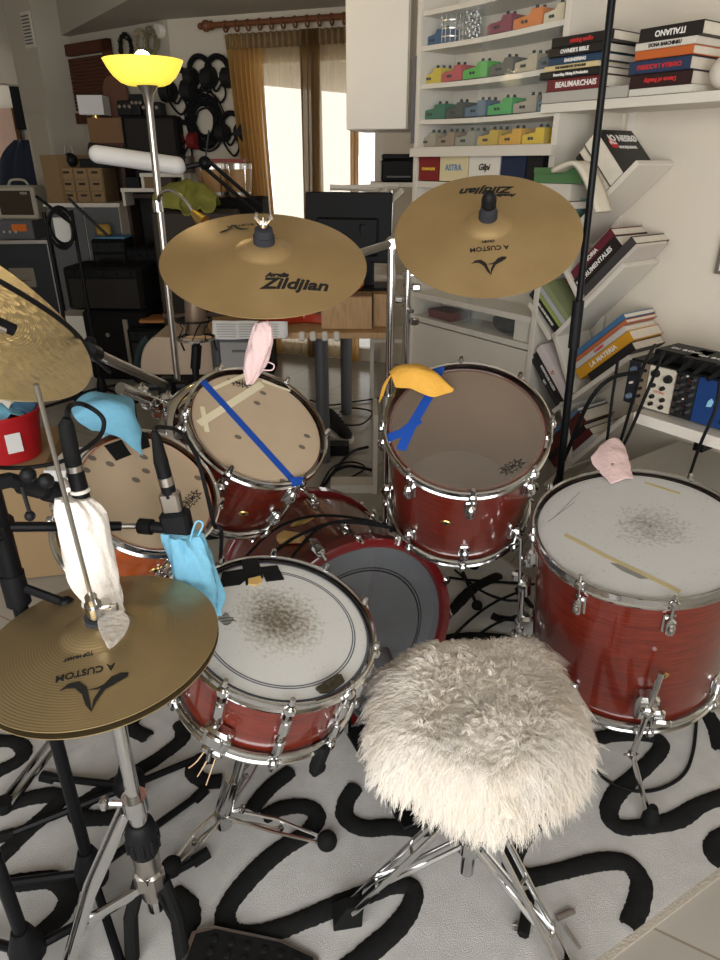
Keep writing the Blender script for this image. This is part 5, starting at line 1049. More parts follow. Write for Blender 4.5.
def panel(p0, p1, col, name='panel'):
    x0, x1 = ux(p0), ux(p1); c = mat('panel %d' % p0, col, .45); mb = MB(); mb.box(((x0 + x1) / 2, .016, H_ / 2), (x1 - x0 - .002, .008, H_ - .01)); return mb.obj(name, c, rk, smooth=0), x0, x1 - x0
def knobs(P, pts, r, m, h=.012):
    par, x0, w = P
    for x, z in pts: mb = MB(TR((x0 + x * w, .012, z * H_)) @ RX(PI / 2)); mb.tube([(0, 0, 0), (0, 0, h)], [r, r * .8], 14); mb.obj('knob', m, par)
P = panel(622, 634, (.015, .015, .02)); knobs(P, [(.5, .8), (.5, .2)], .009, cm('blue grey knob', (.12, .17, .24))); knobs(P, [(.5, .5)], .004, 'white')
P = panel(634, 643, (.17, .13, .09)); knobs(P, [(.6, .82), (.4, .6), (.4, .42), (.4, .25)], .005, 'ink')
P = panel(643, 671, (.58, .52, .42)); knobs(P, [(.27, .82), (.75, .76)], .0125, 'ink'); knobs(P, [(.27, .56), (.62, .54), (.3, .32), (.3, .16), (.7, .3), (.7, .14)], .0065, 'ink')
text('DISTING', TR((P[1] + P[2] * .5, .0115, .43 * H_)) @ RX(PI / 2), .009, 'redink', P[0], 'lettering')
P = panel(671, 694, (.012, .012, .013)); knobs(P, [(x, z) for x in (.25, .74) for z in (.86, .70, .54, .34, .18)], .0088, 'chrome', .016); knobs(P, [(.5, .92), (.5, .44)], .003, 'white', .003)
P = panel(694, 732, (.01, .04, .15)); mb = MB(TR((P[1] + P[2] * .45, .0115, .5 * H_)) @ RX(PI / 2)); mb.prism([(-.009, -.012), (.005, -.009), (.009, .006), (.002, .014), (-.006, .005)], .001); mb.obj('emblem', cm('sky print', (.25, .5, .65)), P[0], smooth=0); knobs(P, [(.9, .85), (.9, .2)], .005, 'chrome')
P = panel(732, 760, (.01, .012, .02)); knobs(P, [(.3, .75), (.7, .75), (.3, .3), (.7, .3)], .011, 'ink')
def dibox(label, u, z, o_, rot=0, w=.135):
    M = WR.T(u, o_, z) @ RZ(rot); t = thing('preamp_box', label, 'preamp', M); mb = MB(); mb.cbox((w / 2, .06, .016), (w, .12, .03), .004); mb.obj('case', 'plastic', t)
    text('DI BOX', TR((w * .5, .05, .0316)), .022, 'whiteink', t, 'lettering', sx=1.2); 
    for x in (.03, .07): mb = MB(); mb.tube([(x, .002, .02), (x, -.03, .016)], [.011, .0085], 12); mb.tube([(x, -.03, .016), (x - .005, -.06, .004)], [.0085, .005], 10); mb.obj('plug', 'rubber', t)
zt = zd + H_ + .002
dibox('black preamp box on the rack above the cream panel', rx.x + ux(636), zt, 1.81); dibox('black preamp box on the rack above the black knob panel', rx.x + ux(668), zt, 1.79, .05); dibox('black preamp box on the rack above the blue panel', rx.x + ux(702), zt, 1.785, -.05)
for k, (pts, lb) in enumerate([
 ([(655, 345, 1.72), (642, 370, 1.6), (630, 410, 1.65), (618, 450, 1.75)], 'black cable hanging across the cream panel of the rack'),
 ([(664, 352, 1.7), (650, 385, 1.58), (633, 425, 1.62), (620, 452, 1.7)], 'black cable second across the rack front'),
 ([(640, 372, 1.85), (612, 378, 1.8), (590, 400, 1.8), (570, 445, 1.85), (552, 490, 1.9)], 'thick black cable swooping from the rack past the pole'),
 ([(618, 360, 1.85), (612, 400, 1.82), (606, 450, 1.8), (602, 480, 1.85)], 'black cable hanging straight between bookcase and rack'),
 ([(720, 380, 1.6), (715, 410, 1.58), (700, 445, 1.6), (688, 480, 1.75)], 'black cable pair hanging before the blue panel')]):
    cable('patch_cable', [at(*p) for p in pts], .0042 if k != 2 else .006, lb)
# low cabinet behind the big drum
lc = WR.p(612, 446, 1.72); t = thing('low_cabinet', 'low pale cabinet under the desk ledge behind the largest drum', 'cabinet', WR.T(WR.p(603, 447, 1.7).x + .03, 1.7, 0)); mb = MB(); zc = .58; mb.box((.22, .215, zc / 2), (.44, .43, zc - .04)); mb.obj('carcass', 'white', t, smooth=0); mb = MB(); mb.box((.36, .215, zc - .012), (.76, .43, .024)); mb.obj('top', 'white', t, smooth=0, bev=.002)
for k in range(1): mb = MB(); mb.box((.22, -.006, zc / 2), (.42, .014, zc - .06)); mb.obj('door', 'white', t, smooth=0)
# small framed picture at the frame edge
fp = WR.p(719, 255, 2.13); t = thing('picture_frame', 'thin dark frame on the plain wall at the picture border', 'picture', WR.T(fp.x, 2.135, fp.z - .05)); mb = MB(); mb.box((.06, .003, .05), (.13, .012, .11)); mb.obj('frame', 'steel', t, smooth=0); mb = MB(); mb.box((.064, -.004, .05), (.11, .004, .09)); mb.obj('print', 'paper', t, smooth=0)
# ================================================================ OAK DESK AND WHAT STANDS ON IT
DZ = .735; Y0, Y1 = 3.05, 4.15; xa, xb = at(186, 338, Y0).x, at(392, 336, Y0).x
t = thing('oak_desk', 'oak topped desk on thick grey steel legs behind the drums', 'desk', TR(((xa + xb) / 2, Y0, 0))); I = TR(((xa + xb) / 2, Y0, 0)).inverted()
mb = MB(I); mb.box(((xa + xb) / 2, (Y0 + Y1) / 2, DZ - .014), (xb - xa, Y1 - Y0, .028)); mb.obj('top', 'oak', t, smooth=0, bev=.003)
xl, xr = at(322, 380, 3.25).x, at(346, 360, 4.0).x
for x, y in ((xl, 3.25), (xr, 4.0), (xa + .1, 3.25), (xa + .12, 4.0)):
    mb = MB(I); mb.tube([(x, y, .0), (x, y, DZ - .028)], .034, 18); mb.tube([(x, y, DZ - .04), (x, y, DZ - .028)], .05, 18); mb.obj('leg', 'deskgrey', t)
for px in (302, 313, 325, 337):
    mb = MB(I); p = at(px, 337, Y0); mb.cbox((p.x, Y0 - .008, DZ - .014), (.03, .018, .045), .006); mb.obj('cable_clip', 'white', t)
x0, x1 = at(321, 320, 3.1).x, at(392, 320, 3.1).x; t = thing('desk_cabinet', 'oak block unit on the desk below the black screen', 'cabinet', TR((x0, 3.12, DZ))); w = x1 - x0
mb = MB(); mb.box((w * .36, .2, .075), (w * .72, .4, .15)); mb.obj('carcass', 'oak', t, smooth=0, bev=.002); mb = MB(); mb.box((w * .87, .25, .075), (w * .26, .38, .15)); mb.obj('end_unit', 'oak', t, smooth=0, bev=.002)
mb = MB(); mb.box((w * .36, -.003, .075), (w * .70, .008, .14)); mb.obj('front_panel', 'oak', t, smooth=0)
mn = at(348, 235, 3.4); M = TR((mn.x + .02, 3.4, DZ + .152)); t = thing('desktop_monitor', 'large black screen seen from behind on the oak block', 'monitor', M)
zt_ = at(345, 192, 3.4).z - DZ - .152; zb_ = at(345, 262, 3.4).z - DZ - .152; wm = at(392, 230, 3.4).x - at(304, 230, 3.4).x
mb = MB(RZ(rad(-12)) @ TR((-.02, 0, (zt_ + zb_) / 2)) @ RX(rad(-6))); mb.cbox((0, 0, 0), (wm, .025, zt_ - zb_), .006); mb.obj('screen_panel', 'plastic', t)
mb = MB(RZ(rad(-12)) @ TR((-.02, -.02, (zt_ + zb_) / 2 - .04)) @ RX(rad(-6))); mb.cbox((0, 0, 0), (wm * .72, .03, (zt_ - zb_) * .55), .01); mb.obj('rear_housing', 'plastic', t)
mb = MB(); mb.cbox((.07, -.03, (zb_ + .1) / 2 + .04), (.075, .03, zb_ + .18), .008); mb.obj('stand_neck', 'plastic', t)
mb = MB(); mb.cbox((.04, -.04, .006), (.32, .2, .012), .004); mb.obj('stand_foot', 'plastic', t)
# papers, box, red guitar, orange cloth on the desk
t0 = at(216, 336, Y0 - .01); mb = MB(); M = TR((at(213, 330, 3.02).x, 3.02, DZ + .002)); cloth(mb, [[(0, .0, .06), (.16, 0, .058), (.34, .0, .055)], [(0, -.015, .0), (.16, -.02, .0), (.34, -.015, -.0)], [(0.01, -.022, -.02), (.17, -.028, -.018), (.33, -.022, -.014)]], .003, 9, 8, 10); o = mb.obj('printed_sheet', 'paper', None, solid=.001); o.matrix_world = M; tag(o, 'printed white sheet hanging over the desk edge behind the pink mask', 'paper')
mb = MB()
for k in range(6):
    z = .048 - .011 * k
    for (x0_, x1_) in ((.02, .11), (.12, .2), (.21, .3)): mb.box(((x0_ + x1_) / 2, -.0205 - .0012 * k, z), (x1_ - x0_ - .004 * (k % 3), .0012, .003))
mb.obj('printed_lines', cm('pale grey print', (.4, .39, .38)), o, smooth=0)
p0 = at(222, 365, 3.1); t = thing('drawer_unit', 'grey drawer box slung under the desk edge behind the pink mask', 'drawer', TR((p0.x, 3.08, DZ - .19))); mb = MB(); mb.box((.09, .15, .075), (.18, .3, .15)); mb.obj('carcass', 'greyplastic', t, smooth=0, bev=.003); mb = MB(); mb.box((.09, -.004, .075), (.17, .01, .13)); mb.obj('front', cm('pale grey plastic', (.32, .31, .3), .4), t, smooth=0); mb = MB(); mb.box((.09, -.012, .1), (.06, .01, .01)); mb.obj('handle', 'greyplastic', t, smooth=0)
gq = at(268, 331, 3.25); t = thing('electric_guitar', 'red electric guitar lying on the desk behind the first cymbal', 'guitar', TR((gq.x + .16, 3.35, DZ + .002)) @ RZ(rad(10))); mb = MB(); mb.prism([(-.2,-.1),(-.1,-.13),(0,-.1),(.08,-.14),(.2,-.15),(.24,-.05),(.22,.06),(.16,.13),(.05,.1),(-.05,.12),(-.16,.1),(-.22,.02)], .045); mb.obj('body', cm('guitar red', (.42, .04, .015), .25, coat=.8), t, bev=.006); mb = MB(); mb.box((-.42, 0, .04), (.5, .05, .022)); mb.obj('neck', 'darkwood', t, smooth=0, bev=.004); mb = MB(); mb.prism([(-.1,-.06),(.1,-.09),(.14,-.01),(.0,.03),(-.1,.03)], .003, TR((0, 0, .045))); mb.obj('pickguard', 'plastic', t); mb = MB(); mb.box((.1, 0, .052), (.03, .08, .012)); mb.obj('bridge', 'chrome', t, smooth=0)
oc = at(362, 295, 3.15); M = TR((oc.x, 3.16, DZ + .152)); mb = MB(); S = [((-.04, 0, .01), (.05, 0, 0), (0, .05, 0)), ((.0, 0, .04), (.06, 0, 0), (0, .05, 0)), ((.02, .01, .09), (.035, 0, 0), (0, .03, 0)), ((.03, .02, .13), (.01, 0, 0), (0, .01, 0))]; loft(mb, S, 20, .02, seed=4); o = mb.obj('orange_bag', cm('orange plastic film', (.6, .16, .03), .4), None, smooth=60); o.matrix_world = TR((oc.x - .06, 3.14, DZ + .153)); tag(o, 'crumpled orange bag by the foot of the black screen', 'bag')
# printer and its stand by the window
pz_ = at(395, 182, 4.38).z; px0, px1 = at(381, 170, 4.38).x, at(414, 170, 4.38).x; t = thing('side_rack', 'narrow white stand by the window holding the black printer', 'stand', TR(((px0 + px1) / 2, 4.45, 0))); w = px1 - px0
for z in (.4, .8, pz_ - .012): mb = MB(); mb.box((0, 0, z), (w + .12, .36, .024)); mb.obj('shelf', 'white', t, smooth=0)
for s in (-1, 1):
    for r_ in (-1, 1): mb = MB(); mb.box((s * (w / 2 + .045), r_ * .16, pz_ / 2), (.02, .02, pz_ - .02)); mb.obj('post', 'white', t, smooth=0)
t = thing('printer', 'black printer standing before the bright window', 'printer', TR(((px0 + px1) / 2, 4.45, pz_ + .001))); mb = MB(); mb.cbox((0, 0, .06), (w, .28, .12), .01); mb.obj('body', 'plastic', t); mb = MB(); mb.cbox((.0, -.02, .135), (w * .96, .24, .03), .008); mb.obj('lid', 'plastic', t); mb = MB(); mb.box((0, -.17, .03), (w * .7, .1, .008)); mb.obj('paper_tray', 'greyplastic', t, smooth=0)
ps_ = at(385, 200, 3.5); t = thing('sheet_stand', 'angular white music sheet holder over the black screen', 'music stand', TR((ps_.x, 3.55, DZ))); mb = MB(); a = at(330, 188, 3.55); b = at(398, 186, 3.55); c_ = at(366, 204, 3.5); q = TR((ps_.x, 3.55, DZ)).inverted()
mb = MB(q)
for A_, B_ in ((a, b), (at(386, 190, 3.55), at(362, 206, 3.5)), (at(402, 190, 3.5), at(388, 203, 3.48)), (at(330, 187, 3.55), at(375, 190, 3.55))): mb.tube([A_, B_], .022, 6, flat=.6)
mb.obj('arm', 'white', t); mb = MB(q); mb.tube([at(392, 190, 3.5), at(390, 235, 3.5), V((at(390, 235, 3.5).x, 3.5, DZ))], .008, 8); mb.obj('post', 'chrome', t)
# floor things under the desk
def shoe(label, c, ang, s=1.):
    t = thing('trainer_shoe', label, 'shoe', TR(c) @ RZ(ang)); mb = MB(); mb.prism([(-.13 * s, -.03), (-.08 * s, -.042), (.04, -.038), (.11 * s, -.045), (.145 * s, -.02), (.145 * s, .02), (.11 * s, .045), (.0, .036), (-.1 * s, .04), (-.13 * s, .02)], .026); mb.obj('sole', 'white', t, bev=.004)
    mb = MB(); S = [((.13 * s, 0, .035), (0, .02, 0), (0, 0, .012)), ((.09 * s, 0, .045), (0, .04, 0), (0, 0, .025)), ((.03, 0, .06), (0, .038, 0), (0, 0, .038)), ((-.04, 0, .075), (0, .036, 0), (.0, 0, .055)), ((-.1 * s, 0, .08), (0, .034, 0), (0, 0, .06)), ((-.13 * s, 0, .075), (0, .022, 0), (0, 0, .045))]; loft(mb, S, 20, .0); mb.obj('upper', cm('black knit', (.015, .015, .016), .9, bump=.3), t, smooth=60); mb = MB()
    for k in range(4): mb.tube([(.06 - .025 * k, -.028, .085 + .012 * k), (.05 - .025 * k, .028, .085 + .012 * k)], .003, 6)
    mb.obj('laces', 'plastic', t)
c_ = fl(338, 436, 0); shoe('black trainer with a white sole under the oak desk', (c_.x, c_.y, .0), rad(-60)); c_ = fl(327, 456, 0)
boxed('power_adapter', 'small black power block on the tiles by the trainer', 'adapter', TR((c_.x, c_.y, 0)), (.12, .08, .06), 'plastic', lid=False)
for k, (pts, lb) in enumerate([([(300, 520), (335, 470), (352, 452), (368, 447)], 'black cable ending in a point near the trainer'), ([(318, 492), (332, 468), (352, 462), (365, 468), (346, 480), (326, 492), (345, 498)], 'tangled black cable on the white power strip'), ([(340, 425), (362, 424), (372, 412), (352, 408), (340, 412)], 'grey cable loop around the desk leg'), ([(310, 400), (330, 405), (352, 402), (380, 398)], 'long dark cable across the tiles under the desk'), ([(335, 470), (350, 466), (372, 470)], 'thick black cable lying behind the tangle')]):
    cable('floor_cable', [fl(x, y, .012 + .006 * (k % 3)) for x, y in pts], .008 if k in (0, 4) else .005, lb)
e = fl(376, 494, 0); t = thing('white_step', 'white open step box on the tiles left of the smoky headed tom', 'box', TR((e.x, e.y, 0))); mb = MB(); hgt = at(373, 415, e.y).z; mb.box((-.005, .12, hgt / 2), (.02, .24, hgt)); mb.obj('side', 'white', t, smooth=0); mb = MB(); mb.box((-.11, .06, .02), (.22, .1, .04)); mb.obj('base', 'white', t, smooth=0)
bs_ = at(374, 500, 2.3); 
# stool-like upholstered bench and condenser microphone
bn = fl(185, 378, 0); by = 3.3; b0_, b1_ = at(138, 355, by), at(232, 368, by); zt_b = at(180, 337, by).z; zb_b = at(180, 375, by).z
t = thing('upholstered_bench', 'beige rounded bench cushion behind the shock mounted microphone', 'bench', TR(((b0_.x + b1_.x) / 2, by, 0))); Lb = b1_.x - b0_.x
mb = MB(); n = 10; P = [(-Lb / 2, 0)] + [(-Lb / 2 + .11 * (1 - math.cos(a * PI / 2 / n)) , (zt_b - zb_b) * math.sin(a * PI / 2 / n)) for a in range(1, n + 1)] + [(Lb / 2, (zt_b - zb_b) * .9), (Lb / 2, 0)]
mb.prism(P, .35, TR((0, .35, zb_b)) @ RX(PI / 2)); mb.obj('cushion', cm('beige upholstery', (.50, .38, .28), .9, bump=.3, bscale=150), t, bev=.008)
mb = MB(); mb.tube([(p[0] * 1.02 - .012, -.0, zb_b + p[1] * 1.03) for p in P[:9]], .016, 8); mb.obj('piping', cm('dark green cloth', (.015, .03, .03), .9), t)
for s in (-1, 1):
    for y in (.05, .3): mb = MB(); mb.tube([(s * (Lb / 2 - .05), y, 0), (s * (Lb / 2 - .08), y, zb_b)], .013, 8); mb.obj('leg', 'blackmetal', t)
cmY = 2.55; mp = at(196, 375, cmY); mt2 = at(194, 300, cmY); t = thing('studio_microphone', 'studio microphone in a wire shock mount under the first cymbal', 'microphone', TR((mp.x, cmY, 0))); I = TR((mp.x, cmY, 0)).inverted()
mb = MB(I); mb.tube([at(194, 287, cmY), at(195, 296, cmY), at(196, 328, cmY), at(196, 334, cmY)], [.03, .04, .04, .03], 18); mb.obj('capsule_body', cm('champagne metal', (.20, .14, .095), .45, metal=.5), t)
mb = MB(I); cr = at(196, 338, cmY); 
for r_, dz in ((.066, 0), (.066, .07)): mb.lathe([(r_ - .003, -.003), (r_ + .003, -.003), (r_ + .003, .003), (r_ - .003, .003)], 32, TR(cr + V((0, 0, dz + .0))), closed=True)
for k in range(8): a = 2 * PI * k / 8; b = a + .7; mb.tube([cr + V((.066 * math.cos(a), .066 * math.sin(a), 0)), cr + V((.045 * math.cos(a + .35), .045 * math.sin(a + .35), .04)), cr + V((.066 * math.cos(b), .066 * math.sin(b), .075))], .0022, 5)
mb.tube([cr + V((.066, 0, 0)), cr + V((.075, 0, -.05))], .004, 6); mb.tube([cr + V((-.066, 0, 0)), cr + V((-.05, 0, -.05))], .004, 6); mb.obj('shock_mount', 'blackmetal', t)
mb = MB(I); mb.lathe([(.068, -.004), (.074, -.004), (.074, .005), (.068, .005)], 32, TR(cr), closed=True); mb.obj('ring', 'chrome', t)
mb = MB(I); mb.tube([V((mp.x, cmY, .02)), V((mp.x, cmY, cr.z - .1)), cr + V((0, 0, -.02))], .014, 10); mb.tube([V((mp.x, cmY, cr.z - .12)), cr + V((0, 0, -.03))], .02, 10); mb.obj('pole', 'blackmetal', t)
mb = MB(I); mb.tube([V((mp.x, cmY, 0)), V((mp.x, cmY, .02))], .12, 24); mb.obj('base', 'blackmetal', t)

# ================================================================ TORCHIERE
LY = 2.75; lp0, lp1 = at(148, 94, LY), at(178, 385, LY); dirn = (lp0 - lp1).normalized(); lbase = lp1 - dirn * (lp1.z / dirn.z); t = thing('floor_lamp', 'lit torchiere with a yellow glass bowl on a brushed steel pole', 'lamp', TR((lbase.x, LY, 0))); I = TR((lbase.x, LY, 0)).inverted()
mb = MB(I); mb.tube([lbase + V((0, 0, .02)), lp0 + dirn * .02], .0135, 14); mb.obj('pole', 'steel', t)
mb = MB(I); mb.lathe([(0, 0), (.15, 0), (.15, .012), (.13, .022), (.02, .03), (0, .03)], 36, TR(lbase)); mb.obj('base', 'steel', t)
mb = MB(I); mb.tube([lp0 - dirn * .04, lp0 - dirn * .0, lp0 + dirn * .035], [.0135, .02, .045], 18); mb.obj('bowl_cup', 'steel', t)
mg = mat('glowing yellow glass', (.85, .70, .15), .35, emit=(1.0, .74, .06), estr=.95); nt = mg.node_tree
bw = at(146, 86, LY); r_ = (at(184, 60, LY).x - at(105, 56, LY).x) / 2; hb_ = at(145, 60, LY).z - at(145, 86, LY).z
bl = MB(I); prof = [(.03, 0), (r_ * .48, .002), (r_ * .62, hb_ * .12), (r_ * .78, hb_ * .36), (r_ * .9, hb_ * .66), (r_, hb_), (r_ - .004, hb_), (r_ * .88, hb_ * .68), (r_ * .76, hb_ * .4), (r_ * .6, hb_ * .16), (.03, .006)]; bl.lathe(prof, 48, TR(bw) , closed=True); bl.obj('glass_bowl', mg, t, smooth=60)
mb = MB(I); mb.ball(bw + V((0, 0, hb_ + .0)), .03, 16); mb.obj('bulb', mat('lamp bulb', (1, .95, .85), emit=(1, .86, .55), estr=12), t)
g0 = at(158, 206, LY); mb = MB(I); gp = smooth_path([g0, at(160, 195, LY - .03), at(170, 190, LY - .06), at(183, 198, LY - .1), at(193, 212, LY - .12)], 6); mb.tube(gp, .007, 10); mb.obj('gooseneck', 'chrome', t)
mb = MB(I); mb.tube([gp[-1], at(198, 217, LY - .13), at(204, 222, LY - .14)], [.012, .02, .026], 14); mb.obj('reading_shade', 'brass', t)
mb = MB(I); mb.tube([g0 - V((0, 0, .02)), g0 + V((0, 0, .02))], .02, 12); mb.obj('switch_joint', 'chrome', t)
ld = bpy.data.lights.new('torchiere_light', 'POINT'); ld.energy = 7; ld.color = (1, .78, .45); ld.shadow_soft_size = .05; lo = bpy.data.objects.new('torchiere_light', ld); COL.objects.link(lo); lo.location = bw + V((0, 0, hb_ + .05))
# tube light on a scissor arm
TY = 3.3; ta, tb_ = at(89, 153, TY), at(186, 167, TY); t = thing('tube_lamp', 'unlit white tube lamp held by a black scissor arm behind the torchiere pole', 'lamp', TR(tb_)); I = TR(tb_).inverted(); mb = MB(I); r_ = .038; d_ = (tb_ - ta).normalized(); n = 6
P = []; Rr = []
for k in range(n + 1): a = PI / 2 * k / n; P.append(ta - d_ * r_ * math.cos(a) + d_ * r_); Rr.append(max(.002, r_ * math.sin(a)))
for k in range(n + 1): a = PI / 2 * k / n; P.append(tb_ + d_ * r_ * math.sin(a) - d_ * r_); Rr.append(max(.002, r_ * math.cos(a)))
mb.tube(P, Rr, 20); mb.obj('diffuser', 'foam', t, smooth=60)
mb = MB(I); mb.tube([ta + V((0, .02, .015)), tb_ + V((0, .02, .015))], .03, 10); mb.obj('back_shell', 'plastic', t)
e1 = at(205, 163, TY); e2 = at(262, 212, TY + .1)
mb = MB(I); mb.tube([tb_, e1], .012, 8); mb.ball(e1, .03, 12); mb.obj('pivot', 'blackmetal', t)
mb = MB(I)
for s in (-1, 1): mb.tube([e1 + V((0, 0, s * .022)), e2 + V((0, 0, s * .022))], .009, 8)
mb.tube([e2, V((e2.x + .02, e2.y + .1, DZ))], .01, 8); mb.tube([e1, e1 + V((0.03, 0, .13))], .004, 6); mb.obj('scissor_arm', 'blackmetal', t)

# ================================================================ CURTAIN AND ROD
def wb(px, py, off=4.95): return WB.M @ WB.p(px, py, off)
rz = WB.p(276, 21, 4.86); r0u, r1u = WB.p(212, 21, 4.86).x, WB.p(372, 14, 4.86).x; M = WB.T(r0u, 4.86, rz.z); t = thing('curtain_rod', 'dark wooden curtain rod with ball finial and rings', 'curtain rod', M); Lr = r1u - r0u
M_['redwood'] = mat('reddish brown wood', (.16, .06, .025), .45, vary=.2, vscale=20)
mb = MB(); mb.tube([(0, 0, 0), (Lr, 0, 0)], .018, 14); mb.obj('pole', 'redwood', t)
mb = MB(); mb.ball((-.05, 0, 0), .036, 14); mb.tube([(-.02, 0, 0), (.0, 0, 0)], .028, 12); mb.ball((-.095, 0, 0), .02, 12); mb.obj('finial', 'redwood', t)
mb = MB(); mb.tube([(.06, 0, 0), (.06, .11, 0)], .014, 8); mb.obj('bracket', 'redwood', t)
for k in range(12):
    u = .10 + Lr * .9 * k / 12; mb = MB(TR((u, 0, -.012)) @ RY(PI / 2)); mb.lathe([(.028, -.005), (.036, -.005), (.036, .005), (.028, .005)], 20, closed=True); mb.obj('ring', 'redwood', t)
def curtmat(name, col, tr):
    m = bpy.data.materials.new(name); m.use_nodes = True; nt = m.node_tree; nt.nodes.clear(); out = nt.nodes.new('ShaderNodeOutputMaterial'); df = nt.nodes.new('ShaderNodeBsdfDiffuse'); tl = nt.nodes.new('ShaderNodeBsdfTranslucent'); tp = nt.nodes.new('ShaderNodeBsdfTransparent'); m1 = nt.nodes.new('ShaderNodeMixShader'); m2 = nt.nodes.new('ShaderNodeMixShader')
    df.inputs[0].default_value = (*col, 1); tl.inputs[0].default_value = (*[min(1, c * 1.1) for c in col], 1); tp.inputs[0].default_value = (1, .95, .85, 1); m1.inputs[0].default_value = .75; m2.inputs[0].default_value = tr
    L = nt.links.new; L(df.outputs[0], m1.inputs[1]); L(tl.outputs[0], m1.inputs[2]); L(m1.outputs[0], m2.inputs[1]); L(tp.outputs[0], m2.inputs[2]); L(m2.outputs[0], out.inputs[0]); return m
cg = curtmat('golden curtain voile', (.66, .44, .17), .10); cd_ = curtmat('brown lace voile', (.24, .15, .07), .12); cs = curtmat('sheer voile', (.60, .47, .29), .5)
zc0 = WB.p(280, 30, 4.86).z - .005
def curtain(name, label, pxs0, pxs1, m, off, folds, amp):
    uA, uB = WB.p(pxs0[0], 60, off).x, WB.p(pxs0[1], 60, off).x; uC, uD = WB.p(pxs1[0], 200, off).x, WB.p(pxs1[1], 200, off).x; M = WB.T((uA + uB) / 2, off, 0); mb = MB(M.inverted() @ WB.M)
    def f(u, v):
        z = zc0 * (1 - v) + .03 * v; k = min(1, (1 - z / zc0) / .55); a = uA + (uC - uA) * k; b = uB + (uD - uB) * k; x = a + (b - a) * u; w = math.sin(u * folds * 2 * PI + .8 * math.sin(v * 3 + u * 9)) * amp * (.35 + .65 * min(1, v * 8)); return V((x + .25 * w, off + w, z))
    mb.grid(f, folds * 12, 30); o = mb.obj(name, m, None, smooth=180); o.matrix_world = M; tag(o, label, 'curtain', 'window curtains'); return o
curtain('window_curtain', 'golden curtain panel gathered at the finial end of the rod', (226, 262), (248, 274), cg, 4.87, 7, .028)
curtain('window_curtain', 'sheer curtain panel glowing before the bright window', (262, 372), (274, 352), cs, 4.88, 9, .015)
curtain('window_curtain', 'dark brown lace curtain panel at the middle of the window', (300, 320), (302, 320), cd_, 4.84, 4, .02)
curtain('window_curtain', 'narrow golden curtain panel beside the white cupboard', (350, 358), (349, 360), cg, 4.85, 3, .018)
ph = zc0; mb = MB(); uA, uB = WB.p(226, 40, 4.86).x, r1u; M = WB.T(uA, 4.86, 0)
mb.grid(lambda u, v: V(((uB - uA) * u, .02 * math.sin(u * 150), zc0 - .09 * v + .0)), 160, 2); o = mb.obj('curtain_heading', cm('olive brown heading tape', (.20, .13, .06), .9), None, smooth=180, solid=.004); o.matrix_world = M; tag(o, 'pleated brown heading band across the curtain top', 'curtain heading')

# ================================================================ WALL OF HEADPHONES AND CABLES
def headphones(label, px, py, s=1., cup=(.012, .012, .013), ang=0):
    c = WB.p(px, py, 4.90); M = WB.T(c.x, 4.90, c.z) @ RY(ang); t = thing('headphones', label, 'headphones', M, 'headphones on the wall'); R_ = .085 * s
    mb = MB(); mb.tube([(R_ * math.cos(a), 0, R_ * 1.05 * math.sin(a) + .02) for a in [PI * k / 14 for k in range(15)]], .019 * s, 8, flat=1.3); mb.obj('headband', 'plastic', t)
    for sg in (-1, 1): mb = MB(TR((sg * R_ * .93, 0, -.02)) @ RY(PI / 2)); mb.tube([(0, 0, -.034 * s), (0, 0, .03 * s)], .062 * s, 16); mb.tube([(0, 0, -.036 * s * sg), (0, 0, -.045 * s * sg)], .05 * s, 16); mb.obj('ear_cup', mat('cup ' + label[:14], cup, .5), t)
    mb = MB(); mb.tube(smooth_path([(-R_, 0, -.06), (-R_ * .6, .01, -.13), (.0, .01, -.17), (R_ * .5, .01, -.12), (R_ * .3, .01, -.05), (-.02, .0, -.1), (-.05, .0, -.06), (.03, 0, -.02), (.05, 0, -.1)], 5), .008, 6); mb.obj('lead', 'cable', t)
    mb = MB(); mb.tube([(0, .06, R_ + .02), (0, -.01, R_ + .01)], .006, 6); mb.obj('hook', 'steel', t)
headphones('black headphones on the wall partly behind the torchiere bowl', 178, 88, 1.15); headphones('black headphones between the bowl and the curtain', 200, 74, 1.); headphones('black headphones hanging closest to the curtain top', 218, 75, 1.05); headphones('black headphones with red trim below the coiled cables', 185, 138, .95, (.16, .015, .015)); headphones('black headphones low on the wall beside the golden curtain', 232, 130, 1.)
def coil(label, px, py, R_, n, P=WB, off=4.94, m='cable', name='cable_coil'):
    c = P.p(px, py, off); M = P.T(c.x, off, c.z); t = mb = MB(); R2 = random.Random(n + px)
    for k in range(n):
        rr = R_ * R2.uniform(.52 if n > 20 else .72, 1.02); ox, oz = R2.uniform(-.1, .1) * R_, R2.uniform(-.12, .08) * R_; el = R2.uniform(.9, 1.15); pts = [(ox + rr * .82 * math.cos(a), R2.uniform(-.012, .012) - .02, oz + rr * el * math.sin(a)) for a in [2 * PI * j / 26 for j in range(27)]]; mb.tube(pts, .006, 6, cap=False)
    o = mb.obj(name, m, None); o.matrix_world = M; tag(o, label, 'cable'); return o
coil('big black cable coil hanging amid the headphones', 206, 121, .185, 40)
coil('grey cable coil hung above the torchiere bowl', 128, 48, .09, 8, WA, aoff - .05); coil('pale beige cable coil next to the grey one', 142, 42, .08, 7, WA, aoff - .05, cm('beige cable', (.3, .25, .16), .6)); coil('olive cable coil closest to the room corner', 153, 42, .08, 7, WA, aoff - .05, cm('olive cable', (.16, .15, .08), .6))
c_ = WB.p(161, 32, 4.96); 
mb = MB(RX(PI / 2)); mb.lathe([(0, 0), (.05, 0), (.05, .03), (.04, .045), (0, .05)], 24); o = mb.obj('smoke_detector', 'white', None); cc_ = WA.p(161, 31, aoff - .005); o.matrix_world = WA.T(cc_.x, aoff - .002, cc_.z); tag(o, 'round white wall detector at the room corner', 'detector')

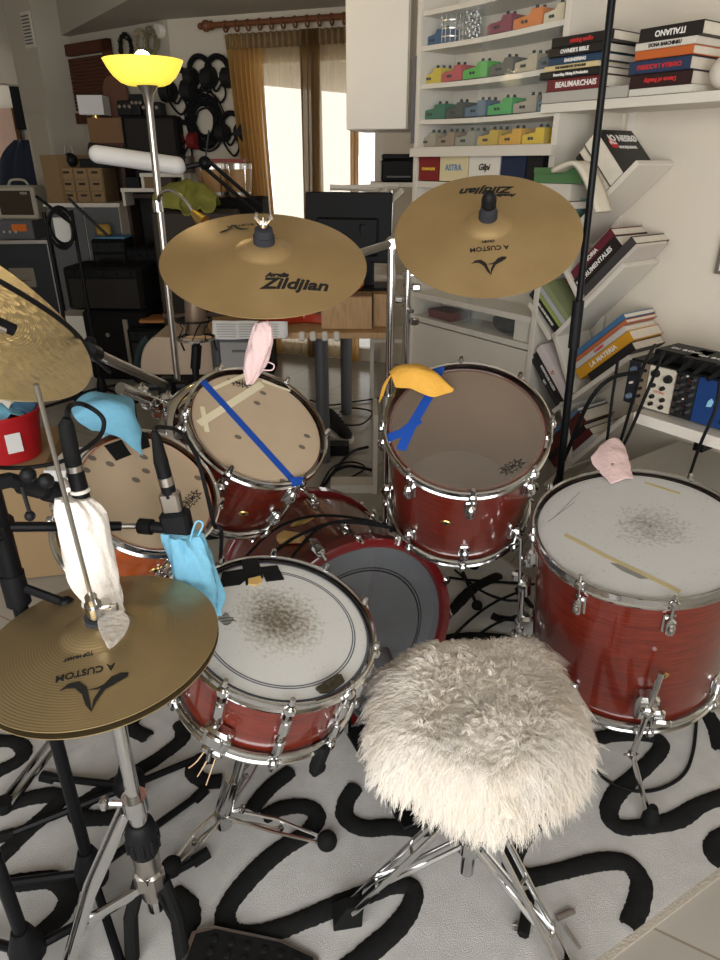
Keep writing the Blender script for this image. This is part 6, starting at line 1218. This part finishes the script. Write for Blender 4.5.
# ================================================================ ALCOVE AND FAR CLUTTER
def wa(px, py, off): return WA.p(px, py, off)
p0, p1 = wa(57, 46, aoff - .06), wa(118, 122, aoff - .06); t = thing('louvred_panel', 'dark reddish slatted wooden panel on the alcove wall', 'panel', WA.T((p0.x + p1.x) / 2, aoff - .06, p1.z)); w, h = p1.x - p0.x, p0.z - p1.z
mb = MB()
for s in (-1, 1): mb.box((s * (w / 2 - .04), .02, h / 2), (.08, .04, h))
mb.box((0, .02, h - .04), (w, .04, .08)); mb.box((0, .02, .04), (w, .04, .08)); mb.obj('frame', cm('oxblood wood', (.075, .022, .010), .5, vary=.2), t, smooth=0); mb = MB()
for k in range(15): mb.box((0, .02, .11 + (h - .22) * k / 14), (w - .16, .012, (h - .2) / 17), RX(0))
mb.obj('slats', 'oxblood wood' if 'oxblood wood' in M_ else 'darkwood', t, smooth=0)
def gearbox(name, label, cat, c, d, m='tolex', grille=True, ang=.0, panel='plastic', kn=4, handle=True, feet=True):
    M = TR(c) @ RZ(ang); t = thing(name, label, cat, M); w, dp, h = d; mb = MB(); mb.cbox((0, dp / 2, h / 2 + .008), (w, dp, h - .008), .012); mb.obj('cabinet', m, t)
    if grille: mb = MB(); mb.box((0, -.004, h * (.42 if kn else .5)), (w * .88, .012, h * (.68 if kn else .86))); mb.obj('grille', 'grille', t, smooth=0)
    if kn:
        mb = MB(); mb.box((0, -.003, h * .88), (w * .9, .012, h * .14)); mb.obj('control_panel', panel, t, smooth=0)
        for k in range(kn): mb = MB(TR((w * (-.36 + .72 * k / max(kn - 1, 1)), -.01, h * .88)) @ RX(PI / 2)); mb.tube([(0, 0, 0), (0, 0, .014)], min(.012, h * .05), 10); mb.obj('knob', 'plastic', t)
    if handle: mb = MB(); mb.tube(smooth_path([(-w * .2, dp * .5, h), (-w * .12, dp * .5, h + .03), (w * .12, dp * .5, h + .03), (w * .2, dp * .5, h)], 5), .008, 8); mb.obj('handle', 'rubber', t)
    if feet:
        for sx in (-1, 1):
            for sy in (.15, .85): mb = MB(); mb.tube([(sx * w * .42, dp * sy, 0), (sx * w * .42, dp * sy, .012)], .018, 10); mb.obj('foot', 'rubber', t)
    return t
def floorbox(px0, px1, py_top, py_bot, z0=0, Y=None):      # size and place from a front face whose base is at height z0
    b = fl((px0 + px1) / 2, py_bot, z0) if Y is None else at((px0 + px1) / 2, py_bot, Y); a0, a1 = at(px0, py_bot, b.y), at(px1, py_bot, b.y); tp = at((px0 + px1) / 2, py_top, b.y); return b, a1.x - a0.x, tp.z - b.z
# flight case with the small amp
b, w, h = floorbox(8, 66, 242, 342, 0); M = TR(b) @ RZ(rad(8)); fc = thing('flight_case', 'black flight case with metal edges and a recessed handle', 'case', M); mb = MB(); mb.box((0, .25, h / 2), (w, .5, h)); mb.obj('body', cm('case laminate', (.02, .022, .026), .5), fc, smooth=0)
mb = MB(); e_ = .028
for x in (-w / 2, w / 2):
    for y in (0, .5): mb.box((x, y, h / 2), (e_, e_, h))
for z in (0.02, h * .17, h * .28, h):
    for y in (0, .5): mb.box((0, y, z), (w, e_, e_))
    for x in (-w / 2, w / 2): mb.box((x, .25, z), (e_, .5, e_))
mb.obj('edge_trim', 'steel', fc, smooth=0)
mb = MB(); mb.box((0.0, -.006, h * .66), (.2, .012, .16)); mb.box((0, -.014, h * .66 + .07), (.2, .012, .014)); mb.box((0, -.014, h * .66 - .07), (.2, .012, .014)); mb.tube([(-.06, -.014, h * .64), (.06, -.014, h * .64)], .01, 8); mb.obj('handle', 'chrome', fc)
for s in (-1, 1): mb = MB(); mb.box((s * w * .3, -.008, h * .22), (.08, .014, .09)); mb.obj('latch', 'chrome', fc, smooth=0)
b2 = V((b.x - .04, b.y + .02, b.z + h + .016)); wl = at(38, 225, b.y).x - at(-2, 225, b.y).x; hl = at(18, 186, b.y).z - at(18, 222, b.y).z
rad_z = h + .016; t = thing('pedal_device', 'small desktop device glowing orange under the cream amp', 'device', TR((b.x - .02, b.y + .02, rad_z))); hh_ = max(.05, at(30, 220, b.y).z - rad_z); mb = MB(); mb.cbox((0, .15, hh_ / 2), (.34, .28, hh_), .006); mb.obj('case', 'greyplastic', t); mb = MB(); mb.box((.06, .005, hh_ * .6), (.12, .01, hh_ * .35)); mb.obj('display', mat('orange display', (.3, .06, .01), emit=(1, .25, .03), estr=.12), t, smooth=0); 
for k in range(4): mb = MB(TR((-.12 + .05 * k, .008, hh_ * .4)) @ RX(PI / 2)); mb.tube([(0, 0, 0), (0, 0, .012)], .012, 10); mb.obj('knob', 'chrome', t)
za_ = rad_z + hh_ + .002; M = TR((at(18, 222, b.y).x, b.y + .02, za_)); ha = at(18, 186, b.y).z - za_; t = thing('guitar_amplifier', 'small cream guitar amp with a brown grille on the flight case', 'amplifier', M); mb = MB(); mb.cbox((0, .12, ha / 2), (wl, .22, ha), .015); mb.obj('cabinet', cm('cream vinyl', (.46, .42, .33), .6), t); mb = MB(); mb.box((0, .006, ha * .5), (wl * .80, .012, ha * .72)); mb.obj('grille', cm('brown grille cloth', (.055, .04, .025), .9), t, smooth=0)
mb = MB(); mb.tube(smooth_path([(-wl * .25, .12, ha), (-wl * .15, .12, ha + .04), (wl * .15, .12, ha + .04), (wl * .25, .12, ha)], 5), .01, 8); mb.obj('handle', 'cream vinyl' if 'cream vinyl' in M_ else 'white', t); text('VOX', TR((wl * .25, -.002, ha * .78)) @ RX(PI / 2), .028, 'whiteink', t, 'logo')
# kraft file boxes on a white cupboard
kb, kw, kh = floorbox(40, 108, 168, 300, 0, Y=5.6); wz = at(80, 203, 5.3).z
t = thing('side_cupboard', 'white cupboard under the cardboard drawers', 'cupboard', TR((at(82, 203, 5.3).x, 5.3, 0))); wc = at(118, 203, 5.3).x - at(46, 203, 5.3).x; mb = MB(); mb.box((0, .17, wz / 2), (wc, .34, wz - .02)); mb.obj('carcass', 'white', t, smooth=0); mb = MB(); mb.box((0, .165, wz - .012), (wc + .03, .37, .024)); mb.obj('top', 'white', t, smooth=0)
for s in (-1, 1): mb = MB(); mb.box((s * wc / 4, -.008, wz / 2), (wc / 2 - .01, .016, wz - .06)); mb.obj('door', cm('slate grey front', (.10, .105, .11), .5), t, smooth=0)
x0, x1 = at(64, 200, 5.32).x, at(106, 200, 5.32).x; hd = at(85, 168, 5.32).z - wz; t = thing('drawer_box', 'cardboard chest of nine small drawers below the tube lamp', 'drawers', TR(((x0 + x1) / 2, 5.32, wz + .001))); w = x1 - x0; mb = MB(); mb.box((0, .16, hd / 2), (w, .3, hd)); mb.obj('carcass', 'kraft', t, smooth=0)
for i in range(3):
    for j in range(3): mb = MB(); x = (-1 + i) * w / 3; z = hd * (.17 + .33 * j); mb.box((x, .005, z), (w / 3 - .012, .014, hd * .29)); d_ = mb.obj('drawer', cm('kraft light', (.24, .155, .075), .8), t, smooth=0); mb = MB(); mb.cbox((x, -.008, z + .01), (.045, .012, .014), .003); mb.obj('pull', 'ink', d_)
x0, x1 = at(40, 190, 5.25).x, at(60, 190, 5.25).x; hk = at(50, 155, 5.25).z - wz; t = thing('magazine_file', 'tall plywood file box with holes beside the small drawers', 'file box', TR(((x0 + x1) / 2 + .0, 5.33, wz + .001)) @ RZ(rad(-25))); mb = MB(); mb.box((0, .14, hk / 2), (.16, .3, hk)); mb.obj('carcass', 'kraft light' if 'kraft light' in M_ else 'kraft', t, smooth=0, bev=.003); mb = MB()
for k in range(4): mb.tube([(-.081, .08, hk * (.15 + .22 * k)), (-.086, .08, hk * (.15 + .22 * k))], .012, 10); mb.tube([(-.081, .2, hk * (.15 + .22 * k)), (-.086, .2, hk * (.15 + .22 * k))], .012, 10)
mb.obj('hole', 'ink', t)
boxed('black_case', 'low black case lying on the small drawers', 'case', TR((at(78, 164, 5.35).x, 5.38, wz + hd + .003)), (.26, .2, .06), 'plastic', lid=False)
c_ = at(70, 163, 5.66); t = thing('round_clock', 'little black round gadget on the small drawers', 'gadget', TR((at(70, 163, 5.4).x, 5.42, wz + hd + .002))); mb = MB(); mb.ball((0, 0, .05), .05, 14); mb.obj('body', 'plastic', t); mb = MB(); mb.tube(smooth_path([(-.03, 0, .09), (-.02, 0, .14), (.02, 0, .14), (.03, 0, .09)], 4), .005, 6); mb.obj('handle', 'steel', t)
# big dark cabinet, wood speaker, white shade
Yk = 5.55; x0, x1 = at(124, 150, Yk).x, at(181, 150, Yk).x; zt2 = at(150, 116, Yk).z; zb2 = at(150, 158, Yk).z
tb = thing('gear_table', 'dark shelf unit loaded with amplifiers in the alcove', 'shelf unit', TR(((at(126, 200, 5.5).x + at(185, 200, 5.5).x) / 2, 5.5, 0))); wt = at(186, 200, 5.5).x - at(125, 200, 5.5).x; xcen = (at(125, 200, 5.5).x + at(186, 200, 5.5).x) / 2 - tb.location.x
for z in (zb2 - .015, at(150, 196, 5.5).z, .35): mb = MB(); mb.box((xcen, .12, z), (wt, .28, .03)); mb.obj('shelf', 'darkwood', tb, smooth=0)
for s in (-1, 1): mb = MB(); mb.box((xcen + s * (wt / 2 - .02), .12, zb2 / 2), (.03, .26, zb2 - .03)); mb.obj('side', 'darkwood', tb, smooth=0)
mb = MB(); mb.box((xcen, .26, zb2 / 2), (wt - .06, .015, zb2 - .05)); mb.obj('back', 'ink', tb, smooth=0)
t = gearbox('loudspeaker', 'broad dark grey speaker cabinet behind the torchiere pole', 'speaker', V(((x0 + x1) / 2, Yk, zb2 + .001)), (x1 - x0 - .02, .2, zt2 - zb2), 'tolex', True, 0, kn=0, handle=False)
Yw = 5.74; x0, x1 = at(88, 130, Yw).x, at(122, 130, Yw).x; t = thing('wooden_speaker', 'brown wooden box with a dark red front in the alcove', 'speaker', TR(((x0 + x1) / 2, Yw, zb2 + .0))); w = x1 - x0; mb = MB(); mb.box((0, .12, (zt2 - zb2) / 2), (w, .22, zt2 - zb2 - .002)); mb.obj('cabinet', cm('dim brown wood', (.20, .10, .04), .5), t, smooth=0); mb = MB(); mb.box((0, .0, (zt2 - zb2) * .2), (w * .98, .02, (zt2 - zb2) * .36)); mb.obj('lower_panel', cm('oxblood wood', 0), t, smooth=0)
t.location.x = (x0 + x1) / 2; mb = MB(); mb.box((0, .2, -.2), (w, .3, .36)) if False else None
sup = thing('speaker_plinth', 'dark plinth below the brown wooden box', 'plinth', TR(((x0 + x1) / 2, Yw, 0))); mb = MB(); mb.box((0, .12, zb2 / 2), (w, .22, zb2 - .002)); mb.obj('body', 'darkwood', sup, smooth=0)
c_ = at(93, 122, 5.5); t = thing('table_lamp', 'small unlit lamp with a white square shade above the brown box', 'lamp', TR((at(93, 110, 5.8).x, 5.84, zt2 + .001))); hs_ = at(93, 101, 5.6).z - at(93, 121, 5.6).z; mb = MB(); mb.box((0, 0, hs_ / 2 + .02), (.19, .16, hs_)); mb.obj('lamp_shade', 'paper', t, smooth=0); mb = MB(); mb.tube([(0, 0, 0), (0, 0, .03)], .03, 12); mb.obj('base', 'brass', t)
for k, (px, pw, hh_, lb) in enumerate([(128, .12, .1, 'dark gadget first in the row on the broad speaker'), (140, .1, .14, 'taller dark gadget second in the row on the broad speaker'), (153, .16, .09, 'wide dark mixer last in the row on the broad speaker')]):
    p = at(px, 112, 5.62); t = thing('audio_gadget', lb, 'gadget', TR((p.x, 5.63, zt2 + .001))); mb = MB(); mb.cbox((0, 0, hh_ / 2), (pw, .14, hh_), .008); mb.obj('case', 'plastic', t); 
    for q in range(3): mb = MB(TR((-pw * .3 + pw * .3 * q, -.07, hh_ * .6)) @ RX(PI / 2)); mb.tube([(0, 0, 0), (0, 0, .012)], .012, 10); mb.obj('knob', 'chrome', t)
g = at(113, 112, 5.85); t = thing('wooden_disc', 'rounded reddish brown wooden board standing behind the gadgets', 'board', TR((g.x, 5.99, zt2 + .001))); mb = MB(RX(PI / 2)); mb.prism([(.11 * math.cos(a) * (1 - .12 * math.cos(2 * a)), .15 + .15 * math.sin(a)) for a in [2 * PI * k / 28 for k in range(28)]], .03); mb.obj('board', cm('board brown', (.12, .045, .02), .4), t, bev=.004)
# amps on shelves and floor
zsh = at(150, 196, 5.5).z
t = gearbox('guitar_amplifier', 'black amp head on the middle shelf with a round badge', 'amplifier', V((at(144, 235, 5.05).x, 5.05, .52)), (.32, .32, .36), 'tolex', True, rad(-8), kn=5)
gearbox('amplifier', 'black amplifier with a pale blue top cloth left of the badge amp', 'amplifier', V((at(107, 236, 5.05).x, 5.05, .52)), (.24, .3, .42), 'tolex', True, rad(6), kn=3, handle=False)
mb = MB(); M = TR((at(107, 236, 5.05).x, 5.18, .52 + .422)); mb.cbox((0, 0, .008), (.22, .2, .016), .004); o = mb.obj('blue_folder', cm('sky blue card', (.08, .22, .38), .6), None); o.matrix_world = M; tag(o, 'pale blue folder lying on the amplifier in the alcove', 'folder')
gearbox('bass_cabinet', 'wide black amplifier stacked on the tall speaker cabinet', 'amplifier', V((at(105, 300, 4.7).x, 4.72, .50)), (.55, .36, .29), 'tolex', True, rad(-4), kn=5)
b, w, h = floorbox(92, 138, 288, 360, 0); gearbox('speaker_cabinet', 'tall black speaker cabinet on the floor with a silver stripe', 'speaker', V((at(116, 330, 4.7).x, 4.70, 0)), (.46, .38, .498), 'tolex', False, rad(-4), kn=0, handle=False)
o = [x for x in bpy.data.objects if x.get('label', '').startswith('tall black speaker')][0]; mb = MB(); mb.box((.08, -.008, .25), (.035, .014, .4)); mb.obj('stripe', 'steel', o, smooth=0); mb = MB(TR((-.06, -.006, .34)) @ RX(PI / 2)); mb.tube([(0, 0, 0), (0, 0, .01)], .015, 12); mb.obj('jack_plate', 'steel', o)
gearbox('combo_amplifier', 'black combo amplifier beside the tall speaker cabinet, cables on it', 'amplifier', V((at(160, 355, 4.6).x, 4.62, 0)), (.42, .34, .40), 'tolex', True, rad(5), kn=4)
t = thing('wooden_tray', 'orange wooden tray on the combo amplifier', 'tray', TR((at(158, 310, 4.6).x, 4.72, .436))); mb = MB(); mb.cbox((0, 0, .012), (.3, .2, .024), .006); mb.obj('board', cm('orange wood', (.42, .17, .05), .45), t)
gearbox('bass_amplifier', 'black amplifier low on the alcove unit behind the badge amp', 'amplifier', V((at(168, 240, 5.1).x, 5.1, .0)), (.26, .35, .5), 'tolex', True, 0, kn=3)
gearbox('speaker_cabinet', 'plain black cabinet under the pale blue folder amp', 'speaker', V((at(117, 300, 5.1).x, 5.09, 0)), (.6, .34, .518), 'tolex', True, 0, kn=0, handle=False, feet=True)
# long black case, bongos, towel
Yb = 4.75; zb3 = at(210, 198, Yb).z; x0, x1 = at(180, 200, Yb).x, at(262, 200, Yb).x
t = thing('keyboard_case', 'long black cabinet below the bongos in front of the curtain', 'cabinet', TR(((x0 + x1) / 2, Yb, 0))); mb = MB(); mb.cbox((0, .17, zb3 / 2), (x1 - x0, .36, zb3), .01); mb.obj('carcass', 'tolex', t); mb = MB(); mb.box((0, -.005, zb3 * .75), (x1 - x0 - .1, .012, zb3 * .35)); mb.obj('front', 'grille', t, smooth=0)
def bongo(label, px, r, col):
    p = at(px, 196, Yb); t = thing('bongo_drum', label, 'drum', TR((p.x, Yb + .15, zb3 + .001)), 'bongos on the black cabinet'); h = .2; mb = MB(); mb.lathe([(r * .8, 0), (r * .95, h * .6), (r, h), (r - .008, h), (r * .78, 0)], 32, closed=True); mb.obj('shell', cm('bongo wood', (.36, .2, .08), .45), t)
    mb = MB(); mb.lathe([(r + .001, h - .03), (r + .008, h - .03), (r + .008, h + .004), (r - .004, h + .006), (r - .004, h)], 32, closed=True); mb.lathe([(r * .82, .01), (r * .84 + .004, .01), (r * .86 + .004, .03), (r * .84, .03)], 32, closed=True); mb.obj('hoop', 'steel', t); mb = MB(); mb.lathe([(r - .002, h), (0, h + .002)], 32); mb.obj('drumhead', cm('hide head', (.5, .4, .27), .7), t)
    for k in range(5): a = 2 * PI * k / 5 + .4; mb = MB(); mb.tube([((r + .006) * math.cos(a), (r + .006) * math.sin(a), h - .01), (r * .9 * math.cos(a), r * .9 * math.sin(a), .02)], .004, 6); mb.obj('tension_rod', 'chrome', t)
bongo('wider bongo of the pair on the long black cabinet', 210, .105, 0); bongo('narrower bongo of the pair, nearer to the golden curtain', 236, .085, 0)
o = boxed('red_book_box', 'flat red box lying on the bongos', 'box', TR((at(208, 170, Yb).x, Yb + .06, zb3 + .211)), (.22, .16, .022), cm('dull red card', (.22, .04, .03), .6), lid=False)
tw = at(185, 198, 4.3); x0 = tw.x; M = TR((x0, 4.5, 0)); t = thing('guitar_combo', 'dark brown amplifier under the olive towel', 'amplifier', TR((at(190, 212, 4.2).x, 4.22, 0))); zz_ = at(190, 212, 4.2).z; mb = MB(); mb.cbox((0, .15, zz_ / 2), (.48, .3, zz_), .012); mb.obj('cabinet', cm('dark brown vinyl', (.03, .022, .015), .7), t); mb = MB(); mb.box((0, -.004, zz_ * .45), (.42, .012, zz_ * .7)); mb.obj('grille', 'grille', t, smooth=0)
mk = TR((at(186, 208, 4.25).x, 4.3, zz_)); mb = MB(); zt3 = at(186, 184, 4.25).z - zz_
cloth(mb, [[(-.17, -.08, .0), (-.06, -.1, .0), (.08, -.1, .0), (.16, -.08, .01)], [(-.16, -.03, zt3 * .6), (-.05, -.02, zt3 * .8), (.06, -.02, zt3 * .7), (.17, -.02, zt3 * .4)], [(-.13, .05, zt3 * .9), (-.04, .05, zt3), (.07, .06, zt3 * .9), (.14, .05, zt3 * .5)], [(-.14, .14, 0), (-.04, .15, 0), (.06, .15, 0), (.15, .14, 0)]], .05, 14, 26, 26); o = mb.obj('olive_towel', cm('olive terry', (.22, .21, .04), .95, bump=.8, bscale=200), None, smooth=80, solid=.008); o.matrix_world = mk; tag(o, 'crumpled olive green towel beside the gooseneck reading light', 'towel')
# white shelf bits in the alcove
for k, (px0, px1, py, lb) in enumerate([(121, 168, 187, 'white shelf board in the alcove behind the torchiere pole'), (140, 184, 172, 'upper white shelf board in the alcove by the tube lamp end')]):
    a, b = at(px0, py, 5.3), at(px1, py + 3, 5.3); t = thing('alcove_shelf', lb, 'shelf', TR(((a.x + b.x) / 2, 5.3, a.z - .02))); mb = MB(); mb.box((0, .1, .0), (b.x - a.x, .24, .025)); mb.obj('board', 'white', t, smooth=0)
    for s in (-1, 1): mb = MB(); mb.box((s * (b.x - a.x) * .47, .1, -.06), (.02, .2, .1)); mb.obj('bracket', 'white', t, smooth=0)
    for q in range(3): boxed('audio_box', ['black box', 'brown box', 'dark box'][q] + (' on the lower white alcove board' if k == 0 else ' on the upper white alcove board'), 'box', TR((a.x + .03 + .12 * q, 5.32, a.z - .006)), (.1, .12, .07 + .02 * q), [M_['plastic'], M_['kraft'], M_['darkwood']][q], lid=False)
# music stands in front of the flight case
def boomstand(label, px, pyb, ztop, a, b, Y):
    base = fl(px, pyb, 0) if Y is None else V((at(px, pyb, Y).x, Y, 0)); t, I, bb_ = micstand(label, base, ztop, [base + V((.25, -.1, .015)), base + V((-.25, -.05, .015)), base + V((.02, .27, .015))], .1, .011); mb = MB(I); mb.tube([at(*a), at(*b)], .009, 8); mb.obj('boom', 'blackmetal', t); return t, I, base
pt = at(78, 210, 4.3); boomstand('black boom stand between the flight case and the speakers', 92, 330, pt.z, (68, 198, 4.3), (108, 236, 4.35), 4.3)
pt = at(55, 205, 4.15); t, I, base = boomstand('black boom stand before the flight case with a coil of cable', 66, 330, at(60, 212, 4.1).z, (36, 196, 4.1), (72, 224, 4.1), 4.1)
mb = MB(I)
for k in range(6): c_ = at(62 + k % 3, 225 + k, 4.08); mb.tube([c_ + V((.07 * math.cos(a), -.01 * k, .10 * math.sin(a))) for a in [2 * PI * j / 20 for j in range(21)]], .006, 6, cap=False)
mb.obj('coiled_lead', 'cable', t)
o = boxed('white_bag', 'rumpled white bag hanging behind the boom stands', 'bag', TR(at(57, 243, 4.5)), (.10, .08, .15), 'paper', lid=False)
hngr = at(58, 210, 4.5)
t = thing('sponge', 'yellow sponge among the alcove gear', 'sponge', TR((at(100, 238, 5.05).x, 5.15, .9585))); mb = MB(); mb.cbox((0, 0, .04), (.1, .07, .08), .015); mb.obj('body', cm('yellow foam', (.45, .28, .07), .9, bump=.5), t)
boxed('white_canister', 'white lidded bin on the floor between the boom stands', 'bin', TR((at(58, 340, 4.75).x, 4.8, 0)), (.22, .22, .45), 'white')
# corridor: dark screen, blue garment, vent
p0, p1 = wa(9, 73, aoff + .9), wa(34, 129, aoff + .9); t = thing('dark_screen', 'dark flat panel on the corridor wall past the column', 'screen', WA.T((p0.x + p1.x) / 2, aoff + .87, p1.z)); q0, q1 = wa(9, 73, aoff + .87), wa(34, 129, aoff + .87); mb = MB(); mb.cbox((0, 0, (q0.z - q1.z) / 2), (q1.x - q0.x, .06, q0.z - q1.z), .01); mb.obj('panel', cm('matt black panel', (.008, .008, .009), .95, spec=.0), t)
t.location = (WA.T((q0.x + q1.x) / 2, aoff + .86, q1.z)).to_translation()
gb = WA.M @ wa(22, 195, aoff + .45); M = TR((gb.x, gb.y, 0)); mb = MB(); zt4 = at(26, 140, gb.y).z; S = [((0, 0, .02), (.28, .05, 0), (0, .18, 0)), ((0, 0, zt4 * .5), (.27, .0, 0), (0, .16, 0)), ((.04, 0, zt4 * .85), (.2, 0, 0), (0, .13, 0)), ((.12, 0, zt4), (.05, 0, 0), (0, .05, 0))]; loft(mb, S, 28, .07, seed=6); o = mb.obj('garment_bag', cm('navy cloth', (.022, .028, .05), .85), None, smooth=70); o.matrix_world = M; tag(o, 'dark blue garment hung beyond the column', 'garment')
v = wa(28, 30, aoff - .31); t = thing('air_vent', 'square air vent grille high on the column', 'vent', WA.T(v.x, aoff - .31, v.z)); mb = MB(); mb.box((0, .0, 0), (.13, .012, .24)); mb.obj('frame', 'wall', t, smooth=0); mb = MB()
for k in range(9): mb.box((0, -.008, -.09 + .0225 * k), (.10, .008, .010))
mb.obj('grille', 'greyplastic', t, smooth=0)
# red bucket on a carton
b = fl(40, 584, 0); cb = at(20, 466, 2.2); zc_ = .47; t = thing('cardboard_carton', 'brown cardboard carton under the red bucket', 'carton', TR((-1.34, 2.12, 0)) @ RZ(rad(12))); mb = MB(); mb.box((0, .2, zc_ / 2), (.44, .4, zc_ - .01)); mb.obj('box', cm('cardboard', (.34, .23, .12), .85, vary=.05), t, smooth=0)
for s in (-1, 1): mb = MB(TR((s * .22, .2, zc_ - .005)) @ RY(rad(0))); mb.box((-s * .108, 0, 0), (.214, .4, .005)); mb.obj('flap', 'cardboard' if 'cardboard' in M_ else 'kraft', t, smooth=0)
rb_ = at(13, 462, 2.25); rt = at(13, 412, 2.25); bk = thing('red_bucket', 'red bucket full of masks below the tipped hammered cymbal', 'bucket', TR((rb_.x, 2.25, zc_ + .001))); hb2 = rt.z - zc_; mb = MB(); mb.lathe([(0, 0), (.105, 0), (.125, hb2), (.132, hb2), (.132, hb2 + .012), (.121, hb2 + .008), (.101, .006), (0, .006)], 40); mb.obj('body', cm('red plastic', (.42, .012, .016), .35), bk)
mb = MB(RZ(rad(-52)) @ TR((.117, 0, hb2 * .5)) @ RY(PI / 2)); mb.box((0, 0, .003), (.07, .05, .002)); mb.obj('label', 'paper', bk, smooth=0)
for k, (dx, dy, col, lb) in enumerate(((-.06, -.02, 'pale pink cloth', 'pink mask heaped in the red bucket'), (.03, -.03, 'pale blue cloth', 'pale blue mask heaped in the red bucket'), (.05, .03, 'dark blue cloth', 'dark blue mask at the rear of the red bucket'), (-.01, .0, 'off white cloth', 'white mask on top in the red bucket'))):
    cm('dark blue cloth', (.05, .12, .2), .85); mb = MB(); cloth(mb, [[(-.06, -.04, -.01), (0, -.05, .02), (.05, -.04, -.01)], [(-.05, 0, .02), (0, 0, .045), (.05, 0, .02)], [(-.05, .04, 0), (0, .045, .02), (.05, .04, -.01)]], .03, 20, 14, 14, seed=k * 3); o = mb.obj('cloth_mask', M_[col], None, smooth=80, solid=.003); o.matrix_world = TR((rb_.x + dx, 2.25 + dy, zc_ + hb2 - .02 + .01 * k)) @ RZ(k); tag(o, lb, 'face mask')
c_ = at(88, 490, 1.9); pp = boxed('white_carton', 'white paper carton behind the microphone clips', 'carton', TR((at(66, 470, 2.15).x, 2.0, .0)), (.2, .2, .52), 'paper')

# ================================================================ LIGHT AND CAMERA
w = bpy.data.worlds.new('World'); bpy.context.scene.world = w; w.use_nodes = True; bg = w.node_tree.nodes['Background']; bg.inputs[0].default_value = (1.0, .98, .95, 1); bg.inputs[1].default_value = 2.2
def area(name, loc, target, sx, sy, e, col=(1, 1, 1)):
    l = bpy.data.lights.new(name, 'AREA'); l.shape = 'RECTANGLE'; l.size = sx; l.size_y = sy; l.energy = e; l.color = col; o = bpy.data.objects.new(name, l); COL.objects.link(o); o.location = loc; o.rotation_euler = (V(target) - V(loc)).to_track_quat('-Z', 'Y').to_euler(); return o
def portal(name, M, sx, sz):
    l = bpy.data.lights.new(name, 'AREA'); l.shape = 'RECTANGLE'; l.size = sx; l.size_y = sz; l.cycles.is_portal = True; o = bpy.data.objects.new(name, l); COL.objects.link(o); o.matrix_world = M
fl_ = bpy.data.lights.new('added_front_fill', 'AREA'); fl_.shape = 'RECTANGLE'; fl_.size = WX1 - WX0; fl_.size_y = WZ1 - WZ0; fl_.energy = 100; fl_.color = (.98, .99, 1.0); fo_ = bpy.data.objects.new('added_front_fill', fl_); COL.objects.link(fo_); fo_.matrix_world = TR(((WX0 + WX1) / 2, WY - .01, (WZ0 + WZ1) / 2)) @ RX(PI / 2)  # added light in the unseen opening, boosted to brighten the foreground
portal('window_portal', WB.T((uL + uR) / 2, 4.96, ztop / 2) @ RX(-PI / 2), uR - uL, ztop)
cam = bpy.data.cameras.new('camera'); co = bpy.data.objects.new('camera', cam); COL.objects.link(co); cam.sensor_fit = 'VERTICAL'; cam.sensor_height = 24; cam.lens = FPX / 960 * 24; cam.clip_start = .02
co.location = CAMP; co.rotation_euler = (PI / 2 - PITCH, 0, 0); sc_ = bpy.context.scene; sc_.camera = co
vs_ = sc_.view_settings; vs_.view_transform = 'Standard'; vs_.look = 'None'; vs_.gamma = 1; vs_.exposure = 0.0; vs_.use_curve_mapping = False
sc_.cycles.max_bounces = 7; sc_.cycles.transparent_max_bounces = 14; sc_.cycles.use_denoising = True; sc_.cycles.caustics_reflective = False; sc_.cycles.caustics_refractive = False
